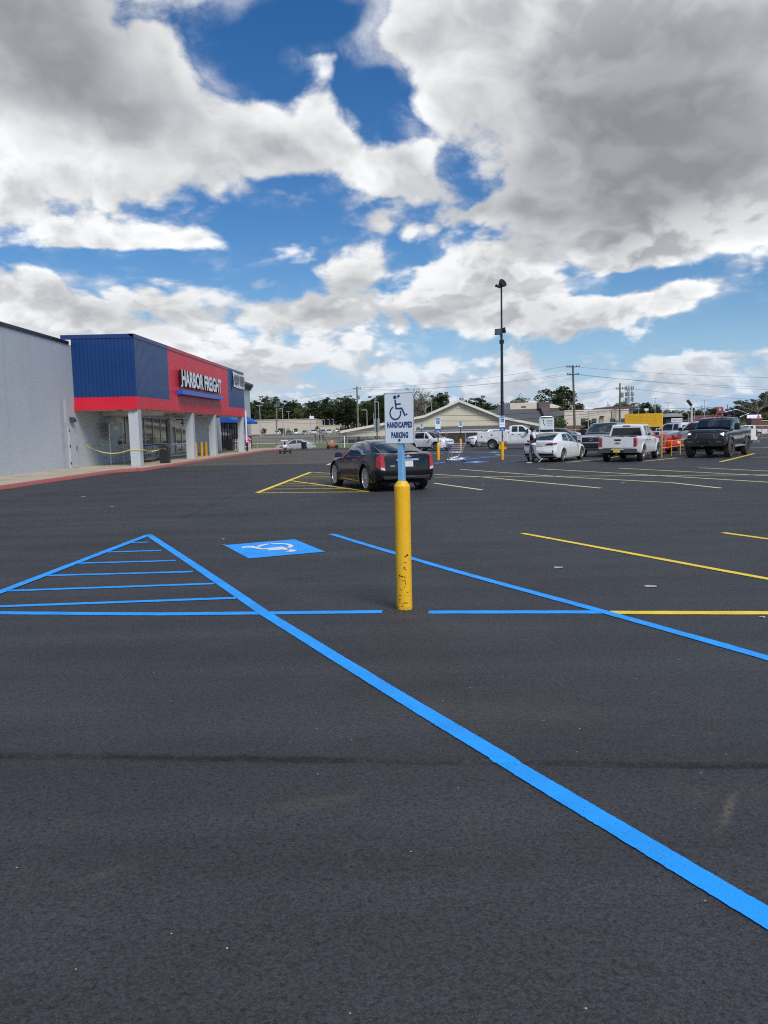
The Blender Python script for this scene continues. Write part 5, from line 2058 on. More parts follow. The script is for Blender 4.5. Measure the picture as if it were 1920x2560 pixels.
def tailgate(t, c, matb, lamp=(.12, .46), plate=PLATEW, bump=CHROME, lampm=TAILR):
    hw, bz, xr = c.hwid, c.bz, c.xr
    for sg in (1, -1):
        c.patch('r', [(sg * (hw - lamp[0] - .07), bz - lamp[1]), (sg * (hw - .065), bz - lamp[1] + .01), (sg * (hw - .065), bz - .03), (sg * (hw - lamp[0] - .07), bz - .03)], .02, 3, 6).build('tail_lamp', lampm, t, smooth=40)
        c.patch('l' if sg > 0 else 'R', [(xr + .015, bz - lamp[1]), (xr + .13, bz - lamp[1] + .05), (xr + .13, bz - .05), (xr + .015, bz - .03)], .012, 2, 5).build('tail_lamp', lampm, t, smooth=40)
    w = hw - lamp[0] - .10
    g = c.part('tailgate', t, 'r', [(-w, c.sl + .26), (w, c.sl + .26), (w, bz - .012), (-w, bz - .012)], matb, .018)
    c.patch('r', [(-.15, bz - .17), (.15, bz - .17), (.15, bz - .09), (-.15, bz - .09)], .024, 3, 2).build('handle', PLASB, g)
    mb = MB()
    z = c.sl + .12
    mb.prism([(-hw + .03, z - .10), (hw - .03, z - .10), (hw - .05, z + .09), (.34, z + .09), (.28, z + .03), (-.28, z + .03), (-.34, z + .09), (-hw + .05, z + .09)], xr - .16, xr + .02, 'x', bump)
    mb.box((xr - .165, 0, z - .035), (.012, .62, .10), PLASB)
    mb.box((xr - .10, 0, z + .092), (.13, 2 * hw - .2, .012), PLASB)
    mb.build('rear_bumper', bump, t, bevel=.02)
    mb = MB()
    mb.box((xr - .176, 0, z - .005), (.012, .31, .155), plate)
    mb.build('number_plate', plate, t)
    mb = MB()
    mb.box((xr - .16, 0, z - .16), (.2, .07, .07), PLASB)
    mb.lathe([(.0, .0), (.02, 0), (.02, .04), (.028, .06), (0, .09)], 10, CHROME, Matrix.Translation((xr - .22, 0, z - .12)))
    mb.build('tow_hitch', PLASB, t)
    return g


# white mid-size pickup seen from behind
WHT2 = paint('white_solid', (.76, .77, .77), .3)
t, c = pickup('white pickup truck with a yellow number plate parked tail towards the camera', WHT2, (5.40, 3.26, 1.88, 1.80, .385), cabr=-.98, bz=1.17, hz=1.12, belt=1.17, sill=.42, fo=.92, hmat=PLASB, gmat=GLASS)
tg = tailgate(t, c, WHT2, (.13, .44), PLATEY, PLASG)
mb = MB()
mb.prism([(-.14, .89), (-.05, .875), (-.045, .86), (.045, .86), (.05, .875), (.14, .89), (.13, .925), (.05, .925), (.045, .945), (-.045, .945), (-.05, .925), (-.13, .925)], c.xr - .034, c.xr - .02, 'x', M('emblem_gold', (.65, .42, .10), .3, metal=.8))
mb.build('emblem', None, tg)
c.patch('r', [(.25, .66), (.62, .66), (.62, .685), (.25, .685)], .026, 8, 1).build('lettering', CHROME, tg)
mb = MB()
mb.box((c.cabr + .0, 0, 1.70), (.05, .34, .05), TAILD, bev=.01)
mb.build('brake_lamp', TAILD, t)
mb = MB()
for y, w in ((-.5, .26), (.05, .30), (.5, .2)):
    mb.box((c.xr + .7, y, 1.14), (.3, w, .14), PLASB, bev=.03)
mb.box((c.xr + .55, 0, 1.19), (.04, 1.5, .03), PLASB)
mb.build('bed_load', PLASB, t)
c.wheels(t, RIM, 'spoke', 6, .255, .60)
place(t, (c.wr, -.82), (12.41, 36.55), heading(math.sin(R_(31)), math.cos(R_(31))))

# black heavy-duty pickup facing the camera
BLK2 = paint('black_truck', (.008, .011, .016), .22, .2, dirt=.12)
t, c = pickup('lifted black pickup truck with lit headlamps and muddy tyres facing the camera', BLK2, (6.0, 3.78, 2.02, 2.06, .46), cabr=-.60, bz=1.50, hz=1.44, belt=1.45, sill=.62, fo=1.0, flare=.06, track=.06, mmat=PLASB, bigm=True, hmat=BLK2, bowf=.12)
c.part('grille', t, 'f', [(-.66, .98), (.66, .98), (.62, 1.30), (-.62, 1.30)], PLASB, .012, 10, 5)
mb = MB()
c.patch('f', [(-.40, 1.19), (.40, 1.19), (.36, 1.235), (-.36, 1.235)], .03, 8, 2, mb, PLASG)
for sg in (1, -1):
    c.patch('f', [(sg * .40, 1.02), (sg * .46, 1.02), (sg * .42, 1.235), (sg * .36, 1.235)], .03, 2, 5, mb, PLASG)
    c.patch('f', [(sg * .40, .985), (sg * .62, .985), (sg * .62, 1.03), (sg * .40, 1.03)], .03, 4, 2, mb, PLASG)
mb.build('grille_bar', PLASG, t)
vs, fs = text_mesh('RAM', .13, .004, spacing=1.2)
mb = MB()
x_ = c.hit((c.xf + 2, 0, 1.13), (-1, 0, 0)).x + .02
mb.add([Vector((x_ + v.z, v.x * 1.9, 1.13 + v.y)) for v in vs], fs, PLASG)
mb.build('grille_lettering', M('grille_letter_grey', (.22, .22, .23), .4), t, fix=False)
for sg in (1, -1):
    c.patch('f', [(sg * .68, 1.10), (sg * .90, 1.12), (sg * .88, 1.29), (sg * .66, 1.28)], .014, 4, 3).build('head_lamp', LENSD, t, smooth=40)
    hl = c.patch('f', [(sg * .73, 1.175), (sg * .86, 1.185), (sg * .855, 1.235), (sg * .725, 1.23)], .022, 3, 2).build('head_lamp', LITLAMP, t)
    c.patch('l' if sg > 0 else 'R', [(c.xf - .42, 1.14), (c.xf - .17, 1.11), (c.xf - .17, 1.25), (c.xf - .45, 1.27)], .01, 3, 2).build('side_lamp', LENSD, t)
mb = MB()
mb.prism([(-.98, .66), (-.9, .60), (.9, .60), (.98, .66), (.98, .93), (.90, .97), (-.90, .97), (-.98, .93)], c.xf - .12, c.xf + .14, 'x', PLASB)
mb.box((c.xf + .145, 0, .79), (.03, .5, .12), UNDER)
for sg in (1, -1):
    mb.box((c.xf + .145, sg * .68, .80), (.02, .26, .10), PLASG)
    mb.box((c.xf + .17, sg * .26, .80), (.1, .05, .08), PLASG)
mb.build('front_bumper', PLASB, t, bevel=.03)
mb = MB()
for k in range(5):
    mb.box((c.ws1 - .16, -.48 + .24 * k, c.H + .012), (.10, .06, .035), M('marker_amber', (.12, .05, .01), .3))
mb.build('roof_marker_lamp', None, t)
for sg in (1, -1):
    mb = MB()
    mb.tube([(c.wf - .60, sg * 1.0, .55), (c.wr + .62, sg * 1.0, .55)], .05, 8, ALU)
    mb.build('side_step', ALU, t)
    for wx in (c.wf, c.wr):
        mb = MB()
        pts = [(wx + (c.ra + .04) * math.cos(R_(a)), sg * (1.045), c.rw + (c.ra + .04) * math.sin(R_(a))) for a in range(-5, 186, 10)]
        mb.tube(pts, .045, 6, PLASG)
        mb.build('wheel_arch_trim', PLASG, t, smooth=50)
mb = MB()
for sg in (-1, 1):
    mb.box((c.wf + .35, sg * .42, .52), (.3, .12, .14), UNDER)
mb.box((c.wf, 0, .46), (.16, 1.4, .14), UNDER)
mb.build('front_axle', UNDER, t)
c.wheels(t, RIMD, 'spoke', 8, .31, .56, mud=True)
place(t, (c.wf, .88), (17.5, 38.6), heading(-.60, -.80))

# silver pickup facing the camera, behind the white saloon
SILV = paint('silver_metallic', (.42, .45, .48), .28, .55)
t, c = pickup('silver grey full-size pickup truck facing the camera, nose to nose with the white saloon', SILV, (5.8, 3.7, 2.02, 1.94, .41), cabr=-.75, bz=1.32, hz=1.26, belt=1.30, sill=.46, fo=.98, mmat=PLASB, bigm=True, gmat=GLASSG)
mb = MB()
c.patch('f', [(-.66, .80), (.66, .80), (.64, 1.17), (-.64, 1.17)], .014, 10, 4, mb, WHT2)
c.patch('f', [(-.58, .84), (.58, .84), (.56, 1.10), (-.56, 1.10)], .024, 10, 4, mb, PLASB)
mb.build('grille', PLASB, t)
mb = MB()
x_ = c.hit((c.xf + 2, 0, .98), (-1, 0, 0)).x + .03
for rx, ry in ((.10, .065), (.04, .05)):
    mb.tube([(x_, rx * math.cos(6.283 * k / 20), .98 + ry * math.sin(6.283 * k / 20)) for k in range(21)], .009, 6, CHROME)
mb.build('emblem', CHROME, t)
for sg in (1, -1):
    c.patch('f', [(sg * .68, .86), (sg * .90, .88), (sg * .88, 1.10), (sg * .67, 1.10)], .014, 4, 4).build('head_lamp', LENSW, t, smooth=40)
    c.patch('l' if sg > 0 else 'R', [(c.xf - .42, .92), (c.xf - .16, .88), (c.xf - .16, 1.06), (c.xf - .45, 1.10)], .01, 3, 3).build('head_lamp', LENSW, t, smooth=40)
mb = MB()
mb.prism([(-.97, .52), (.97, .52), (.98, .72), (.92, .78), (-.92, .78), (-.98, .72)], c.xf - .1, c.xf + .12, 'x', PLASB)
mb.build('front_bumper', PLASB, t, bevel=.03)
for sg in (1, -1):
    mb = MB()
    mb.prism([(sg * .62, .52), (sg * .985, .52), (sg * .99, .74), (sg * .92, .80), (sg * .66, .78)], c.xf - .12, c.xf + .135, 'x', CHROME)
    mb.box((c.xf + .14, sg * .78, .64), (.015, .2, .10), PLASB)
    mb.build('bumper_end', CHROME, t, bevel=.02)
c.wheels(t, RIM, 'spoke', 5, .27, .62)
place(t, (c.xf, 0), (11.75, 42.9), heading(-.58, -.81))
tailgate(t, c, SILV)

# white pickup with its tail past the black one
DWHT = paint('white_dusty', (.72, .72, .70), .3, dirt=.8)
t, c = pickup('dusty white pickup truck mostly hidden behind the black one, its tailgate showing', DWHT, (5.8, 3.57, 2.01, 1.92, .40), cabr=-.75, bz=1.36, hz=1.28, belt=1.32, sill=.46, fo=.98, gmat=GLASS, mmat=PLASB)
tg = tailgate(t, c, DWHT, (.11, .46), PLASB, CHROME, TAILD)
c.part('badge', t, 'l', [(c.wf - .62, .98), (c.wf - .42, .98), (c.wf - .42, 1.04), (c.wf - .62, 1.04)], PLASG, .006)
c.patch('r', [(.25, 1.05), (.38, 1.05), (.36, 1.2), (.27, 1.2)], .024, 2, 2).build('emblem', PLASG, tg)
c.wheels(t, RIM, 'spoke', 5, .27, .62)
place(t, (c.xr, -.98), AT(1894, 1110, 47)[:2], heading(-.46, .89))

# second white pickup cab further back
t, c = pickup('white crew cab pickup truck between the yellow signboard and the dusty white truck', WHT2, (5.8, 3.6, 2.0, 1.9, .40), cabr=-.75, bz=1.30, hz=1.26, belt=1.28, sill=.46, fo=.98)
tailgate(t, c, WHT2)
c.wheels(t, RIM, 'spoke', 5, .27, .62)
place(t, (0, 0), AT(1700, 1100, 58)[:2], heading(-.50, .86))

# white service truck with a utility body
t, c = pickup('white service truck with a utility body of lockers behind the far sign posts', WHT2, (5.9, 3.75, 2.03, 2.02, .40), cabr=-.35, bz=1.30, hz=1.36, belt=1.40, sill=.50, fo=.98, rdoor=True, cover=True, mmat=PLASB, bigm=True, hmat=PLASB, fd=.42)
mb = MB()
xa, xb = c.xr - .12, c.cabr - .08
for sg in (1, -1):
    y0, y1 = sg * .70, sg * 1.06
    arch = [(xa, .62), (c.wr - .52, .62)] + [(c.wr + .50 * math.cos(R_(a)), .40 + .50 * math.sin(R_(a))) for a in range(155, 24, -10)] + [(c.wr + .52, .62), (xb, .62), (xb, 1.52), (xa, 1.52)]
    mb.prism(arch, y0, y1, 'y', WHT2)
mb.box2((xa, -.70, .80), (xb, .70, .9), WHT2)
mb.box2((xb - .05, -.70, .9), (xb, .70, 1.5), WHT2)
ub = mb.build('utility_body', WHT2, t, bevel=.015)
for sg in (1, -1):
    for x0, x1, z0, z1 in ((xa + .06, c.wr - .55, .70, 1.46), (c.wr - .5, c.wr + .5, .98, 1.46), (c.wr + .56, xb - .05, .70, 1.46)):
        mb = MB()
        mb.box2((x0, sg * 1.06, z0), (x1, sg * 1.085, z1), WHT2)
        d_ = mb.build('locker_door', WHT2, ub, bevel=.008)
        mb = MB()
        mb.box2(((x0 + x1) / 2 - .05, sg * 1.085, (z0 + z1) / 2 - .06), ((x0 + x1) / 2 + .05, sg * 1.10, (z0 + z1) / 2 + .06), PLASB)
        mb.build('locker_latch', PLASB, ub)
for sg in (1, -1):
    mb = MB()
    mb.box2((xa - .02, sg * .85, 1.0), (xa, sg * 1.0, 1.25), TAILR)
    mb.build('tail_lamp', TAILR, t)
mb = MB()
mb.box2((xa - .15, -1.0, .55), (xa - .001, 1.0, .66), PLASG)
mb.build('rear_bumper', PLASG, t)
c.part('door_lettering', t, 'R', [(.62, 1.05), (.98, 1.05), (.98, 1.10), (.62, 1.10)], M('letter_navy', (.03, .05, .10), .5), .006)
c.part('door_lettering', t, 'R', [(.68, .93), (.94, .93), (.94, .97), (.68, .97)], M('letter_navy'), .006)
c.part('grille', t, 'f', [(-.6, .85), (.6, .85), (.6, 1.2), (-.6, 1.2)], PLASB, .014)
c.both('head_lamp', t, 'f', [(.64, .90), (.86, .92), (.84, 1.2), (.64, 1.2)], LENSW, .012)
c.wheels(t, RIMS, 'steel', 8, .25, .62)
place(t, (c.wr, -.9), G(1231, 1123.5), heading(.93, -.36))

# ================= white compact SUV =================
def suv(label, matb, L=4.4, W=1.82, H=1.64, wb=2.64, rw=.35, tailx=.42, gmat=GLASS, clad=True):
    xf, xr = L / 2, -L / 2
    wf = xf - .90
    wr = wf - wb
    hw = W / 2
    t = thing('suv', label, 'SUV')
    c = Car(xf=xf, xr=xr, wf=wf, wr=wr, rw=rw, ra=rw + .065, flare=.03,
            hw=[(xr, hw - .12), (xr + .3, hw - .03), (wr, hw), (0, hw - .01), (wf, hw), (xf - .35, hw - .06), (xf, hw - .22)],
            zs=[(xr, H * .60), (xr + .4, H * .62), (0, H * .615), (wf - .3, H * .605), (xf - .3, H * .56), (xf, H * .50)],
            zc=[(xr, H * .61), (0, H * .66), (wf - .2, H * .655), (xf - .35, H * .60), (xf, H * .52)],
            sill=[(xr, .40), (xr + .4, .27), (0, .22), (xf - .3, .24), (xf, .30)],
            nose=[(.3, -.03), (.6, .03), (.85, -.02), (1.0, -.1)], tail=[(.3, -.02), (.6, .04), (.95, .0)], bowf=.2, bowr=.1,
            gh=dict(yb=[(xr + .06, hw - .16), (wr, hw - .07), (wf - .38, hw - .10)], zb=[(xr + .06, H * .60), (0, H * .605), (wf - .38, H * .60)],
                    yr=[(xr + .06, hw - .20), (xr + tailx, hw - .25), (0, hw - .22), (wf - 1.25, hw - .23), (wf - .38, hw - .14)],
                    zr=[(xr + .06, H * .64), (xr + tailx, H * .945), (-.3, H * .975), (wf - 1.25, H * .955), (wf - .38, H * .635)],
                    cr=[(xr, .02), (0, .03), (wf, .05)], bow=[(xr, -.08), (xr + tailx, -.02), (0, 0), (wf - 1.25, .05), (wf - .38, .2)]))
    c.finish(t, matb)
    fd = -.02
    c.windows(t, [[(fd + .05, .1), (wf - .62, .1), (wf - 1.2, .88), (fd + .05, .88)], [(wr + .30, .1), (fd - .05, .1), (fd - .05, .88), (wr + .22, .88)], [(xr + .30, .15), (wr + .22, .1), (wr + .14, .86), (xr + .52, .8)]],
              (wf - .40, wf - 1.2, .96, None, .008, .93), (xr + .08, xr + tailx, .92, None, .008, .9), gmat)
    c.seams(t, [fd, wf - .45, (wr + .35, wr + .30)], .3, H * .58)
    c.handles(t, [fd + .14, wr + .45], H * .54, matb)
    c.mirrors(t, wf - .62, H * .645, hw - .02, matb, (.12, .2, .15))
    if clad:
        for sg in (1, -1):
            for wx in (wf, wr):
                mb = MB()
                mb.tube([(wx + (c.ra + .015) * math.cos(R_(a)), sg * (hw + .012), rw + (c.ra + .015) * math.sin(R_(a))) for a in range(0, 181, 12)], .03, 6, PLASB)
                mb.build('wheel_arch_trim', PLASB, t, smooth=50)
            c.patch('l' if sg > 0 else 'R', [(wr + c.ra + .04, .24), (wf - c.ra - .04, .24), (wf - c.ra - .04, .33), (wr + c.ra + .04, .33)], .014, 6, 1).build('sill_trim', PLASB, t)
    for sg in (1, -1):
        c.patch('r', [(sg * .42, H * .52), (sg * (hw - .14), H * .52), (sg * (hw - .15), H * .60), (sg * .45, H * .58)], .012, 4, 2).build('tail_lamp', TAILR, t, smooth=40)
        c.patch('f', [(sg * .44, H * .455), (sg * (hw - .18), H * .47), (sg * (hw - .19), H * .525), (sg * .46, H * .505)], .012, 5, 2).build('head_lamp', LENSD, t, smooth=40)
        c.patch('l' if sg > 0 else 'R', [(xf - .42, H * .49), (xf - .18, H * .465), (xf - .18, H * .515), (xf - .44, H * .535)], .01, 3, 2).build('head_lamp', LENSD, t, smooth=40)
    c.part('grille', t, 'f', [(-.43, H * .455), (.43, H * .455), (.44, H * .50), (-.44, H * .50)], PLASB, .012)
    c.part('air_intake', t, 'f', [(-.48, .34), (.48, .34), (.42, .52), (-.42, .52)], PLASB, .012)
    c.plate(t, 'r', H * .48, PLATEW)
    return t, c


t, c = suv('white compact SUV parked facing away from the black coupe, black grille showing between sign posts', WHTP, 4.4, 1.82, 1.64)
mb = MB()
for k in range(7):
    c.patch('f', [(-.40 + .118 * k, 1.64 * .46), (-.40 + .118 * k + .09, 1.64 * .46), (-.40 + .118 * k + .09, 1.64 * .497), (-.40 + .118 * k, 1.64 * .497)], .016, 1, 1, mb, CHROME)
mb.build('grille_slots', M('grille_grey', (.25, .26, .27), .3, metal=.6), t)
c.wheels(t, RIM, 'spoke', 5, .225, .70)
place(t, (c.wf, -.82), G(1091, 1127), heading(.72, -.69))
t['label'] = 'white compact SUV parked between the far sign posts, its black grille facing right'

t, c = suv('white SUV parked behind the service truck, only its front wing and windows showing', WHT2, 4.6, 1.86, 1.72)
c.wheels(t, RIM, 'spoke', 5, .225, .70)
place(t, (c.wf, .8), AT(1197, 1116, 76)[:2], heading(-.97, -.26))
t, c = suv('black SUV beside the white compact SUV, half hidden by the near sign', paint('black_solid', (.012, .012, .014), .25), 4.6, 1.86, 1.72, clad=False)
c.wheels(t, RIM, 'spoke', 5, .225, .70)
place(t, (0, 0), AT(1038, 1110, 74)[:2], heading(.72, -.69))
t, c = suv('dark maroon SUV roof showing above the red coupe', paint('maroon', (.05, .012, .015), .25), 4.7, 1.9, 1.75, clad=False)
c.wheels(t, RIM, 'spoke', 5, .225, .70)
place(t, (0, 0), AT(1638, 1090, 62)[:2], heading(-.6, .8))
t, c = suv('dark grey SUV roof showing over the roof of the white saloon', paint('dark_grey', (.05, .055, .06), .25), 4.7, 1.9, 1.72, clad=False)
c.wheels(t, RIM, 'spoke', 5, .225, .70)
place(t, (0, 0), AT(1400, 1090, 70)[:2], heading(.8, -.6))

# ================= red coupe =================
REDPT = paint('red_coupe_paint', (.62, .018, .016), .25)
t = thing('coupe', 'bright red two-door coupe parked behind the yellow cart corral', 'car')
cam_ = Car(xf=2.40, xr=-2.40, wf=1.42, wr=-1.40, rw=.345, ra=.39, flare=.035,
           hw=[(-2.4, .76), (-2.1, .89), (-1.4, .95), (-.6, .92), (.6, .92), (1.5, .94), (2.1, .88), (2.4, .74)],
           zs=[(-2.4, .95), (-2.0, 1.00), (-1.5, 1.02), (-.5, .96), (.5, .94), (1.0, .92), (1.6, .86), (2.2, .76), (2.4, .68)],
           zc=[(-2.4, .99), (-2.1, 1.05), (-1.5, 1.05), (0, 1.0), (.8, 1.0), (1.1, .98), (1.7, .92), (2.2, .80), (2.4, .70)],
           sill=[(-2.4, .36), (-2.0, .26), (-1.0, .20), (1.0, .20), (2.1, .2), (2.4, .26)],
           nose=[(.2, -.06), (.5, .02), (.7, -.03), (.9, -.2)], tail=[(.3, -.08), (.55, .03), (.80, -.04), (1.0, .0), (1.05, .02)],
           gh=dict(yb=[(-1.95, .60), (-1.5, .76), (-1.0, .82), (0, .82), (.85, .76)], zb=[(-1.95, 1.02), (-1.5, 1.0), (-.5, .95), (.85, .92)],
                   yr=[(-1.95, .58), (-1.2, .58), (-.7, .56), (-.2, .56), (.05, .57), (.85, .72)], zr=[(-1.95, 1.04), (-1.2, 1.22), (-.7, 1.315), (-.2, 1.335), (.05, 1.31), (.85, .96)],
                   cr=[(-1.95, .03), (0, .03), (.85, .05)], bow=[(-1.95, -.12), (-1.2, -.05), (-.5, 0), (.05, .05), (.85, .2)]))
cam_.finish(t, REDPT)
cam_.windows(t, [[(-.75, .1), (.62, .1), (.04, .88), (-.65, .9)]], (.83, .10, .97, None, .008, .93), (-1.92, -.85, .92, None, .008, .9), GLASS)
for sg in (1, -1):
    cam_.patch('r', [(sg * .30, .83), (sg * .72, .82), (sg * .70, .93), (sg * .32, .93)], .012, 5, 3).build('tail_lamp', TAILD, t, smooth=40)
cam_.part('boot_trim', t, 'r', [(-.26, .86), (.26, .86), (.26, .91), (-.26, .91)], CHROME, .014)
cam_.plate(t, 'r', .68, PLATEW)
cam_.part('rear_valance', t, 'r', [(-.7, .36), (.7, .36), (.7, .46), (-.7, .46)], PLASB, .012)
mb = MB()
mb.box((-2.30, 0, 1.09), (.22, 1.5, .03), REDPT, bev=.01)
for sg in (-1, 1):
    mb.box((-2.28, sg * .6, 1.05), (.12, .05, .08), REDPT)
mb.build('spoiler', REDPT, t)
cam_.seams(t, [(-.75, -.68), (.75, .7)], .28, .9)
cam_.mirrors(t, .55, .98, .90, REDPT, (.12, .2, .14))
cam_.wheels(t, RIMD, 'spoke', 5, .25, .74)
place(t, (cam_.xr, -.80), AT(1709, 1122, 46.0)[:2], heading(-.74, .67))
# ---------------------------------------------------------------- the sign in front
def mat_bollard():
    m, nt, b = newmat('chipped_yellow_paint')
    co = nt.coord('Object')
    x, y, z = nt.sep(co)
    n = nt.noise(co, 9, 6, .6)
    c = nt.mix(nt.mrange(n, .3, .7), (.84, .44, .008), (.90, .53, .015))
    # rust and rubber scrapes, thickest in the lower half
    low = nt.mrange(z, .75, .1, 0, 1)
    s = nt.noise(nt.mapping(co, scale=(26, 26, 40)), 1.0, 6, .7)
    th = nt.math('MULTIPLY_ADD', low, -.08, .80)
    mk = nt.math('GREATER_THAN', s, th)
    clus = nt.mrange(nt.noise(co, 7, 3, .6), .48, .60)
    mk = nt.math('MULTIPLY', mk, nt.math('MULTIPLY', clus, 0.0))
    c = nt.mix(mk, c, (.06, .035, .02))
    foot = nt.math('MULTIPLY', nt.mrange(nt.math('ADD', z, nt.math('MULTIPLY', n, .10)), .10, .04), .6)
    c = nt.mix(foot, c, (.14, .075, .03))
    pal = nt.math('MULTIPLY', nt.mrange(nt.noise(co, 4.5, 5, .65), .55, .75), nt.mrange(z, .55, .4, 0, .5))
    c = nt.mix(pal, c, (.80, .56, .16))
    nt.l.new(c, b.inputs['Base Color'])
    b.inputs['Roughness'].default_value = .42
    drip = nt.noise(nt.mapping(co, scale=(22, 22, 9)), 1.0, 6, .65)
    wr = nt.voro(nt.vmath('ADD', co, nt.vmath('SCALE', nt.noise(co, 12, 4, .6, color=True))), 11, 'DISTANCE_TO_EDGE')
    h = nt.math('ADD', drip, nt.math('MULTIPLY', nt.mrange(wr, 0, .05, .6, 0), nt.mrange(n, .45, .6)))
    h = nt.math('SUBTRACT', h, nt.math('MULTIPLY', mk, .5))
    nt.l.new(nt.bump(h, .5, .008), b.inputs['Normal'])
    return m


BX, BY = .17, 6.93
SROT = R_(-31)
hs_ = thing('handicapped_sign', 'white handicapped parking sign on a light blue post set in a chipped yellow bollard', 'sign', (BX, BY, -.004))
YB_ = mat_bollard()
mb = MB()
prof = [(.073, -.05), (.073, 0), (.0725, .3), (.073, .6), (.0725, .9), (.0735, 1.163), (.0455, 1.206), (.036, 1.210), (0, 1.211)]
mb.lathe(prof, 40, YB_)
ob = mb.build('bollard', YB_, hs_, smooth=28)
# bare rusty patches where the paint has been knocked off
mb = MB()
rg = random.Random(21)
spots = [(.537, .032, .016, .022), (.520, .016, .013, .011), (.467, .012, .021, .008), (.415, .004, .010, .015), (.400, .018, .018, .006), (.345, -.042, .018, .013), (.336, -.016, .024, .010), (.330, .008, .014, .008), (.300, -.004, .026, .005), (.275, .012, .006, .024), (.24, .004, .008, .009), (.215, -.03, .014, .006), (.19, .03, .012, .008), (.12, -.045, .014, .009), (.09, .02, .02, .007), (.06, -.02, .022, .008)]
for _ in range(18):
    z = .02 + .20 * rg.random() ** 1.4
    spots.append((z, rg.uniform(-.07, .07), rg.uniform(.003, .014), rg.uniform(.002, .006)))
for _ in range(14):
    spots.append((.008 + rg.uniform(0, .015), rg.uniform(-.071, .071), rg.uniform(.01, .02), rg.uniform(.004, .010)))
for _ in range(8):
    spots.append((rg.uniform(.25, .62), rg.uniform(-.07, .07), rg.uniform(.003, .007), rg.uniform(.002, .005)))
for z, xx, w, h in spots:
    n = 11
    pts = []
    ph = rg.uniform(0, 6)
    for i in range(n):
        a = 6.2832 * i / n
        r = .65 + .45 * math.sin(3 * a + ph) * rg.random() + rg.uniform(-.25, .25)
        ux, uz = xx + w * r * math.cos(a), z + h * r * math.sin(a)
        an = ux / .073
        pts.append((.0737 * math.sin(an), -.0737 * math.cos(an), max(.002, uz)))
    ca_ = xx / .073
    mb.add(pts + [(.0738 * math.sin(ca_), -.0738 * math.cos(ca_), z)], [(i, (i + 1) % n, n) for i in range(n)], None)
RUST = M('rusty_steel', (.075, .035, .016), .85, var=.5, vscale=60)
mb.build('chipped_paint', RUST, ob, fix=False)
mb = MB()
rg = random.Random(4)
n_ = 40
rows = []
for r, z in ((.073, .022), (.095, .018), (.13, .012), (.19, .004), (.26, -.004)):
    rows.append([((r + rg.uniform(-.010, .012) * (r > .08)) * math.cos(6.2832 * k / n_), (r + rg.uniform(-.010, .010) * (r > .08)) * math.sin(6.2832 * k / n_), z + rg.uniform(-.005, .006)) for k in range(n_)])
    rows[-1].append(rows[-1][0])
mb.grid(rows, ASPH)
mb.build('asphalt_collar', ASPH, hs_)
LBLUE = M('light_blue_post', (.20, .47, .74), .42, var=.08, vscale=12, dirt=.06)
rot = Matrix.Rotation(SROT, 4, 'Z')
# square perforated post
mb = MB()
mb.prism([(-.026, -.026), (.026, -.026), (.026, .026), (-.026, .026)], 1.19, 1.99, 'z', LBLUE, rot)
po = mb.build('post', LBLUE, hs_, bevel=.003)
mb = MB()
hole = M('hole_dark', (.02, .05, .09), .7)
for k in range(31):
    z = 1.215 + k * .0254
    mb.lathe([(.0055, 0), (0, .0003)], 10, hole, rot @ Matrix.Translation((.0263, 0, z)) @ Matrix.Rotation(R_(90), 4, 'Y'))
mb.build('bolt_hole', hole, po)
SW, SH, SZ = .3048, .4572, 1.777
SGN = M('sign_white_sheet', (.80, .86, .88), .35, var=.05, vscale=3, dirt=.05)
SGNB = M('sign_back_grey', (.40, .41, .42), .4, metal=.6)
NAVYS = M('sign_navy', (.012, .045, .19), .35, var=.05)


def rrect(w, h, r, n=5):
    o = []
    for cx, cy, a0 in ((w / 2 - r, h / 2 - r, 0), (-w / 2 + r, h / 2 - r, 90), (-w / 2 + r, -h / 2 + r, 180), (w / 2 - r, -h / 2 + r, 270)):
        o += [(cx + r * math.cos(R_(a0 + 90 * i / n)), cy + r * math.sin(R_(a0 + 90 * i / n))) for i in range(n + 1)]
    return o


SM = rot @ Matrix.Translation((0, -.0275, SZ))       # local x along the plate, z up, -y to the viewer
mb = MB()
mb.prism(rrect(SW, SH, .02), -.0022, 0, 'y', SGN, SM)
pl_ = mb.build('sign_plate', SGN, hs_)
mb = MB()
o1, o2 = rrect(SW - .003, SH - .003, .019), rrect(SW - .013, SH - .013, .015)
nq = len(o1)
mb.add([(a, -.0030, b) for a, b in o1] + [(a, -.0030, b) for a, b in o2], [(i, (i + 1) % nq, nq + (i + 1) % nq, nq + i) for i in range(nq)], M('sign_border', (.30, .33, .36), .4), SM)
mb.build('sign_border', None, pl_)


def sign_text(mb, body, w, h, cx, cz, mat, mtx, y=-.0032, bold=.03, spacing=1.0):
    vs, fs = text_mesh(body, 1.0, 0, bold=bold, spacing=spacing)
    xa, xb = min(v.x for v in vs), max(v.x for v in vs)
    ya, yb = min(v.y for v in vs), max(v.y for v in vs)
    mb.add([Vector((cx + ((v.x - xa) / (xb - xa) - .5) * w, y, cz + ((v.y - ya) / (yb - ya) - .5) * h)) for v in vs], fs, mat, mtx)


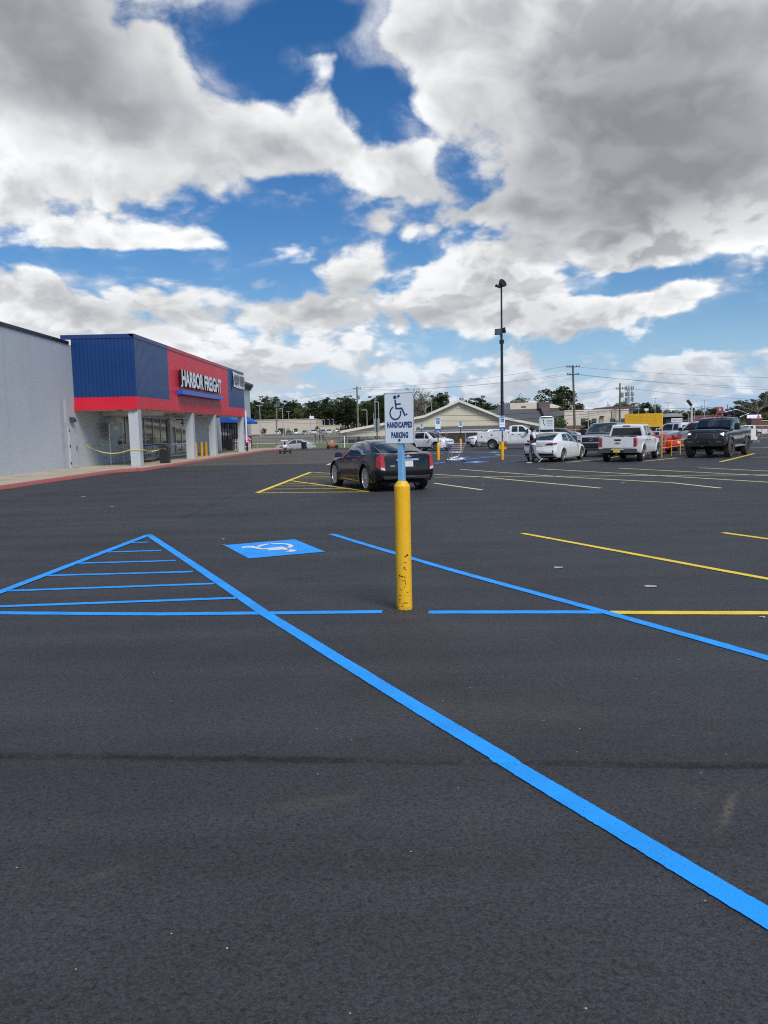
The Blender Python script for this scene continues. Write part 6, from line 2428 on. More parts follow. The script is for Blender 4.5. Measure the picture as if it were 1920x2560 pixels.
mb = MB()
sign_text(mb, 'HANDICAPPED', .262, .056, .004, -.058, NAVYS, SM, bold=.065, spacing=1.14)
mb.build('sign_lettering', NAVYS, pl_, fix=False)
mb = MB()
sign_text(mb, 'PARKING', .176, .056, .004, -.150, NAVYS, SM, bold=.065, spacing=1.14)
mb.build('sign_lettering', NAVYS, pl_, fix=False)
mb = MB()
isa_mesh(mb, lambda a, b: SM @ Vector((-.118 + a * .225, -.0033, -.022 + b * .235)), NAVYS)
mb.build('wheelchair_symbol', NAVYS, pl_, fix=False)
for z in (.2, -.195):
    mb = MB()
    mb.lathe([(.012, 0), (.012, .002), (.008, .003), (.008, .008), (0, .009)], 12, M('bolt_dark', (.05, .05, .05), .5, metal=.5), SM @ Matrix.Translation((0, -.0022, z)) @ Matrix.Rotation(R_(90), 4, 'X'))
    mb.build('bolt', None, pl_, smooth=40)

# ---------------------------------------------------------------- far accessible-parking posts
CYAN = M('sign_cyan_sheet', (.25, .55, .66), .4)
PBLUE = M('sign_blue_sheet', (.015, .09, .42), .4)
GRN = M('dark_green_post', (.02, .035, .03), .5)


def access_post(label, x, y, rotz=0.0, back=False, plate_low=True):
    t = thing('accessible_parking_sign', label, 'sign', (x, y, 0), rotz, 'accessible parking sign posts in yellow bollards')
    mb = MB()
    mb.lathe([(.085, 0), (.085, .93), (.07, .97), (.04, .99), (0, 1.0)], 18, YPOST)
    mb.build('bollard', YPOST, t, smooth=40)
    mb = MB()
    mb.box((0, 0, 1.65), (.06, .05, 1.5), GRN)
    mb.build('post', GRN, t)
    mb = MB()
    mb.prism(rrect(.305, .46, .02), -.034, -.030, 'y', SGN, Matrix.Translation((0, 0, 2.18)))
    p = mb.build('sign_plate', SGNB if back else SGN, t)
    mb = MB()
    mb.add([(a, -.0355, 2.335 + b) for a, b in rrect(.29, .13, .015)], [tuple(range(24))], CYAN)
    sign_text(mb, 'RESERVED', .24, .045, 0, 2.36, PBLUE, Matrix.Identity(4), -.0365, .02)
    sign_text(mb, 'PARKING', .22, .045, 0, 2.305, PBLUE, Matrix.Identity(4), -.0365, .02)
    mb.build('header_panel', CYAN, p)
    mb = MB()
    mb.add([(a, -.0355, 2.15 + b) for a, b in rrect(.19, .2, .01)], [tuple(range(24))], PBLUE)
    isa_mesh(mb, lambda a, b: Vector((-.08 + a * .16, -.037, 2.07 + b * .16)), SGN)
    mb.build('wheelchair_symbol', PBLUE, p, fix=False)
    if plate_low:
        mb = MB()
        mb.prism(rrect(.305, .15, .015), -.034, -.030, 'y', SGN, Matrix.Translation((0, 0, 1.86)))
        mb.build('arrow_plate', SGN, t)
        mb = MB()
        mb.prism(rrect(.305, .15, .015), -.034, -.030, 'y', PBLUE, Matrix.Translation((0, 0, 1.66)))
        sign_text(mb, 'VAN', .12, .045, 0, 1.685, SGN, Matrix.Identity(4), -.0355, .02)
        sign_text(mb, 'ACCESSIBLE', .24, .04, 0, 1.63, SGN, Matrix.Identity(4), -.0355, .02)
        mb.build('van_plate', PBLUE, t)
    return t


x, y = G(1096, 1150)
access_post('accessible parking sign on a yellow bollard just left of the lone shopping cart', x, y)
x, y = G(1055, 1123)
access_post('accessible parking sign on a yellow bollard in front of the white compact SUV\'s rear wheel', x, y, plate_low=False)
x, y = G(1152, 1127)
access_post('accessible parking sign on a slim yellow bollard behind the lone shopping cart', x, y, plate_low=False)
x, y = G(1256, 1149)
access_post('accessible parking sign on a yellow bollard in front of the tall lamp pole', x, y)
p_ = AT(943, 1100, 41)
t = thing('sign_post', 'black post with two grey sign backs rising behind the black coupe', 'sign', (p_[0], p_[1], 0))
mb = MB()
mb.box((0, 0, 1.2), (.06, .05, 2.4), BLACK)
mb.build('post', BLACK, t)
for sx in (-.085, .085):
    mb = MB()
    mb.box((sx, .035, 2.13), (.15, .006, .52), SGNB)
    mb.build('sign_back', SGNB, t)
mb = MB()
mb.box((0, .035, 1.76), (.28, .006, .14), SGNB)
mb.build('sign_back', SGNB, t)

# ---------------------------------------------------------------- car park lamp
p_ = AT(1256, 1126, 65)
lp = thing('lamp_pole', 'tall dark lamp pole with flood lamps high up on a yellow concrete base', 'lamp pole', (p_[0], p_[1], 0))
mb = MB()
mb.box((0, 0, .36), (.68, .68, .74), YPOST, bev=.04)
mb.build('concrete_base', YPOST, lp)
NAVP = M('pole_dark_blue', (.012, .016, .03), .4)
mb = MB()
mb.tube([(0, 0, .7), (0, 0, 4.5), (0, 0, 9.0)], [.14, .125, .11], 14, NAVP)
mb.tube([(0, 0, 9.0), (0, 0, 13.6)], [.085, .07], 12, NAVP)
mb.box((0, 0, .76), (.4, .4, .06), NAVP)
mb.build('pole', NAVP, lp, smooth=40)
mb = MB()
mb.lathe([(.11, 8.85), (.2, 8.85), (.2, 9.15), (.11, 9.15)], 14, BLACK)
mb.tube([(0, 0, 9.1), (-.05, 0, 9.6)], .09, 8, BLACK)
mb.build('collar', BLACK, lp)
LENSG = M('flood_glass', (.10, .105, .11), .15, spec=.8)
LAMPB = M('flood_black', (.012, .012, .013), .4)


def flood(loc, rx, rz, s):
    mt = Matrix.Translation(loc) @ Matrix.Rotation(rz, 4, 'Z') @ Matrix.Rotation(rx, 4, 'X')
    mb = MB()
    mb.prism([(-.45 * s, -.36 * s), (.45 * s, -.36 * s), (.45 * s, .36 * s), (-.45 * s, .36 * s)], -.12 * s, .0, 'y', LAMPB, mt)
    mb.add([(-.42 * s, 0, -.33 * s), (.42 * s, 0, -.33 * s), (.42 * s, 0, .33 * s), (-.42 * s, 0, .33 * s), (-.2 * s, .42 * s, -.2 * s), (.2 * s, .42 * s, -.2 * s), (.2 * s, .42 * s, .2 * s), (-.2 * s, .42 * s, .2 * s)],
           [(0, 1, 5, 4), (1, 2, 6, 5), (2, 3, 7, 6), (3, 0, 4, 7), (4, 5, 6, 7)], LAMPB, mt)
    h = mb.build('flood_lamp', LAMPB, lp)
    mb = MB()
    mb.box((0, -.125 * s, 0), (.78 * s, .012, .60 * s), LENSG, None)
    o = mb.build('lens', LENSG, h)
    for v in o.data.vertices:
        v.co = mt @ v.co


flood(Vector((-.28, -.12, 9.8)), R_(-12), R_(-28), .70)
flood(Vector((.22, .15, 9.95)), R_(-12), R_(95), .62)
mt = Matrix.Translation((.05, 0, 13.75)) @ Matrix.Rotation(R_(35), 4, 'Z') @ Matrix.Rotation(R_(62), 4, 'X')
mb = MB()
mb.lathe([(0, -.2), (.22, -.18), (.36, .08), (.37, .16), (0, .18)], 20, LAMPB, mt)
mb.box((-.28, -.05, 13.55), (.5, .4, .18), LAMPB, Matrix.Rotation(R_(18), 3, 'Y'), bev=.04)
mb.build('flood_lamp', LAMPB, lp, smooth=40)

# ---------------------------------------------------------------- yellow cart corral with its signboard
cx_, cy_ = 14.68, 40.06
ca = R_(33)
cd = Vector((math.sin(ca), math.cos(ca), 0))
cn = Vector((-math.cos(ca), math.sin(ca), 0))
cor = thing('cart_corral', 'yellow tubular cart corral with a tall yellow signboard across its end', 'cart corral', (cx_, cy_, 0))
CYEL = M('corral_yellow', (.86, .47, .018), .45, var=.1, dirt=.15)
for side in (0, 1):
    b0_ = cn * (1.92 * side)
    mb = MB()
    for k in range(4):
        p = b0_ + cd * (k * 2.25)
        h = 2.35 if k == 0 else .86
        mb.tube([p, p + Vector((0, 0, h))], .030, 8, CYEL)
        mb.build('post', CYEL, cor, smooth=40)
        mb = MB()
    for z in (.84, .50):
        mb = MB()
        mb.tube([b0_ + Vector((0, 0, z)), b0_ + cd * 6.75 + Vector((0, 0, z))], .021, 8, CYEL)
        mb.build('rail', CYEL, cor, smooth=40)
mb = MB()
for z in (.84, .50):
    mb.tube([cd * 6.75 + Vector((0, 0, z)), cd * 6.75 + cn * 1.92 + Vector((0, 0, z))], .021, 8, CYEL)
mb.build('end_rail', CYEL, cor)
mb = MB()
o_ = -cd * .04
for a, b, z0, z1, d in ((.0, 1.92, 1.62, 2.33, 0),):
    vs = []
    for q in (0, .02):
        for aa, z in ((a, z0), (b, z0), (b, z1), (a, z1)):
            vs.append(o_ - cd * q + cn * aa + Vector((0, 0, z)))
    mb.add(vs, [(0, 1, 2, 3), (7, 6, 5, 4), (0, 4, 5, 1), (1, 5, 6, 2), (2, 6, 7, 3), (3, 7, 4, 0)], CYEL)
sb = mb.build('signboard', CYEL, cor)
mb = MB()
rg = random.Random(3)
gold = M('faded_print', (.62, .33, .02), .5)
zz0 = 2.18
for ln in range(6):
    a = .22 + rg.uniform(0, .12)
    while a < 1.7:
        w = rg.uniform(.05, .17)
        p0 = o_ - cd * .0215 + cn * a + Vector((0, 0, zz0 - ln * .075))
        p1 = o_ - cd * .0215 + cn * min(1.75, a + w) + Vector((0, 0, zz0 - ln * .075))
        mb.add([p0, p1, p1 + Vector((0, 0, .028)), p0 + Vector((0, 0, .028))], [(0, 1, 2, 3)], gold)
        a += w + .035
mb.build('faded_print', gold, sb, fix=False)
for k, (f, s_, lb) in enumerate(((1.7, .75, 'wire shopping cart parked inside the yellow corral, nearest its signboard'), (2.15, .78, 'second wire shopping cart inside the yellow corral'), (4.6, 1.1, 'wire shopping cart at the back of the yellow corral'))):
    p = Vector((cx_, cy_, 0)) + cd * f + cn * s_
    o = dup(c0_, (p.x, p.y, 0), math.atan2(cd.y, cd.x), lb)

# ---------------------------------------------------------------- small framed sign behind the white saloon
p_ = AT(1366, 1100, 60)
t = thing('framed_sign', 'pale sign board with a dark arrow in a bent tube frame behind the white saloon', 'sign', (p_[0], p_[1], 0))
FR_ = M('frame_pale', (.6, .65, .66), .4, metal=.3)
mb = MB()
mb.tube([(-.56, 0, 0), (-.56, 0, 2.35), (-.50, 0, 2.52), (-.38, 0, 2.58), (.40, 0, 2.58), (.5, 0, 2.52), (.56, 0, 2.35), (.56, 0, 0)], .045, 8, FR_)
mb.build('frame', FR_, t, smooth=40)
mb = MB()
mb.box((.03, -.05, 2.02), (1.04, .03, .86), M('sign_pale_aqua', (.62, .70, .70), .4))
b_ = mb.build('board', None, t)
mb = MB()
gr = M('sign_dark_green', (.03, .12, .09), .5)
mb.prism([(-.34, 2.36), (-.24, 2.38), (-.18, 2.30), (-.20, 2.10), (-.10, 1.92), (-.15, 1.88), (-.26, 2.06), (-.25, 2.28), (-.33, 2.30)], -.072, -.067, 'y', gr)
mb.build('arrow', gr, b_)
mb = MB()
for z, w in ((2.28, .5), (2.18, .44), (2.08, .48), (1.92, .46)):
    for k in range(7):
        mb.box((.0 + w * (k - 1) / 7 + .1, -.068, z), (w / 7 * .7, .004, .05), gr)
for a in (-.05, .3):
    mb.lathe([(.03, 0), (0, .002)], 10, gr, Matrix.Translation((a, -.068, 1.72)) @ Matrix.Rotation(R_(90), 4, 'X'))
mb.build('small_print', gr, b_)

# ---------------------------------------------------------------- walking man
SKIN = M('skin_brown', (.16, .08, .05), .55)
TEE = M('tee_white', (.78, .78, .82), .8, bump=.15, bscale=25)
VEST = M('vest_black', (.012, .012, .014), .75, bump=.2, bscale=30)
TROU = M('trousers_grey', (.20, .205, .215), .85, var=.2, bump=.3, bscale=18)
SHOE = M('shoe_black', (.015, .015, .017), .6)
SOLE = M('sole_white', (.75, .75, .74), .6)


def skinmesh(name, verts, edges, mat, parent=None, root=0, lev=2):
    me = bpy.data.meshes.new(name)
    me.from_pydata([v[:3] for v in verts], edges, [])
    me.materials.append(mat)
    o = bpy.data.objects.new(name, me)
    COL.objects.link(o)
    md = o.modifiers.new('skin', 'SKIN')
    md.use_smooth_shade = True
    sv = me.skin_vertices[0].data
    for i, v in enumerate(verts):
        r = v[3] if hasattr(v[3], '__len__') else (v[3], v[3])
        sv[i].radius = r
        sv[i].use_root = (i == root)
    ss = o.modifiers.new('sub', 'SUBSURF')
    ss.levels = ss.render_levels = lev
    if parent:
        o.parent = parent
    return o


# x forward (walking direction), y to his left, z up; mid-stride, left leg behind with its heel raised
J = dict(pel=(0, 0, .93, (.12, .15)), sp=(.01, 0, 1.12, (.11, .145)), ch=(.0, 0, 1.32, (.115, .165)), nb=(.01, 0, 1.45, (.06, .075)), nk=(.035, 0, 1.51, .05), hd0=(.055, 0, 1.565, (.08, .07)), hd1=(.055, 0, 1.63, (.098, .08)), hd2=(.045, 0, 1.70, (.07, .06)),
         lh=(-.02, .09, .90, .095), lk=(-.06, .10, .50, .06), lkc=(-.17, .10, .36, .055), la=(-.34, .10, .15, .036), lf=(-.30, .10, .07, .035), lt=(-.22, .105, .028, .03),
         rh=(.02, -.09, .90, .095), rk=(.13, -.095, .50, .062), rkc=(.12, -.095, .33, .056), ra=(.10, -.095, .09, .038), rf=(.17, -.095, .045, .038), rt=(.25, -.10, .03, .03),
         ls=(-.01, .19, 1.40, .062), le=(-.06, .24, 1.12, .042), lw=(.13, .20, 1.02, .029), lhnd=(.19, .18, 1.02, .030),
         rs=(.0, -.19, 1.40, .062), re=(-.03, -.24, 1.11, .042), rw_=(.16, -.19, 1.03, .029), rhnd=(.22, -.16, 1.05, .030))
keys = list(J)
vv = [J[k] for k in keys]
ed = [('pel', 'sp'), ('sp', 'ch'), ('ch', 'nb'), ('nb', 'nk'), ('nk', 'hd0'), ('hd0', 'hd1'), ('hd1', 'hd2'), ('pel', 'lh'), ('lh', 'lk'), ('lk', 'lkc'), ('lkc', 'la'), ('la', 'lf'), ('lf', 'lt'),
      ('pel', 'rh'), ('rh', 'rk'), ('rk', 'rkc'), ('rkc', 'ra'), ('ra', 'rf'), ('rf', 'rt'), ('ch', 'ls'), ('ls', 'le'), ('le', 'lw'), ('lw', 'lhnd'), ('ch', 'rs'), ('rs', 're'), ('re', 'rw_'), ('rw_', 'rhnd')]
# fingers and thumb on each hand
for sd, sg in (('l', 1), ('r', -1)):
    hx, hy, hz, _ = J[sd + 'hnd']
    for q in range(5):
        dy, dz = ((-.022, .018), (-.010, .024), (.004, .026), (.018, .022), (.0, -.03))[q]
        L = (.05, .058, .062, .052, .03)[q]
        k1, k2 = f'{sd}g{q}a', f'{sd}g{q}b'
        if q < 4:
            a = (hx + .045, hy + (q - 1.5) * .004 * sg, hz + .030 - q * .020, .0095)
            b = (hx + .045 + L * .7, hy - .02 * sg, hz + .022 - q * .020, .008)
        else:
            a = (hx + .01, hy - .03 * sg, hz + .035, .0105)
            b = (hx + .045, hy - .045 * sg, hz + .045, .0085)
        vv += [a, b]
        keys += [k1, k2]
        ed += [(sd + 'hnd', k1), (k1, k2)]
ix = {k: i for i, k in enumerate(keys)}
man = skinmesh('person', vv, [(ix[a], ix[b]) for a, b in ed], SKIN)
tag(man, 'man walking left in a black vest, white tee, grey trousers and dark cap', 'person')
gx, gy = G(1333, 1157.5)
man.location = (gx, gy, .012)
man.rotation_euler = (0, 0, R_(172))


def sub(names, extra, mat, nm, edges, root=0):
    vs = []
    for k in names:
        x, y, z, r = J[k] if k in J else extra[k]
        g = extra.get('+', .012)
        r = tuple(q + g for q in r) if hasattr(r, '__len__') else r + g
        vs.append((x, y, z, r))
    ii = {k: i for i, k in enumerate(names)}
    return skinmesh(nm, vs, [(ii[a], ii[b]) for a, b in edges], mat, man, root)


sub(['pel', 'lh', 'lk', 'lkc', 'la', 'rh', 'rk', 'rkc', 'ra', 'sp0'], {'+': .030, 'sp0': (0, 0, 1.0, (.115, .145))}, TROU, 'trousers', [('pel', 'sp0'), ('pel', 'lh'), ('lh', 'lk'), ('lk', 'lkc'), ('lkc', 'la'), ('pel', 'rh'), ('rh', 'rk'), ('rk', 'rkc'), ('rkc', 'ra')])
def loft(name, rings, mat, extra=()):
    """clothing over the trunk: stacked ellipses (x, y, z, front-back radius, side radius)"""
    mb = MB()
    rows = []
    for k, (x, y, z, a, b) in enumerate(rings):
        rows.append([(x + a * math.cos(6.2832 * q / 24) * (1 + .03 * math.sin(5 * q + k)), y + b * math.sin(6.2832 * q / 24), z + .006 * math.sin(q * 1.7 + k)) for q in range(25)])
    mb.grid(rows, mat)
    for pts, rad in extra:
        mb.tube(pts, rad, 12, mat)
    return mb.build(name, mat, man, smooth=70)


loft('tee_shirt', [(-.005, 0, .865, .145, .19), (-.005, 0, .93, .145, .188), (0, 0, 1.05, .138, .178), (0, 0, 1.2, .14, .182), (0, 0, 1.33, .142, .20), (0, 0, 1.41, .115, .19), (.01, 0, 1.45, .085, .12), (.02, 0, 1.475, .062, .068)], TEE,
     (([(-.01, .15, 1.40), (-.02, .205, 1.36), (-.04, .225, 1.26), (-.05, .235, 1.185)], [.085, .085, .074, .070]), ([(-.01, -.15, 1.40), (-.02, -.205, 1.36), (-.03, -.225, 1.26), (-.035, -.235, 1.185)], [.085, .085, .074, .070])))
loft('vest', [(-.005, 0, .985, .158, .196), (0, 0, 1.05, .154, .192), (0, 0, 1.2, .156, .194), (-.004, 0, 1.32, .158, .196), (-.004, 0, 1.40, .135, .168), (0, 0, 1.445, .105, .125)], VEST)


def shoe(ank, toe, nm):
    mb = MB()
    a, b = Vector(ank), Vector(toe)
    d = (b - a).normalized()
    up = Vector((0, 1, 0)).cross(d) * -1
    if up.z < 0:
        up = -up
    sd = d.cross(up)
    def ring(p, w, h):
        return [p + sd * w * math.cos(q) + up * h * (math.sin(q) if math.sin(q) > 0 else 0) for q in [math.pi * i / 8 for i in range(9)]]
    L = (b - a).length
    rows = []
    rowsS = []
    for f, w, h in ((-.12, .025, .05), (-.05, .04, .10), (.15, .043, .10), (.4, .046, .065), (.7, .05, .05), (.92, .042, .035), (1.02, .018, .015)):
        p = a + d * L * f
        rows.append(ring(p, w, h))
        rowsS.append([p + sd * (w + .004), p + sd * (w + .004) - up * .028, p - sd * (w + .004) - up * .028, p - sd * (w + .004), p + sd * (w + .004)])
    mb.grid(rows, SHOE)
    mb.grid(rowsS, SOLE)
    return mb.build(nm, SHOE, man, smooth=60)


shoe((.07, -.095, .018), (.33, -.105, .018), 'shoe')
shoe((-.40, .10, .205), (-.22, .105, .03), 'shoe')
mb = MB()
mt = Matrix.Translation((.05, 0, 1.655)) @ Matrix.Rotation(R_(8), 4, 'Y')
mb.lathe([(.112, -.02), (.114, .02), (.104, .065), (.07, .10), (0, .112)], 20, VEST, mt)
mb.add([(.09, -.075, -.012), (.09, .075, -.012), (.19, .055, -.022), (.21, 0, -.018), (.19, -.055, -.022), (.09, -.075, -.02), (.09, .075, -.02), (.19, .055, -.03), (.21, 0, -.026), (.19, -.055, -.03)], [(0, 1, 2, 3, 4), (9, 8, 7, 6, 5)] + [(i, (i + 1) % 5, 5 + (i + 1) % 5, 5 + i) for i in range(5)], VEST, mt)
mb.build('cap', VEST, man, smooth=50)
mb = MB()
for sg in (1, -1):
    mb.lathe([(.03, 0), (.026, .008), (0, .012)], 10, SKIN, Matrix.Translation((.045, sg * .085, 1.62)) @ Matrix.Rotation(R_(-90 * sg), 4, 'X'))
mb.lathe([(0, 0), (.016, .004), (.010, .028), (0, .032)], 8, SKIN, Matrix.Translation((.150, 0, 1.605)) @ Matrix.Rotation(R_(70), 4, 'Y'))
mb.build('ears_and_nose', SKIN, man, smooth=60)
mb = MB()
for sg in (1, -1):
    mb.lathe([(.009, 0), (0, .003)], 8, UNDER, Matrix.Translation((.146, sg * .032, 1.632)) @ Matrix.Rotation(R_(90), 4, 'Y'))
mb.box((.142, 0, 1.568), (.01, .045, .008), M('lips_brown', (.12, .045, .035), .5))
mb.build('eyes_and_mouth', UNDER, man)
mb = MB()
mb.lathe([(.085, -.075), (.100, -.05), (.108, 0), (.10, .03)], 18, M('hair_black', (.01, .009, .008), .7), Matrix.Translation((.035, 0, 1.66)))
mb.build('hair', None, man, smooth=60)

# ---------------------------------------------------------------- odds and ends by the far edge of the lot
gx, gy = G(713, 1134)
t = thing('wheeled_machine', 'small blue and white machine on black wheels standing on the old asphalt', 'machine', (gx, gy, .004))
mb = MB()
mb.box((0, 0, .55), (.16, .16, .75), NAVY, bev=.02)
mb.tube([(0, 0, .9), (0, 0, 1.1)], .04, 8, BLACK)
mb.build('column', NAVY, t)
mb = MB()
mb.prism([(-.28, 1.08), (.28, 1.08), (.36, 1.17), (-.36, 1.17)], -.22, .22, 'y', WHITE)
mb.build('top_tray', WHITE, t)
mb = MB()
mb.lathe([(0, -.2), (.24, -.18), (.30, -.05), (.30, .08), (.2, .22), (0, .25)], 18, WHITE, Matrix.Translation((-.02, .18, .62)))
mb.lathe([(0, -.1), (.12, -.1), (.16, 0), (.1, .12), (0, .12)], 14, M('machine_pale_blue', (.35, .42, .6), .4), Matrix.Translation((.25, -.12, .52)))
mb.build('tank', WHITE, t, smooth=50)
mb = MB()
mb.tube([(-.45, .1, .18), (.45, .1, .18)], .03, 8, BLACK)
mb.tube([(0, .1, .18), (0, -.35, .18)], .03, 8, BLACK)
mb.tube([(-.15, 0, .75), (-.42, -.05, .85)], .025, 8, BLACK)
mb.tube([(.15, 0, .75), (.45, -.05, .72)], .025, 8, BLACK)
mb.build('frame', BLACK, t)
for x, y in ((-.45, .1), (.45, .1), (0, -.35)):
    mb = MB()
    mb.lathe([(.05, -.06), (.16, -.06), (.18, -.03), (.18, .03), (.16, .06), (.05, .06)], 16, RUBBER, Matrix.Translation((x, y, .18)) @ Matrix.Rotation(R_(90), 4, 'Y'), closed=True)
    mb.build('wheel', RUBBER, t, smooth=40)

gx, gy = G(829, 1122)
t = thing('lawn_mower', 'orange push mower with a long black handle at the far edge of the lot', 'lawn mower', (gx, gy, .01), R_(0))
ORG = M('mower_orange', (.50, .13, .06), .5)
mb = MB()
mb.box((.05, 0, .40), (.5, .45, .34), ORG, bev=.05)
mb.box((.28, 0, .50), (.22, .3, .5), ORG, bev=.05)
mb.box((.05, 0, .78), (.3, .3, .22), M('mower_peach', (.75, .42, .28), .5), bev=.06)
mb.build('engine', ORG, t, smooth=50)
mb = MB()
mb.box((.1, 0, .18), (1.0, .6, .14), BPL, bev=.04)
mb.build('deck', BPL, t)
for x in (-.35, .55):
    for y in (-.34, .34):
        mb = MB()
        mb.lathe([(.05, -.05), (.17, -.05), (.19, 0), (.17, .05), (.05, .05)], 14, RUBBER, Matrix.Translation((x, y, .19)) @ Matrix.Rotation(R_(90), 4, 'X'), closed=True)
        mb.build('wheel', RUBBER, t)
mb = MB()
for y in (-.25, .25):
    mb.tube([(-.3, y, .25), (-.62, y, .95), (-.85, y, 1.2)], .025, 6, BPL)
mb.tube([(-.85, -.25, 1.2), (-.85, .25, 1.2)], .03, 6, BPL)
mb.build('handle', BPL, t)

p_ = AT(760, 1120, 86.5)
bb = MB()
bb.lathe([(0, 0), (.27, 0), (.30, .35), (.31, .72), (.33, .73), (.33, .77), (.30, .77), (.29, .5), (0, .5)], 18, BPL)
o = bb.build('litter_bin', BPL, smooth=40, loc=(p_[0], p_[1], .0))
tag(o, 'round black bin standing in front of the low silver car at the lot edge', 'litter bin')

# chain-link fence along the back of the lot
FY = 87.2
fw = M('chain_link', (.42, .43, .43), .5, metal=.5)


def fence(label, x0, x1, y0, y1, n, h, gate=False):
    L = math.hypot(x1 - x0, y1 - y0)
    t = thing('chain_link_fence', label, 'fence', (x0, y0, terrain(x0, y0)))
    d = Vector(((x1 - x0) / L, (y1 - y0) / L, 0))
    for k in range(n + 1):
        p = d * (L * k / n)
        z = terrain(x0 + p.x, y0 + p.y) - terrain(x0, y0)
        mb = MB()
        mb.tube([p + Vector((0, 0, z - .05)), p + Vector((0, 0, z + h + .04))], .035, 6, fw)
        mb.build('post', fw, t)
    mb = MB()
    mb.tube([d * (L * k / n) + Vector((0, 0, terrain(x0 + d.x * L * k / n, y0 + d.y * L * k / n) - terrain(x0, y0) + h)) for k in range(n + 1)], .025, 6, fw)
    mb.build('top_rail', fw, t)
    # the diamond mesh itself: thin wires
    mb = MB()
    pitch = .12 if L < 40 else .24
    m_ = int(L / pitch)
    for s in (1, -1):
        for k in range(-int(h / pitch), m_):
            a, b = k * pitch, k * pitch + h
            if s < 0:
                za, zb_ = h, 0
            else:
                za, zb_ = 0, h
            a2, b2 = max(0, a), min(L, b)
            if b2 <= a2:
                continue
            f1, f2 = (a2 - a) / (b - a), (b2 - a) / (b - a)
            p, q_ = d * a2 + Vector((0, 0, za + (zb_ - za) * f1)), d * b2 + Vector((0, 0, za + (zb_ - za) * f2))
            w = .0035 if L < 40 else .005
            mb.add([p - Vector((0, 0, w)), q_ - Vector((0, 0, w)), q_ + Vector((0, 0, w)), p + Vector((0, 0, w))], [(0, 1, 2, 3)], fw)
    mb.build('wire_mesh', fw, t, fix=False)
    return t


fence('chain link fence on the grass side of the lot, left of the white gate post', -17.5, -4.7, FY, FY, 4, 1.75)
fence('chain link fence with close-set posts to the right of the white gate post', -4.0, 14, FY, FY, 8, 1.75)
fence('long chain link fence behind the pickup trucks on the right', 14.5, 62, FY, FY - 6, 14, 1.45)
mb = MB()
mb.tube([(0, 0, 0), (0, 0, 1.35)], .07, 8, WHITE)
x_, y_, _ = AT(861, 1100, FY)
tag(mb.build('gate_post', WHITE, loc=(x_, y_, 0)), 'short white gate post at the gap in the fence', 'post')
# ---------------------------------------------------------------- buildings beyond the lot
BEIGE = M('beige_block', (.56, .50, .41), .8, var=.06, vscale=.3, dirt=.15)
CREAM = M('cream_render', (.62, .56, .46), .8, var=.06, vscale=.3, dirt=.12)
DARKO = M('dark_opening', (.015, .014, .013), .9)
TAND = M('tan_shutter', (.36, .31, .24), .7, var=.1)
SHING = M('grey_shingle', (.085, .09, .10), .9, var=.3, vscale=3.0)
BRICKR = mat_brick('red_brown_brick', (.20, .085, .065), (.30, .25, .22), .4, 4.0)
TRIMW = M('trim_cream', (.70, .66, .56), .6)
BROWNM = M('brown_metal', (.11, .085, .08), .6)


def mat_siding():
    m, nt, b = newmat('cream_siding')
    p = nt.pos()
    z = nt.sep(p)[2]
    w = nt.math('FRACT', nt.math('DIVIDE', z, .42))
    c = nt.mix(nt.mrange(w, .0, .16, .45, 0), (.63, .585, .43), (.30, .27, .19))
    c = nt.mix(nt.mrange(nt.noise(p, .3, 5, .6), .4, .7, 0, .15), c, (.4, .36, .26))
    nt.l.new(c, b.inputs['Base Color'])
    b.inputs['Roughness'].default_value = .7
    return m


SIDING = mat_siding()


def X_(u, y):
    return AT(u, 1080, y)[0]


def Zv(u, v, y):
    return AT(u, v, y)[2]


def child_window(bld, x, y, z, w, h, glass=DGLASS, frame=TRIMW, name='window'):
    mb = MB()
    f = .06
    for a, b, c, d in ((-w / 2, -w / 2 + f, -h / 2, h / 2), (w / 2 - f, w / 2, -h / 2, h / 2), (-w / 2 + f, w / 2 - f, -h / 2, -h / 2 + f), (-w / 2 + f, w / 2 - f, h / 2 - f, h / 2)):
        mb.box2((x + a, y - .06, z + c), (x + b, y - .002, z + d), frame)
    o = rel(mb, name, frame, bld)
    mb = MB()
    mb.box2((x - w / 2 + f, y - .03, z - h / 2 + f), (x + w / 2 - f, y - .003, z + h / 2 - f), glass)
    rel(mb, 'pane', glass, o)


# --- gabled building
GY = 130.0
ax = X_(1148, GY)
za = Zv(1148, 1003, GY)
lb, zl = X_(1060, GY), Zv(1060, 1042, GY)
rb, zr_ = X_(1253, GY), Zv(1253, 1045, GY)
le, zle = X_(850, GY), Zv(850, 1081, GY)
re_, zre = X_(1352, GY), Zv(1352, 1064.5, GY)
BZ = -.98
gb = thing('gabled_building', 'cream sided building with a broad front gable and brick base across the lot', 'building', (ax, GY, BZ))
cL = X_(1022, GY)
mb = MB()
zcl = zl + (zle - zl) * (cL - lb) / (le - lb)
poly = [(cL, BZ), (re_ - .4, BZ), (re_ - .4, zre), (rb, zr_), (ax, za), (lb, zl), (cL, zcl)]
mb.prism(poly, GY, GY + 28, 'y', SIDING)
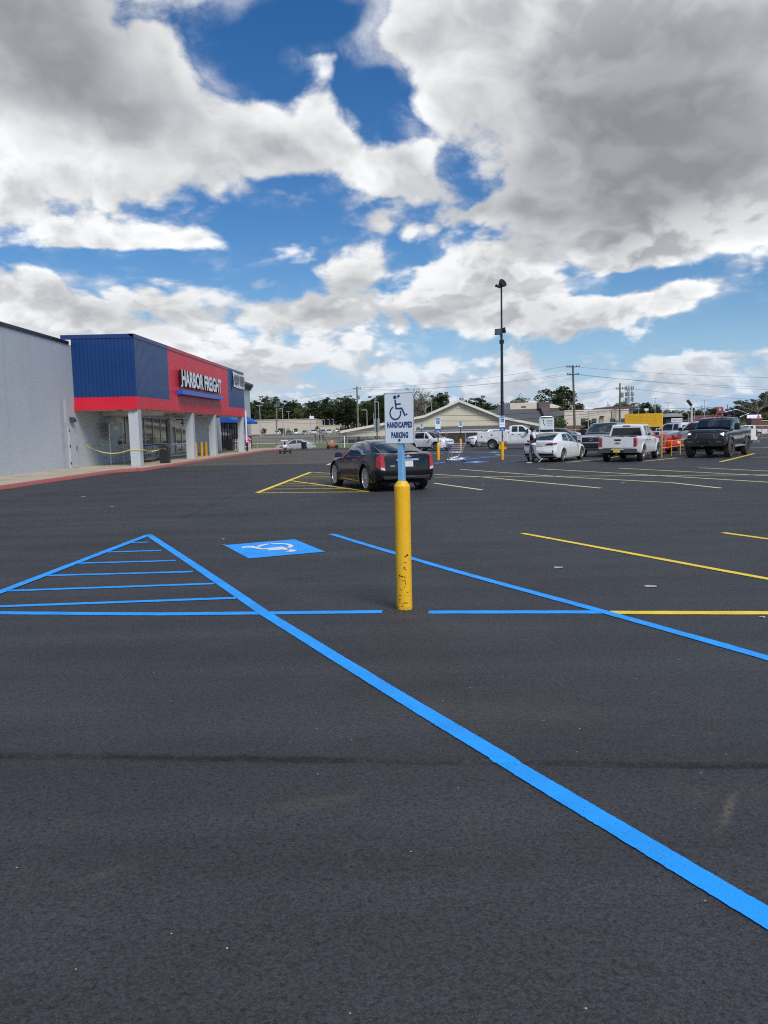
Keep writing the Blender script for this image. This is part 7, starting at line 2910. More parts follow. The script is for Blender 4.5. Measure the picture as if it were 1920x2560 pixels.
# siding above the carport on the left
mb.prism([(le + .2, zle - .75), (cL, zle - .75), (cL, zcl), (le + .2, zle)], GY + .0, GY + .3, 'y', SIDING)
rel(mb, 'wall', SIDING, gb)
mb = MB()
rim = [(le, zle), (lb, zl), (ax, za), (rb, zr_), (re_, zre)]
up = [(a, b + .22) for a, b in rim]
mb.prism(rim + up[::-1], GY - .6, GY + 28.5, 'y', SHING)
rel(mb, 'roof', SHING, gb)
mb = MB()
mb.prism([(a, b - .16) for a, b in rim] + [(a, b + .25) for a, b in rim][::-1], GY - .75, GY - .6, 'y', TRIMW)
rel(mb, 'barge_board', TRIMW, gb)
mb = MB()
px0, px1 = X_(1042, GY), X_(1282, GY)
zp = Zv(1160, 1066.5, GY)
mb.prism([(GY - 2.2, zp - .95), (GY - 2.2, zp - .80), (GY - .01, zp + .1), (GY - .01, zp - .95)], px0, px1, 'x', SHING)
rel(mb, 'porch_roof', SHING, gb)
mb = MB()
mb.box2((px0, GY - 2.3, zp - 1.02), (px1, GY - 2.2, zp - .8), TRIMW)
rel(mb, 'porch_fascia', TRIMW, gb)
mb = MB()
mb.box2((X_(1085, GY), GY - .25, BZ - .1), (X_(1190, GY), GY - .004, zp - .96), BRICKR)
mb.box2((X_(1204, GY), GY - .25, BZ - .1), (re_ - 1, GY - .004, zp - .96), BRICKR)
rel(mb, 'brick_base', BRICKR, gb)
mb = MB()
mb.box2((X_(1191, GY), GY - .12, BZ), (X_(1203, GY), GY - .004, zp - .96), TRIMW)
rel(mb, 'door', TRIMW, gb)
mb = MB()
vx, vz = X_(1146, GY), Zv(1146, 1017, GY)
mb.box2((vx - .3, GY - .08, vz - .2), (vx + .3, GY - .004, vz + .22), TRIMW)
rel(mb, 'gable_vent', TRIMW, gb)
for k in range(7):
    a = le + 1 + (cL - le - 2) * k / 6
    mb = MB()
    mb.box2((a - .08, GY + .05, BZ - .2 + .4 * (k < 3)), (a + .08, GY + .2, zle - .755), M('carport_post', (.16, .12, .09), .8))
    rel(mb, 'carport_post', None, gb)

# --- shingled wing to its right
WY = 142.0
wx0, wx1 = X_(1195, WY), X_(1366, WY)
zt0 = Zv(1280, 1021, WY)
wg = thing('shingled_wing', 'low building with a plain dark grey shingled roof slope and a brown end wall', 'building', (wx0, WY, BZ))
mb = MB()
mb.box2((wx0, WY + 1, BZ), (wx1, WY + 12, 2.0), CREAM)
rel(mb, 'wall', CREAM, wg)
mb = MB()
mb.prism([(WY - .6, 1.9), (WY + 6.5, zt0), (WY + 13.5, 1.9)], wx0, wx1, 'x', SHING)
rel(mb, 'roof', SHING, wg)
mb = MB()
mb.prism([(WY - 1.2, BZ), (WY - 1.2, 2.4), (WY + 6.5, zt0 + .9), (WY + 14, 2.4), (WY + 14, BZ)], wx1, wx1 + 1.5, 'x', BROWNM)
rel(mb, 'end_wall', BROWNM, wg)
mb = MB()
mb.box2((wx1 - .3, WY + 5.3, zt0), (wx1 + 1.8, WY + 7.5, Zv(1372, 1002, WY)), BROWNM)
rel(mb, 'chimney', BROWNM, wg)

# --- flat roofed building behind
FYB = 185.0
fb = thing('flat_roofed_building', 'pale flat roofed building standing above the shingled wing', 'building', (X_(1330, FYB), FYB, .2))
mb = MB()
mb.box2((X_(1276, FYB), FYB, 0), (X_(1362, FYB), FYB + 20, Zv(1300, 1007, FYB)), CREAM)
mb.box2((X_(1362, FYB), FYB + 1, 0), (X_(1404, FYB), FYB + 20, Zv(1380, 1019, FYB)), CREAM)
rel(mb, 'wall', CREAM, fb)
mb = MB()
mb.prism([(X_(1350, FYB), Zv(1350, 1020, FYB)), (X_(1412, FYB), Zv(1410, 1020.5, FYB)), (X_(1378, FYB), Zv(1375, 1010, FYB)), (X_(1350, FYB), Zv(1350, 1014, FYB))], FYB - 1, FYB + 18, 'y', TRIMW)
rel(mb, 'roof', TRIMW, fb)
mb = MB()
mb.box2((X_(1303, FYB), FYB - .1, Zv(1303, 1018.5, FYB)), (X_(1315, FYB), FYB - .004, Zv(1303, 1016, FYB)), DARKO)
rel(mb, 'window', DARKO, fb)

# --- cream office with windows
OY = 122.0
ob_ = thing('cream_office', 'long cream single storey office with dark windows behind the silver pickup', 'building', (X_(1490, OY), OY, -.4))
zo = Zv(1490, 1027, OY)
mb = MB()
mb.box2((X_(1411, OY), OY, -.9), (X_(1571, OY), OY + 14, zo), CREAM)
rel(mb, 'wall', CREAM, ob_)
mb = MB()
mb.box2((X_(1410.5, OY), OY - .08, zo), (X_(1571.5, OY), OY + 14, zo + .18), TRIMW)
rel(mb, 'parapet', TRIMW, ob_)
mb = MB()
mb.box2((X_(1411, OY), OY - .12, -.9), (X_(1571, OY), OY - .004, Zv(1440, 1063.5, OY)), BRICKR)
rel(mb, 'brick_base', BRICKR, ob_)
for u in (1458, 1485, 1531, 1558.5):
    child_window(ob_, X_(u, OY), OY, Zv(u, 1054, OY), .75, 1.0, DGLASS, M('frame_dark', (.05, .05, .05), .5))
mb = MB()
mb.box2((X_(1498, OY), OY - .15, -.5), (X_(1509, OY), OY - .004, Zv(1503, 1046, OY)), TAND)
rel(mb, 'door', TAND, ob_)
mb = MB()
mb.box2((X_(1499, OY), OY - .5, Zv(1503, 1041.5, OY)), (X_(1510, OY), OY - .004, Zv(1503, 1040, OY)), DFRAME)
rel(mb, 'door_canopy', DFRAME, ob_)
HY = 150.0
hb = thing('hip_roofed_block', 'block with a low brown hipped metal roof rising behind the cream office', 'building', (X_(1550, HY), HY, 0))
mb = MB()
mb.box2((X_(1520, HY), HY + 1, -.6), (X_(1586, HY), HY + 10, Zv(1550, 1024, HY)), CREAM)
rel(mb, 'wall', CREAM, hb)
mb = MB()
z0, z1 = Zv(1550, 1024, HY), Zv(1550, 1015.5, HY)
mb.prism([(X_(1510, HY), z0), (X_(1591, HY), z0), (X_(1586, HY), z1), (X_(1524, HY), z1)], HY, HY + 11, 'y', M('maroon_metal_roof', (.115, .075, .075), .5))
rel(mb, 'roof', None, hb)

# --- tan workshop on the far left
TY = 272.0
tb = thing('tan_workshop', 'long tan block workshop with roller doors beyond the grass and parked cars', 'building', (X_(740, TY), TY, 1.4))
zt1, zt2 = Zv(740, 1049, TY), Zv(880, 1063, TY)
mb = MB()
mb.box2((X_(600, TY), TY, .5), (X_(790.5, TY), TY + 30, zt1), BEIGE)
mb.box2((X_(790.5, TY), TY + 1, .5), (X_(849, TY), TY + 30, zt2), BEIGE)
rel(mb, 'wall', BEIGE, tb)
mb = MB()
mb.box2((X_(600, TY), TY - .15, zt1), (X_(790.8, TY), TY + 30, zt1 + .25), M('coping_tan', (.5, .45, .38), .7))
mb.box2((X_(790.8, TY), TY + .85, zt2), (X_(849.3, TY), TY + 30, zt2 + .22), M('coping_tan'))
rel(mb, 'coping', None, tb)
mb = MB()
mb.box2((X_(600, TY), TY - .12, .5), (X_(790, TY), TY - .004, Zv(700, 1085, TY)), BRICKR)
rel(mb, 'brick_base', BRICKR, tb)
for u0, u1, v0, m_ in ((650, 666, 1072, TAND), (696, 712, 1071, DARKO), (736, 744, 1071.5, DARKO), (759, 772, 1075, TAND)):
    mb = MB()
    mb.box2((X_(u0, TY), TY - .2, 1.0 if u0 != 736 else Zv(740, 1077, TY)), (X_(u1, TY), TY - .004, Zv(u0, v0, TY)), m_)
    o = rel(mb, 'roller_door' if u0 != 736 else 'window', m_, tb)
for u in (841, 845):
    mb = MB()
    mb.box2((X_(u, TY) - .1, TY + .8, 1), (X_(u, TY) + .1, TY + .996, Zv(u, 1069, TY)), DARKO)
    rel(mb, 'dark_panel', DARKO, tb)
mb = MB()
ux, uy = X_(777, 200), 200
mb.box2((ux - .06, uy, .8), (ux + .06, uy + .12, Zv(777, 1034, 200)), ALU)
mb.box2((X_(775, 200), uy - .05, Zv(777, 1047, 200)), (X_(786, 200), uy + .05, Zv(777, 1040, 200)), WHITE)
o = mb.build('pylon_sign', WHITE)
tag(o, 'small white pylon sign standing before the tan workshop', 'sign')

# --- right-hand strip
SY = 230.0
def simple_building(name, label, cat, u0, u1, vtop, y, wallm, roofm, rv, base=.0, depth=12):
    t = thing(name, label, cat, (X_((u0 + u1) / 2, y), y, base))
    z1 = Zv((u0 + u1) / 2, vtop, y)
    mb = MB()
    mb.box2((X_(u0, y), y, base - .5), (X_(u1, y), y + depth, z1), wallm)
    rel(mb, 'wall', wallm, t)
    mb = MB()
    zr = Zv((u0 + u1) / 2, rv, y)
    w = X_(u1, y) - X_(u0, y)
    mb.prism([(X_(u0, y) - .4, z1), (X_(u1, y) + .4, z1), (X_(u1, y) - w * .25, zr), (X_(u0, y) + w * .25, zr)], y - .6, y + depth + .5, 'y', roofm)
    rel(mb, 'roof', roofm, t)
    return t


REDROOF = M('red_metal_roof', (.22, .03, .03), .5)
t = simple_building('roadside_shop', 'white roadside shop with a red roof seen above the black pickup', 'shop', 1760, 1812, 1046, SY, WHITE, REDROOF, 1037)
for u in (1780, 1790, 1798, 1806):
    child_window(t, X_(u, SY), SY, Zv(u, 1051, SY), .8, .9, DGLASS, DFRAME)
t = simple_building('open_shed', 'open fronted shed with a shallow grey roof right of the yellow signboard', 'shed', 1664, 1702, 1042, 170, M('shed_dark', (.05, .05, .045), .9), M('shed_roof_grey', (.33, .34, .35), .6), 1033)
mb = MB()
p_ = AT(1692, 1050, 166)
mb.box((0, 0, 0), (2.4, .08, .75), WHITE)
for k in range(9):
    mb.box((-1.0 + .25 * k, -.05, .05 * math.sin(k * 2)), (.14, .02, .3), M('print_grey', (.15, .15, .16), .6))
tag(mb.build('banner', WHITE, loc=p_), 'white printed banner in front of the open shed', 'banner')
t = simple_building('white_outbuilding', 'low pale outbuilding behind the leaning street lamp', 'building', 1740, 1760, 1052, 215, M('pale_metal', (.6, .6, .58), .6), SHING, 1048)
t = simple_building('grey_warehouse', 'grey roofed warehouse low among the trees on the right', 'building', 1585, 1640, 1046, 190, TAND, SHING, 1040)

# brick monument sign and the lit message board
p_ = AT(1898, 1080, 118)
bs = thing('brick_sign', 'brown brick monument sign with a pale cap behind the tailgate of the dusty truck', 'sign', (p_[0], p_[1], -.4))
BRD = mat_brick('brown_brick', (.13, .065, .045), (.2, .15, .12), .4, 4.0)
mb = MB()
mb.box2((X_(1878, 118), 118, -.6), (X_(1903, 118), 119.5, Zv(1890, 1046, 118)), BRD)
mb.box2((X_(1903, 118), 118.2, -.6), (X_(1950, 118), 119.3, Zv(1900, 1052.5, 118)), BRD)
rel(mb, 'brickwork', BRD, bs)
mb = MB()
mb.box2((X_(1876, 118), 117.9, Zv(1890, 1046, 118)), (X_(1905, 118), 119.6, Zv(1890, 1044.5, 118)), TRIMW)
mb.box2((X_(1903.5, 118), 118.1, Zv(1900, 1052.5, 118)), (X_(1952, 118), 119.4, Zv(1900, 1051, 118)), TRIMW)
rel(mb, 'cap', TRIMW, bs)
p_ = AT(1885, 1042, 126)
ms = thing('message_board', 'lit lilac and white electronic message board above the brick sign', 'sign', p_)
LIL = M('screen_lilac', (.70, .66, .92), .4, emit=.45)
mb = MB()
mb.box((0, .12, 0), (2.35, .2, .72), DFRAME)
mb.box((-.9, .1, -1.3), (.2, .2, 2.0), DFRAME)
mb.build('cabinet', DFRAME, ms)
mb = MB()
mb.box((0, 0, 0), (2.3, .02, .66), LIL)
so = mb.build('screen', LIL, ms)
mb = MB()
pk = M('screen_pink', (.55, .03, .15), .5, emit=.3)
mb.lathe([(.0, -.3), (.28, -.28), (.3, -.05), (.16, .1), (.12, .28), (0, .3)], 14, pk, Matrix.Translation((.72, -.012, 0)) @ Matrix.Scale(.02, 4, (0, 1, 0)))
mb.box((-.35, -.014, -.02), (1.0, .01, .06), M('screen_violet', (.3, .25, .6), .5, emit=.3))
mb.build('screen_image', pk, so)

# tall roadside signs
def pole_sign(name, label, u, v0, v1, y, w, mat, extra=None, posts=(0,), pr=.12):
    x, _, z1 = AT(u, v0, y)
    z0 = AT(u, v1, y)[2]
    g = terrain(x, y)
    t = thing(name, label, 'sign', (x, y, g))
    for a in posts:
        mb = MB()
        mb.tube([(a, 0, -.1), (a, 0, z1 - g)], pr, 8, ALU)
        mb.build('post', ALU, t)
    mb = MB()
    mb.box((0, -.15, (z0 + z1) / 2 - g), (w, .3, z1 - z0), mat)
    p = mb.build('sign_panel', mat, t)
    if extra:
        extra(t, p, (z0 + z1) / 2 - g, z1 - z0)
    return t


RDS = M('fuel_sign_red', (.35, .03, .04), .5)


def star(t, p, zc, h):
    mb = MB()
    pts = [((.62 if k % 2 == 0 else .26) * math.sin(math.pi * k / 5), zc + .25 + (.62 if k % 2 == 0 else .26) * math.cos(math.pi * k / 5)) for k in range(10)]
    mb.prism(pts, -.34, -.305, 'y', M('star_pale', (.75, .55, .55), .5))
    mb.build('star_emblem', None, p)
    mb = MB()
    mb.box((0, -.31, zc - h * .38), (1.5, .02, h * .18), M('strip_blue', (.05, .08, .2), .5))
    mb.build('name_strip', None, p)


pole_sign('fuel_sign', 'tall red fuel station sign with a pale star on two posts', 1799, 1018, 1033, 240, 2.0, RDS, star, (-.85, .85))


def flagside(t, p, zc, h):
    mb = MB()
    rdm = M('flag_red', (.45, .06, .07), .5)
    for k in range(5):
        mb.box((-1.05, -.312, zc - h * .4 + k * h * .2), (.9, .02, h * .1), rdm)
    mb.build('stripes', rdm, p)
    mb = MB()
    for k, a in enumerate((.05, .35, .65, .95)):
        mb.box((a, -.312, zc + (.1 if k % 2 else -.12)), (.24, .02, h * .3), WHITE)
    mb.build('print', WHITE, p)


pole_sign('billboard', 'dark blue billboard with red and white stripes at its left end', 1832, 1028, 1042, 205, 2.9, M('billboard_blue', (.02, .05, .16), .5), flagside, (-.9, .9))


def efs(t, p, zc, h):
    mb = MB()
    sign_text(mb, 'EF', 1.2, .7, -.1, zc + .1, M('print_black', (.02, .02, .02), .5), Matrix.Identity(4), -.32, .0)
    mb.build('lettering', M('print_black'), p, fix=False)


pole_sign('shop_sign', 'white shop sign with black script letters just above the black pickup roof', 1826, 1043, 1053, 190, 1.9, WHITE, efs, (0,))
t = thing('roadside_sign', 'small white sign panel high on a post above the yellow signboard', 'sign', (X_(1615, 185), 185, 0))
mb = MB()
mb.tube([(0, 0, 0), (0, 0, Zv(1615, 1022, 185))], .1, 8, ALU)
mb.build('post', ALU, t)
mb = MB()
mb.box((0, -.12, Zv(1615, 1024, 185)), (.95, .12, .55), WHITE)
mb.build('sign_panel', WHITE, t)

# ---------------------------------------------------------------- poles, lamps and wires
WOOD = M('pole_wood', (.13, .105, .085), .9, var=.25, vscale=2)
WOODG = M('pole_grey_wood', (.20, .185, .165), .9, var=.25, vscale=2)
INS = M('insulator', (.12, .12, .13), .4)


def utility_pole(label, u_top, v_top, u_bot, v_bot, y, r=.16, arms=((.3, 1.0),), mat=WOOD, extra=True):
    a = Vector(AT(u_bot, v_bot, y))
    b = Vector(AT(u_top, v_top, y))
    g = terrain(a.x, y)
    a.z = min(a.z, g) if a.z > g else a.z
    a.z = g - .2
    t = thing('utility_pole', label, 'utility pole', (a.x, y, g))
    b2 = b - Vector((a.x, y, g))
    mb = MB()
    mb.tube([(0, 0, -.2), tuple(b2 * .5), tuple(b2)], [r, r * .85, r * .65], 10, mat)
    mb.build('pole', mat, t, smooth=40)
    for dz, w in arms:
        mb = MB()
        c = b2 + Vector((0, -.15, -dz))
        mb.box(c, (2 * w, .1, .12), mat)
        mb.build('cross_arm', mat, t)
        for s in (-.9, -.5, .5, .9):
            mb = MB()
            mb.lathe([(.05, 0), (.07, .08), (.04, .2), (0, .22)], 8, INS, Matrix.Translation(c + Vector((s * w, 0, .06))))
            mb.build('insulator', INS, t)
    if extra:
        mb = MB()
        mb.lathe([(0, 0), (.22, 0), (.24, .1), (.24, .7), (.2, .8), (0, .82)], 12, SGNB, Matrix.Translation(b2 * .82 + Vector((.35, -.1, -.6))))
        mb.build('transformer', SGNB, t)
    return t, b


UP1, top1 = utility_pole('tall wooden utility pole with two cross arms left of the cream office', 1432, 913, 1438, 1072, 112, .19, ((.25, 1.0), (1.35, .9)), WOOD, False)
UP2, top2 = utility_pole('dark wooden utility pole rising through the cream office on the right', 1550, 958, 1549, 1062, 121, .17, ((.9, .7),), WOOD)
UP3, top3 = utility_pole('wooden utility pole with a transformer in front of the dark woods', 892, 966, 896, 1078, 150, .22, ((.5, .8),), WOODG)
UP4, top4 = utility_pole('thin brown utility pole standing on the grass before the tan workshop', 692, 1004, 691, 1114, 100, .11, ((.6, .35),), WOODG, False)
utility_pole('short wooden pole leaning beside the tan shuttered door of the cream office', 1529, 1028, 1531, 1062, 118, .13, (), WOOD, False)
utility_pole('distant dark utility pole between the red fuel sign and the billboard', 1819, 1011, 1819, 1045, 215, .13, (), WOOD, False)
utility_pole('distant thin utility pole right of the leaning street lamp', 1753, 1013, 1753, 1055, 215, .12, (), WOOD, False)
WIREB = M('overhead_wire', (.03, .03, .035), .6)


def wire(label, pts, r=.015, sag=.8):
    mb = MB()
    for a, b in zip(pts, pts[1:]):
        a, b = Vector(a), Vector(b)
        L = (b - a).length
        n = 14
        mb.tube([a.lerp(b, i / n) - Vector((0, 0, 4 * sag * (L / 60) * (i / n) * (1 - i / n))) for i in range(n + 1)], r, 5, WIREB, cap=False)
    return tag(mb.build('overhead_wire', WIREB, fix=False), label, 'wire', 'overhead power lines')


T1, T2, T3, T4 = top1, top2, top3, top4
R1 = Vector(AT(2050, 945, 100))
wire('top power line across the sky to the tall pole left of the cream office', [AT(600, 1000, 205), T3 + Vector((0, 0, -.3)), T1 + Vector((-.8, 0, -.1)), R1 + Vector((0, 0, 0))])
wire('second power line just under the topmost one', [AT(600, 1012, 205), T3 + Vector((0, 0, -.9)), T1 + Vector((-.8, 0, -1.2)), R1 + Vector((0, 0, -1.3))])
wire('third power line, on the lower cross arm of the tall pole', [T3 + Vector((.5, 0, -.6)), T1 + Vector((.8, 0, -1.3)), R1 + Vector((0, 0, -1.7))])
wire('middle line from the tall pole running right across the open sky', [AT(1150, 1010, 150), T1 + Vector((0, 0, -4.2)), T2 + Vector((0, 0, -.6)), AT(1990, 1003, 105)])
wire('thick lower cable from the gabled building past both right poles', [AT(1100, 1038, 128), T1 + Vector((0, 0, -6.4)), T2 + Vector((0, 0, -3.6)), AT(1760, 1017, 140), AT(2000, 1032, 150)], .03)
wire('lowest cable from the gabled building past both right poles', [AT(1100, 1052, 128), T1 + Vector((0, 0, -7.2)), T2 + Vector((0, 0, -3.9)), AT(1760, 1021, 140), AT(2000, 1036, 150)], .03)
wire('low line before the dark woods from the thin pole to the transformer pole', [AT(560, 1018, 110), T4 + Vector((0, 0, -.6)), T3 + Vector((0, 0, -3.0)), AT(1200, 1015, 150)])
wire('lower line before the dark woods', [AT(560, 1045, 110), T4 + Vector((0, 0, -2)), T3 + Vector((0, 0, -5.2)), AT(1200, 1036, 150)])
wire('lowest line before the dark woods', [AT(560, 1054, 110), T4 + Vector((0, 0, -2.6)), T3 + Vector((0, 0, -5.8)), AT(1200, 1044, 150)])
wire('service wire slanting down across the cream office', [T2 + Vector((0, 0, -4.5)), AT(1529, 1030, 118), AT(1410, 1050, 119)], .02, .3)

GALV = M('galvanised_pole', (.48, .50, .50), .45, metal=.4)


def street_lamp(label, u, v0, v1, y, heads=1, r=.09, lean=0.0, dark=False):
    x, _, z1 = AT(u, v0, y)
    g = terrain(x, y)
    m_ = NAVP if dark else GALV
    t = thing('street_lamp', label, 'street lamp', (x, y, g), 0, 'lamp posts around the lots in the distance')
    h = z1 - g
    mb = MB()
    mb.tube([(0, 0, -.1), (lean * .5, 0, h * .5), (lean, 0, h)], [r, r * .85, r * .7], 8, m_)
    mb.build('pole', m_, t)
    for k in range(heads):
        s = -1 if k == 0 else 1
        mb = MB()
        mb.box((lean + s * .45, 0, h + .02), (.8, .32, .12), m_, None, .03)
        mb.build('lamp_head', m_, t)
    return t


for u, v0, y, hd, lb in ((649, 1014, 190, 2, 'twin-headed lamp post at the left end of the tan workshop'), (706, 1021, 195, 1, 'lamp post just right of the thin brown utility pole'), (721, 1029, 300, 2, 'low twin lamp post behind the tan workshop roof'),
                         (811, 1049, 300, 1, 'short lamp post left of three behind the low end of the workshop'), (823, 1049, 302, 1, 'middle one of three short lamp posts behind the low end of the workshop'), (834, 1049, 306, 1, 'right one of three short lamp posts behind the low end of the workshop'),
                         (917, 1025, 150, 1, 'lamp post between the transformer pole and the handicapped sign'), (937, 998, 150, 0, 'tall bare pole left of the handicapped sign'), (946, 1005, 148, 1, 'tall lamp post touching the left edge of the handicapped sign'),
                         (934, 1033, 170, 0, 'short bare pole behind the two sign backs'), (1064, 1010, 175, 0, 'bare pole to the right of the handicapped sign'), (1079, 1005, 175, 1, 'lamp post left of the gable over the woods'),
                         (1156, 992, 185, 2, 'twin lamp post peeping over the gable'), (1189, 1008, 190, 0, 'bare pole right of the gable'), (1262, 1009, 200, 0, 'thin mast behind the shingled wing'),
                         (1597, 1015, 190, 0, 'bare pale pole over the yellow signboard'), (1638, 996, 170, 2, 'tall twin lamp post behind the right edge of the yellow signboard'), (1670, 1006, 180, 2, 'lamp post left of the open shed'), (1737, 1021, 200, 0, 'short pale pole right of the leaning lamp'),
                         (1762, 1000, 175, 2, 'tall twin lamp post over the roadside shop'), (1471, 1029, 117, 1, 'small lamp post before the cream office')):
    street_lamp(lb, u, v0, 1070, y, hd)
# leaning lamp with dark head
x, y, z = AT(1729, 1012, 95)
t = thing('street_lamp', 'pale lamp post with a dark upturned head above the white crew cab', 'street lamp', (x, y, terrain(x, y)))
mb = MB()
g = terrain(x, y)
mb.tube([(.05, 0, 0), (0, 0, z - g)], [.14, .12], 10, M('pole_cream', (.55, .52, .45), .6))
mb.build('pole', None, t)
mb = MB()
mb.box((-.28, 0, z - g + .25), (.30, .3, .85), BLACK, Matrix.Rotation(R_(-38), 3, 'Y'), .04)
mb.build('lamp_head', BLACK, t)
# mast arm signals arching over the road at the right
for lb, u0, v0, u1, v1, y in (('curved grey street light arm at the right behind the message board', 1812, 1030, 1870, 1028, 190), ('long street light arm reaching over the woods at the far right', 1850, 1036, 1935, 1027, 185), ('thin curved lamp arm above the open shed', 1700, 1036, 1722, 1031, 200)):
    a = Vector(AT(u0, v0, y))
    b = Vector(AT(u1, v1, y))
    g = terrain(a.x, y)
    t = thing('street_light_arm', lb, 'street lamp', (a.x, y, g))
    o = Vector((a.x, y, g))
    mb = MB()
    side = a - o if u1 > 1900 else b - o
    base = Vector((side.x, 0, 0))
    mb.tube([base, Vector((side.x, 0, side.z - .6)), (a + b) / 2 - o + Vector((0, 0, .55)), (a - o) if side == b - o else (b - o)], .09, 8, GALV)
    mb.build('arm', GALV, t)
    mb = MB()
    e = (a - o) if side == b - o else (b - o)
    mb.box(e, (.9, .3, .16), GALV, None, .03)
    mb.build('lamp_head', GALV, t)
# lattice tower
x, y, z = AT(1574, 966, 330)
g = terrain(x, y)
TOWG = M('tower_grey', (.22, .23, .24), .6)
t = thing('cell_tower', 'grey lattice mobile mast with rings of antennas over the trees', 'tower', (x, y, g))
H_ = z - g
mb = MB()
for k in range(3):
    a = 2 * math.pi * k / 3
    mb.tube([(2.2 * math.cos(a), 2.2 * math.sin(a), 0), (1.0 * math.cos(a), 1.0 * math.sin(a), H_ * .95)], .11, 6, TOWG)
for k in range(16):
    z0, z1 = H_ * .95 * k / 16, H_ * .95 * (k + 1) / 16
    r0, r1 = 2.2 - 1.2 * k / 16, 2.2 - 1.2 * (k + 1) / 16
    for q in range(3):
        a, b = 2 * math.pi * q / 3, 2 * math.pi * (q + 1) / 3
        mb.tube([(r0 * math.cos(a), r0 * math.sin(a), z0), (r1 * math.cos(b), r1 * math.sin(b), z1)], .05, 4, TOWG, cap=False)
mb.build('lattice', TOWG, t)
for zf in (.96, .82, .70):
    for q in range(9):
        a = 2 * math.pi * q / 9
        mb = MB()
        mb.box((1.6 * math.cos(a), 1.6 * math.sin(a), H_ * zf), (.32, .32, 1.7), TOWG)
        mb.tube([(1.6 * math.cos(a), 1.6 * math.sin(a), H_ * zf), (.6 * math.cos(a), .6 * math.sin(a), H_ * zf)], .05, 4, TOWG)
        mb.build('antenna', TOWG, t)

# small posts by the path
for u, lb in ((789, 'left'), (799, 'middle'), (808, 'right')):
    x, y, _ = AT(u, 1100, 122)
    mb = MB()
    mb.tube([(0, 0, -.1), (0, 0, .95)], .05, 6, BLACK)
    mb.box((0, 0, 1.1), (.28, .2, .34), BLACK, None, .03)
    tag(mb.build('meter_post', BLACK, loc=(x, y, terrain(x, y))), 'small black meter post, the %s one of three along the far path' % lb, 'post')

# ---------------------------------------------------------------- distant cars
SED = [o for o in bpy.data.objects if o.name == 'saloon_car'][0]
SUVO = [o for o in bpy.data.objects if o.name == 'suv'][0]
PKO = [o for o in bpy.data.objects if o.name == 'pickup_truck'][0]


def repaint(src, label, loc, rotz, m_, group):
    """a copy with a body of another colour"""
    r = dup(src, loc, rotz, label)
    r['group'] = group
    for ch in r.children:
        if ch.name.split('.')[0] == 'body':
            ch.data = ch.data.copy()
            ch.data.materials[0] = m_
    return r


GRN_ = paint('far_dark_green', (.03, .04, .035), .3)
GRYP = paint('far_grey', (.16, .17, .18), .3)
BLUP = paint('far_blue_grey', (.20, .24, .30), .3)
SLV2 = paint('far_silver', (.45, .46, .48), .3)
cg = 'cars parked in front of the tan workshop'
for u, src, m_, rz, lb in ((658, SED, GRYP, -80, 'dark car at the left roller door of the tan workshop'), (694, SUVO, WHT2, -95, 'white SUV beside the open roller door of the tan workshop'), (722, SUVO, GRN_, -85, 'dark SUV right of the open roller door of the tan workshop'),
                           (737, SED, WHT2, -60, 'white car parked at an angle mid-way along the tan workshop'), (762, SED, GRYP, -90, 'grey car below the tan shutter of the workshop'), (783, SUVO, WHT2, -80, 'white SUV near the pylon sign of the workshop'),
                           (807, SUVO, BLUP, -70, 'blue grey SUV in front of the low end of the workshop'), (823, SUVO, WHT2, -85, 'white SUV in front of the low end of the workshop'), (840, SED, GRN_, -170, 'dark car at the right end of the workshop')):
    x, y, _ = AT(u, 1090, 260)
    repaint(src, lb, (x, y, terrain(x, y) + .03), R_(rz), m_, cg)
x, y, _ = AT(738, 1116, 91.2)
o = repaint(SED, 'low silver car behind the lot edge with a black bin in front of it', (x, y, terrain(x, y)), R_(172), SLV2, 'cars beyond the lot edge')
cg = 'cars in the lots on the right'
rg = random.Random(12)
k = 0
for u, y, src, m_, rz, lb in ((1868, 112, PKO, WHT2, 160, 'white pickup truck left of the brown brick sign'), (1668, 150, SED, GRYP, 20, 'grey car under the hedge left of the leaning lamp'), (1690, 155, SED, SLV2, 15, 'silver car under the hedge below the open shed'),
                              (1632, 112, SUVO, WHT2, 150, 'white SUV below the right part of the yellow signboard'), (1850, 190, PKO, SLV2, 170, 'silver pickup right of the white shop sign'), (1420, 100, SED, SLV2, 170, 'pale car behind the fence left of the silver pickup'), (1590, 108, SED, WHT2, 165, 'white car roof under the yellow signboard')):
    x, yy, _ = AT(u, 1080, y)
    repaint(src, lb, (x, yy, terrain(x, yy)), R_(rz), m_, cg)
# ---------------------------------------------------------------- trees
def mat_leaf(name, a, b_, seed=0.0):
    m, nt, b = newmat(name)
    oi = nt.n.new('ShaderNodeObjectInfo')
    p = nt.coord('Object')
    n = nt.noise(p, .55, 4, .6)
    n2 = nt.n.new('ShaderNodeNewGeometry').outputs['Random Per Island']
    c = nt.mix(nt.mrange(n, .3, .7), a, b_)
    k = nt.mrange(n2, 0, 1, .65, 1.4, 'LINEAR')
    k = nt.math('MULTIPLY', k, nt.mrange(oi.outputs['Random'], 0, 1, .75, 1.2, 'LINEAR'))
    s = nt.vmath('SCALE', c)
    nt.l.new(k, s.node.inputs['Scale'])
    nt.l.new(s, b.inputs['Base Color'])
    b.inputs['Roughness'].default_value = .7
    b.inputs['Specular IOR Level'].default_value = .25
    return m


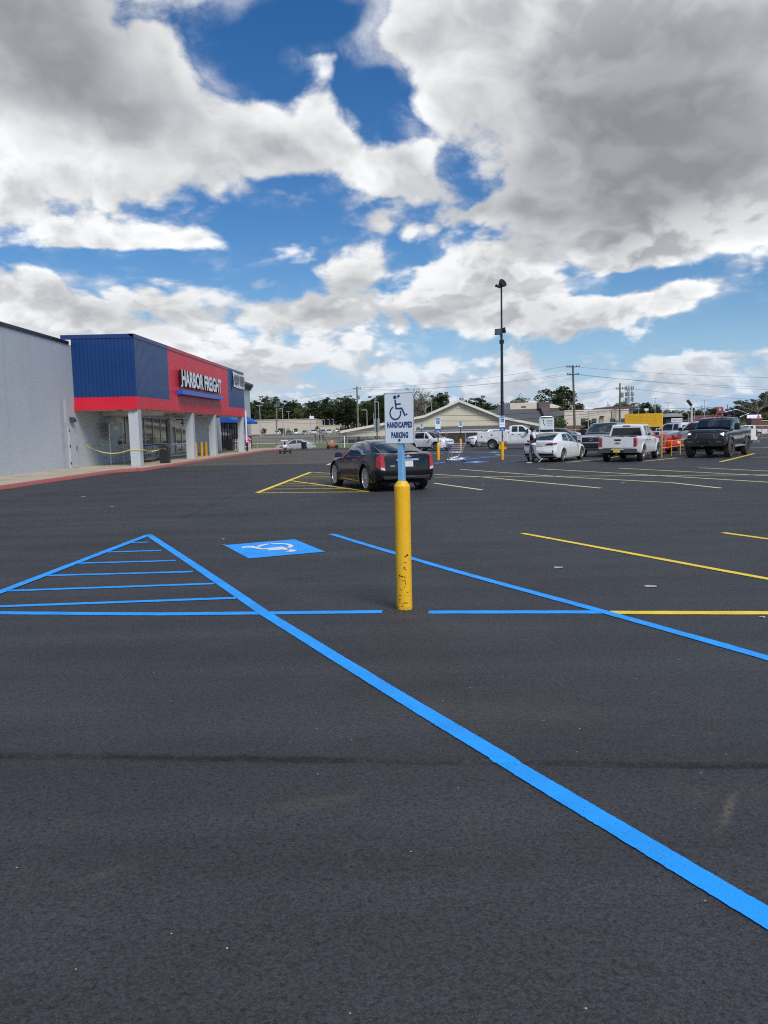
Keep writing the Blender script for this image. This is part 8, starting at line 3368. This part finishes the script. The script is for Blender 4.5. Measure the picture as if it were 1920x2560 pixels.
LEAF1 = mat_leaf('leaf_dark', (.036, .060, .020), (.072, .095, .033))
LEAF2 = mat_leaf('leaf_mid', (.050, .078, .023), (.098, .112, .038))
LEAF3 = mat_leaf('leaf_pine', (.028, .053, .026), (.054, .078, .033))
LEAFY = mat_leaf('leaf_yellow', (.09, .10, .018), (.14, .12, .03))
BARK = M('bark', (.085, .068, .052), .9, var=.3, vscale=2)
BARKP = M('bark_pale', (.20, .17, .14), .9, var=.3, vscale=2)


def leafquads(mb, c, r, n, size, rg, mat, flat=.75):
    for _ in range(n):
        while True:
            p = Vector((rg.uniform(-1, 1), rg.uniform(-1, 1), rg.uniform(-1, 1)))
            if p.length <= 1:
                break
        p = p.normalized() * (p.length ** .45)
        q = Vector(c) + Vector((p.x * r, p.y * r, p.z * r * flat))
        a = Vector((rg.gauss(0, 1), rg.gauss(0, 1), rg.gauss(0, .6))).normalized()
        b = a.orthogonal().normalized()
        b = (b + Vector((rg.uniform(-.5, .5), rg.uniform(-.5, .5), rg.uniform(-.5, .5)))).normalized()
        s = size * rg.uniform(.6, 1.3)
        mb.add([q - a * s, q + b * s * .6, q + a * s, q - b * s * .6], [(0, 1, 2, 3)], mat)


def make_tree(kind, seed):
    """returns [(part name, mesh)] of a tree about 10 m tall standing on the origin"""
    rg = random.Random(seed)
    tr, cr = MB(), MB()
    H_ = 10.0
    leaf = {'oak': LEAF1, 'broad': LEAF2, 'pine': LEAF3, 'bare': LEAF2, 'yellow': LEAFY}[kind]
    pts = [Vector((0, 0, -.3))]
    for i in range(1, 7):
        pts.append(Vector((rg.uniform(-.14, .14) * i * .6, rg.uniform(-.14, .14) * i * .6, H_ * (.13 * i if kind == 'pine' else .095 * i))))
    if kind == 'pine':
        pts.append(Vector((pts[-1].x, pts[-1].y, H_ * .93)))
    rr = [.30 * (1 - .12 * i) for i in range(len(pts))]
    bark = BARKP if kind == 'bare' else BARK
    tr.tube(pts, rr, 8, bark)
    tips = []
    nb = {'oak': 15, 'broad': 15, 'pine': 22, 'bare': 20, 'yellow': 10}[kind]
    for k in range(nb):
        f = rg.uniform(.35, 1)
        i = f * (len(pts) - 1)
        a = pts[int(i)].lerp(pts[min(len(pts) - 1, int(i) + 1)], i % 1)
        an = rg.uniform(0, 6.2832) + k * 2.4
        if kind == 'pine':
            L = 2.6 * (1.15 - f) + .7
            d = Vector((math.cos(an), math.sin(an), rg.uniform(-.05, .35)))
        else:
            L = rg.uniform(1.8, 3.6)
            d = Vector((math.cos(an), math.sin(an), rg.uniform(.35, 1.5)))
        d.normalize()
        m1 = a + d * L * .5 + Vector((0, 0, .15))
        e = a + d * L + Vector((rg.uniform(-.3, .3), rg.uniform(-.3, .3), rg.uniform(.0, .5)))
        tr.tube([a, m1, e], [.11, .07, .03], 5, bark, cap=False)
        tips.append((e, 1.0))
        tips.append((m1, .7))
        for q in range(3 if kind != 'bare' else 7):
            e2 = e + Vector((rg.uniform(-1, 1), rg.uniform(-1, 1), rg.uniform(-.3, 1.1))) * (1.0 if kind != 'bare' else 1.5)
            tr.tube([m1.lerp(e, rg.uniform(.4, 1)), e2], [.035, .012], 4, bark, cap=False)
            tips.append((e2, .8))
    if kind != 'bare':
        for (e, s) in tips:
            if rg.random() < .13:
                continue
            r = rg.uniform(.55, 1.15) * s * (1.0 if kind != 'pine' else .78)
            leafquads(cr, e, r, int(64 * s), .20 if kind != 'pine' else .17, rg, leaf, .7 if kind != 'pine' else .5)
    else:
        for (e, s) in tips[::7]:
            leafquads(cr, e, .5, 8, .16, rg, leaf)
    out = []
    o = tr.build('trunk', bark, smooth=50, fix=False)
    out.append(('trunk', o.data))
    bpy.data.objects.remove(o)
    o = cr.build('crown', leaf, fix=False)
    out.append(('crown', o.data))
    bpy.data.objects.remove(o)
    top = sorted(v.co.z for v in out[1][1].vertices)[-40 if kind != 'bare' else -1]
    for nm, me in out:
        for v in me.vertices:
            v.co *= 10.0 / top
    return out


TREES = {k: [make_tree(k, 11 * i + 3 + len(k)) for i in range(n)] for k, n in (('oak', 3), ('broad', 3), ('pine', 3), ('bare', 2), ('yellow', 1))}


def tree(kind, i, u, vtop, y, wide=1.0, label=None, group=None, base=None, name='tree'):
    x, _, zt_ = AT(u, vtop, y)
    g = terrain(x, y) if base is None else base
    h = max(.05, (zt_ - g) / 10.0)
    t = thing(name, label, 'tree', (x, y, g), random.uniform(0, 6.28), group)
    t.scale = (h * wide, h * wide, h)
    for nm, me in TREES[kind][i % len(TREES[kind])]:
        o = bpy.data.objects.new(nm, me)
        COL.objects.link(o)
        o.parent = t
    return t


rg = random.Random(5)
gw = 'trees of the wood behind the tan workshop'
lab = {'oak': 'dark round-crowned tree in the wood behind the tan workshop', 'broad': 'mid green tree in the wood behind the tan workshop', 'pine': 'dark pine in the wood behind the tan workshop', 'bare': 'leafless grey tree in the wood behind the tan workshop', 'yellow': 'yellowing tree in the wood behind the tan workshop'}
# (u, top v, kind): skyline read off the photograph, left to right
sky_l = [(600, 995, 'oak'), (622, 1000, 'broad'), (640, 1000, 'oak'), (656, 992, 'pine'), (672, 988, 'oak'), (684, 1003, 'broad'), (698, 1001, 'oak'), (710, 1004, 'broad'), (724, 1022, 'broad'), (738, 1013, 'oak'), (752, 1006, 'broad'), (768, 1004, 'oak'),
         (782, 1000, 'pine'), (794, 998, 'oak'), (806, 1006, 'bare'), (820, 1003, 'broad'), (834, 994, 'oak'), (848, 991, 'oak'), (862, 990, 'pine'), (876, 997, 'oak'), (888, 1000, 'broad'), (904, 1000, 'oak'), (918, 1001, 'broad'), (930, 990, 'bare'), (942, 988, 'pine'), (954, 984, 'oak'), (966, 986, 'pine'), (980, 990, 'oak'), (1000, 990, 'oak')]
for k, (u, v, kd) in enumerate(sky_l):
    for row in range(2):
        y = (315 if row == 0 else 350) + rg.uniform(-12, 12)
        kk = kd if row == 0 else rg.choice(('oak', 'broad', 'pine'))
        tree(kk, k + row, u + rg.uniform(-4, 4) + row * 7, v + (rg.uniform(14, 28) if row == 0 and k % 2 else rg.uniform(0, 5)), y, rg.uniform(.95, 1.25) * (1.1 if kk != 'pine' else .95), lab[kk], gw)
gw = 'trees behind the gabled building'
lab2 = {'oak': 'dark tree behind the gabled building', 'broad': 'mid green tree behind the gabled building', 'pine': 'dark pine behind the gabled building', 'bare': 'leafless brown tree right of the handicapped sign'}
for k, (u, v, kd, y) in enumerate([(1022, 985, 'bare', 230), (1040, 971, 'bare', 225), (1058, 975, 'bare', 232), (1012, 996, 'oak', 250), (1030, 1000, 'broad', 252), (1052, 1004, 'oak', 250), (1072, 998, 'broad', 250), (1096, 981, 'pine', 235), (1104, 990, 'pine', 240), (1122, 995, 'oak', 240), (1138, 998, 'broad', 242), (1170, 1000, 'pine', 245), (1186, 1004, 'broad', 250),
                                  (1084, 1002, 'oak', 258), (1112, 1006, 'oak', 262), (1150, 1008, 'oak', 262)]):
    tree(kd, k, u, v, y, rg.uniform(.95, 1.2), lab2[kd], gw)
gw = 'trees above the shingled wing'
for k, (u, v, kd, y, w, lb) in enumerate([(1198, 992, 'pine', 215, 1.3, 'open crowned pine left of the lamp pole over the grey roof'), (1216, 996, 'broad', 218, 1.2, 'mid green tree touching the lamp pole over the grey roof'), (1240, 1008, 'oak', 225, 1.2, 'low dark tree just right of the lamp pole'),
                                         (1268, 1004, 'oak', 222, 1.2, 'small dark tree left of the bare grey tree'), (1292, 984, 'bare', 215, 1.1, 'bare grey tree over the flat roofed building'), (1300, 998, 'broad', 220, 1.3, 'mid green tree below the bare grey tree'), (1318, 996, 'oak', 222, 1.3, 'dark tree left of the big spreading oak'),
                                         (1340, 1000, 'oak', 205, .8, 'left shoulder of greenery beside the big spreading oak'), (1372, 968, 'oak', 200, 1.35, 'big spreading oak with gaps in its crown above the brown chimney'), (1402, 1000, 'oak', 207, .8, 'dark oak right of the big spreading one'),
                                         (1424, 1006, 'yellow', 175, 1.1, 'yellow green tree left of the tall utility pole'), (1446, 1008, 'pine', 210, .9, 'small pine just right of the tall utility pole'), (1340, 1010, 'oak', 230, 1.3, 'low dark tree behind the flat roof')]):
    tree(kd, k, u, v, y, w, lb, gw)
gw = 'trees along the road on the right'
labr = {'oak': 'dark tree along the road behind the right-hand pickups', 'broad': 'mid green tree along the road behind the right-hand pickups', 'pine': 'dark pine along the road behind the right-hand pickups', 'bare': 'bare limbed tree among the big trees at the far right'}
for k, (u, v, kd, y) in enumerate([(1520, 1004, 'bare', 300), (1540, 1008, 'broad', 300), (1582, 1003, 'oak', 290), (1598, 1008, 'oak', 300), (1612, 1006, 'pine', 280), (1628, 1012, 'oak', 300), (1645, 1024, 'broad', 320), (1660, 1026, 'broad', 330), (1680, 1024, 'oak', 340), (1700, 1026, 'broad', 340), (1722, 1020, 'oak', 330), (1740, 1020, 'broad', 330),
                                  (1760, 1022, 'oak', 330), (1780, 1020, 'broad', 335), (1795, 1018, 'oak', 340), (1815, 1022, 'broad', 330), (1835, 1018, 'oak', 330), (1856, 1000, 'pine', 200), (1868, 999, 'oak', 205), (1880, 1006, 'oak', 200), (1896, 985, 'bare', 165), (1908, 1000, 'pine', 170), (1920, 980, 'pine', 172), (1935, 985, 'oak', 175), (1900, 1012, 'oak', 182), (1950, 990, 'oak', 178)]):
    tree(kd, k, u, v, y, rg.uniform(1.0, 1.35), labr[kd], gw)
tree('yellow', 0, 1916, 1036, 140, 1.2, 'yellow green tree behind the brown brick sign', None)
tree('oak', 1, 1390, 1040, 108, 1.25, 'dense dark bush-like tree between the framed sign and the utility pole', None)
tree('oak', 2, 1398, 1044, 106, 1.3, 'right half of the dense dark bush beside the utility pole', None)
tree('broad', 1, 1470, 1047, 119, 1.2, 'small shrub-like tree before a window of the cream office', None)
tree('broad', 2, 1530, 1050, 118.5, 1.1, 'small tree beside the short leaning pole of the office', None)
tree('yellow', 0, 793, 1065, 255, .8, 'small russet tree among the cars at the tan workshop', None)
tree('bare', 0, 719, 1066, 256, .8, 'small bare tree beside the open roller door', None)
tree('broad', 0, 661, 1070, 256, .8, 'small young tree by the left roller door', None)
for k, (u, v) in enumerate(((858, 1066), (868, 1069), (848, 1072))):
    tree(('yellow', 'broad', 'oak')[k], k, u, v, 180, 1.2, ('yellowish shrub at the left end of the gabled roof', 'green shrub at the left end of the gabled roof', 'dark shrub beyond the left end of the gabled roof')[k], None)

# hedge and far woods, too dense to count
def mass(name, label, segs, mat, size, n, rg, kind='stuff'):
    mb = MB()
    for _ in range(n):
        (u0, v0, u1, v1, y, d, lo) = rg.choice(segs)
        f = rg.random()
        u, v = u0 + (u1 - u0) * f, v0 + (v1 - v0) * f
        yy = y + rg.uniform(0, d)
        x, _, zt_ = AT(u, v, y)
        g = terrain(x, yy) + lo
        h = zt_ - g
        bump = .80 + .2 * mnoise.noise(Vector((x * .13, 1, 0))) + .12 * mnoise.noise(Vector((x * .5, 4, 0)))
        q = Vector((x, yy, g + h * bump * rg.random() ** .6))
        a = Vector((rg.gauss(0, 1), rg.gauss(0, 1), rg.gauss(0, .7))).normalized()
        b = a.orthogonal().normalized()
        s = size * rg.uniform(.6, 1.4)
        mb.add([q - a * s, q + b * s * .6, q + a * s, q - b * s * .6], [(0, 1, 2, 3)], mat)
    o = mb.build(name, mat, fix=False)
    return tag(o, label, None, None, kind)


mass('far_woods', 'dark wood filling the horizon behind everything', [(560, 1010, 1000, 1010, 375, 40, 0), (1000, 1012, 1480, 1018, 320, 40, 0), (1440, 1030, 2000, 1024, 380, 60, 0), (1440, 1028, 2000, 1022, 400, 40, 0)], LEAF1, .85, 22000, rg)
mass('hedge_bank', 'scrubby bank of bushes beside the road on the right', [(1655, 1051, 1775, 1052, 160, 8, 0), (1570, 1058, 1660, 1058, 150, 6, 0), (1840, 1050, 1870, 1048, 170, 10, 0), (1905, 1050, 1940, 1046, 150, 10, 0), (1440, 1064, 1570, 1064, 119, 2, 0)], LEAF2, .30, 5000, rg)
mass('dry_grass', 'ragged dry grass along the edge of the lot', [(640, 1121, 1000, 1119.5, 88, 2, -.1)], mat_leaf('dry_blade', (.16, .14, .06), (.12, .13, .04)), .10, 1500, rg)
# ---------------------------------------------------------------- litter: pale scraps on the asphalt
rg = random.Random(8)
for k, (u, v, s) in enumerate(((1627, 1467, .07), (1397, 1420, .05), (556, 1349, .03), (560, 1363, .03), (1208, 1211, .05), (1558, 1208, .06), (1524, 1158, .08), (210, 1242, .05), (280, 1268, .05), (1790, 1150, .08), (1905, 1545, .02))):
    x, y = G(u, v)
    mb = MB()
    n = 7
    pts = [(s * rg.uniform(.5, 1.1) * math.cos(6.283 * i / n) * 1.4, s * rg.uniform(.5, 1) * math.sin(6.283 * i / n), .004 + rg.uniform(0, .012)) for i in range(n)]
    mb.add(pts + [(0, 0, .014)], [(i, (i + 1) % n, n) for i in range(n)], M('paper_scrap', (.42, .42, .41), .7))
    o = mb.build('paper_scrap', M('paper_scrap'), loc=(x, y, lot_h(x, y)))
    tag(o, 'small pale scrap of litter lying flat on the black asphalt', 'litter', 'scraps of litter on the asphalt')
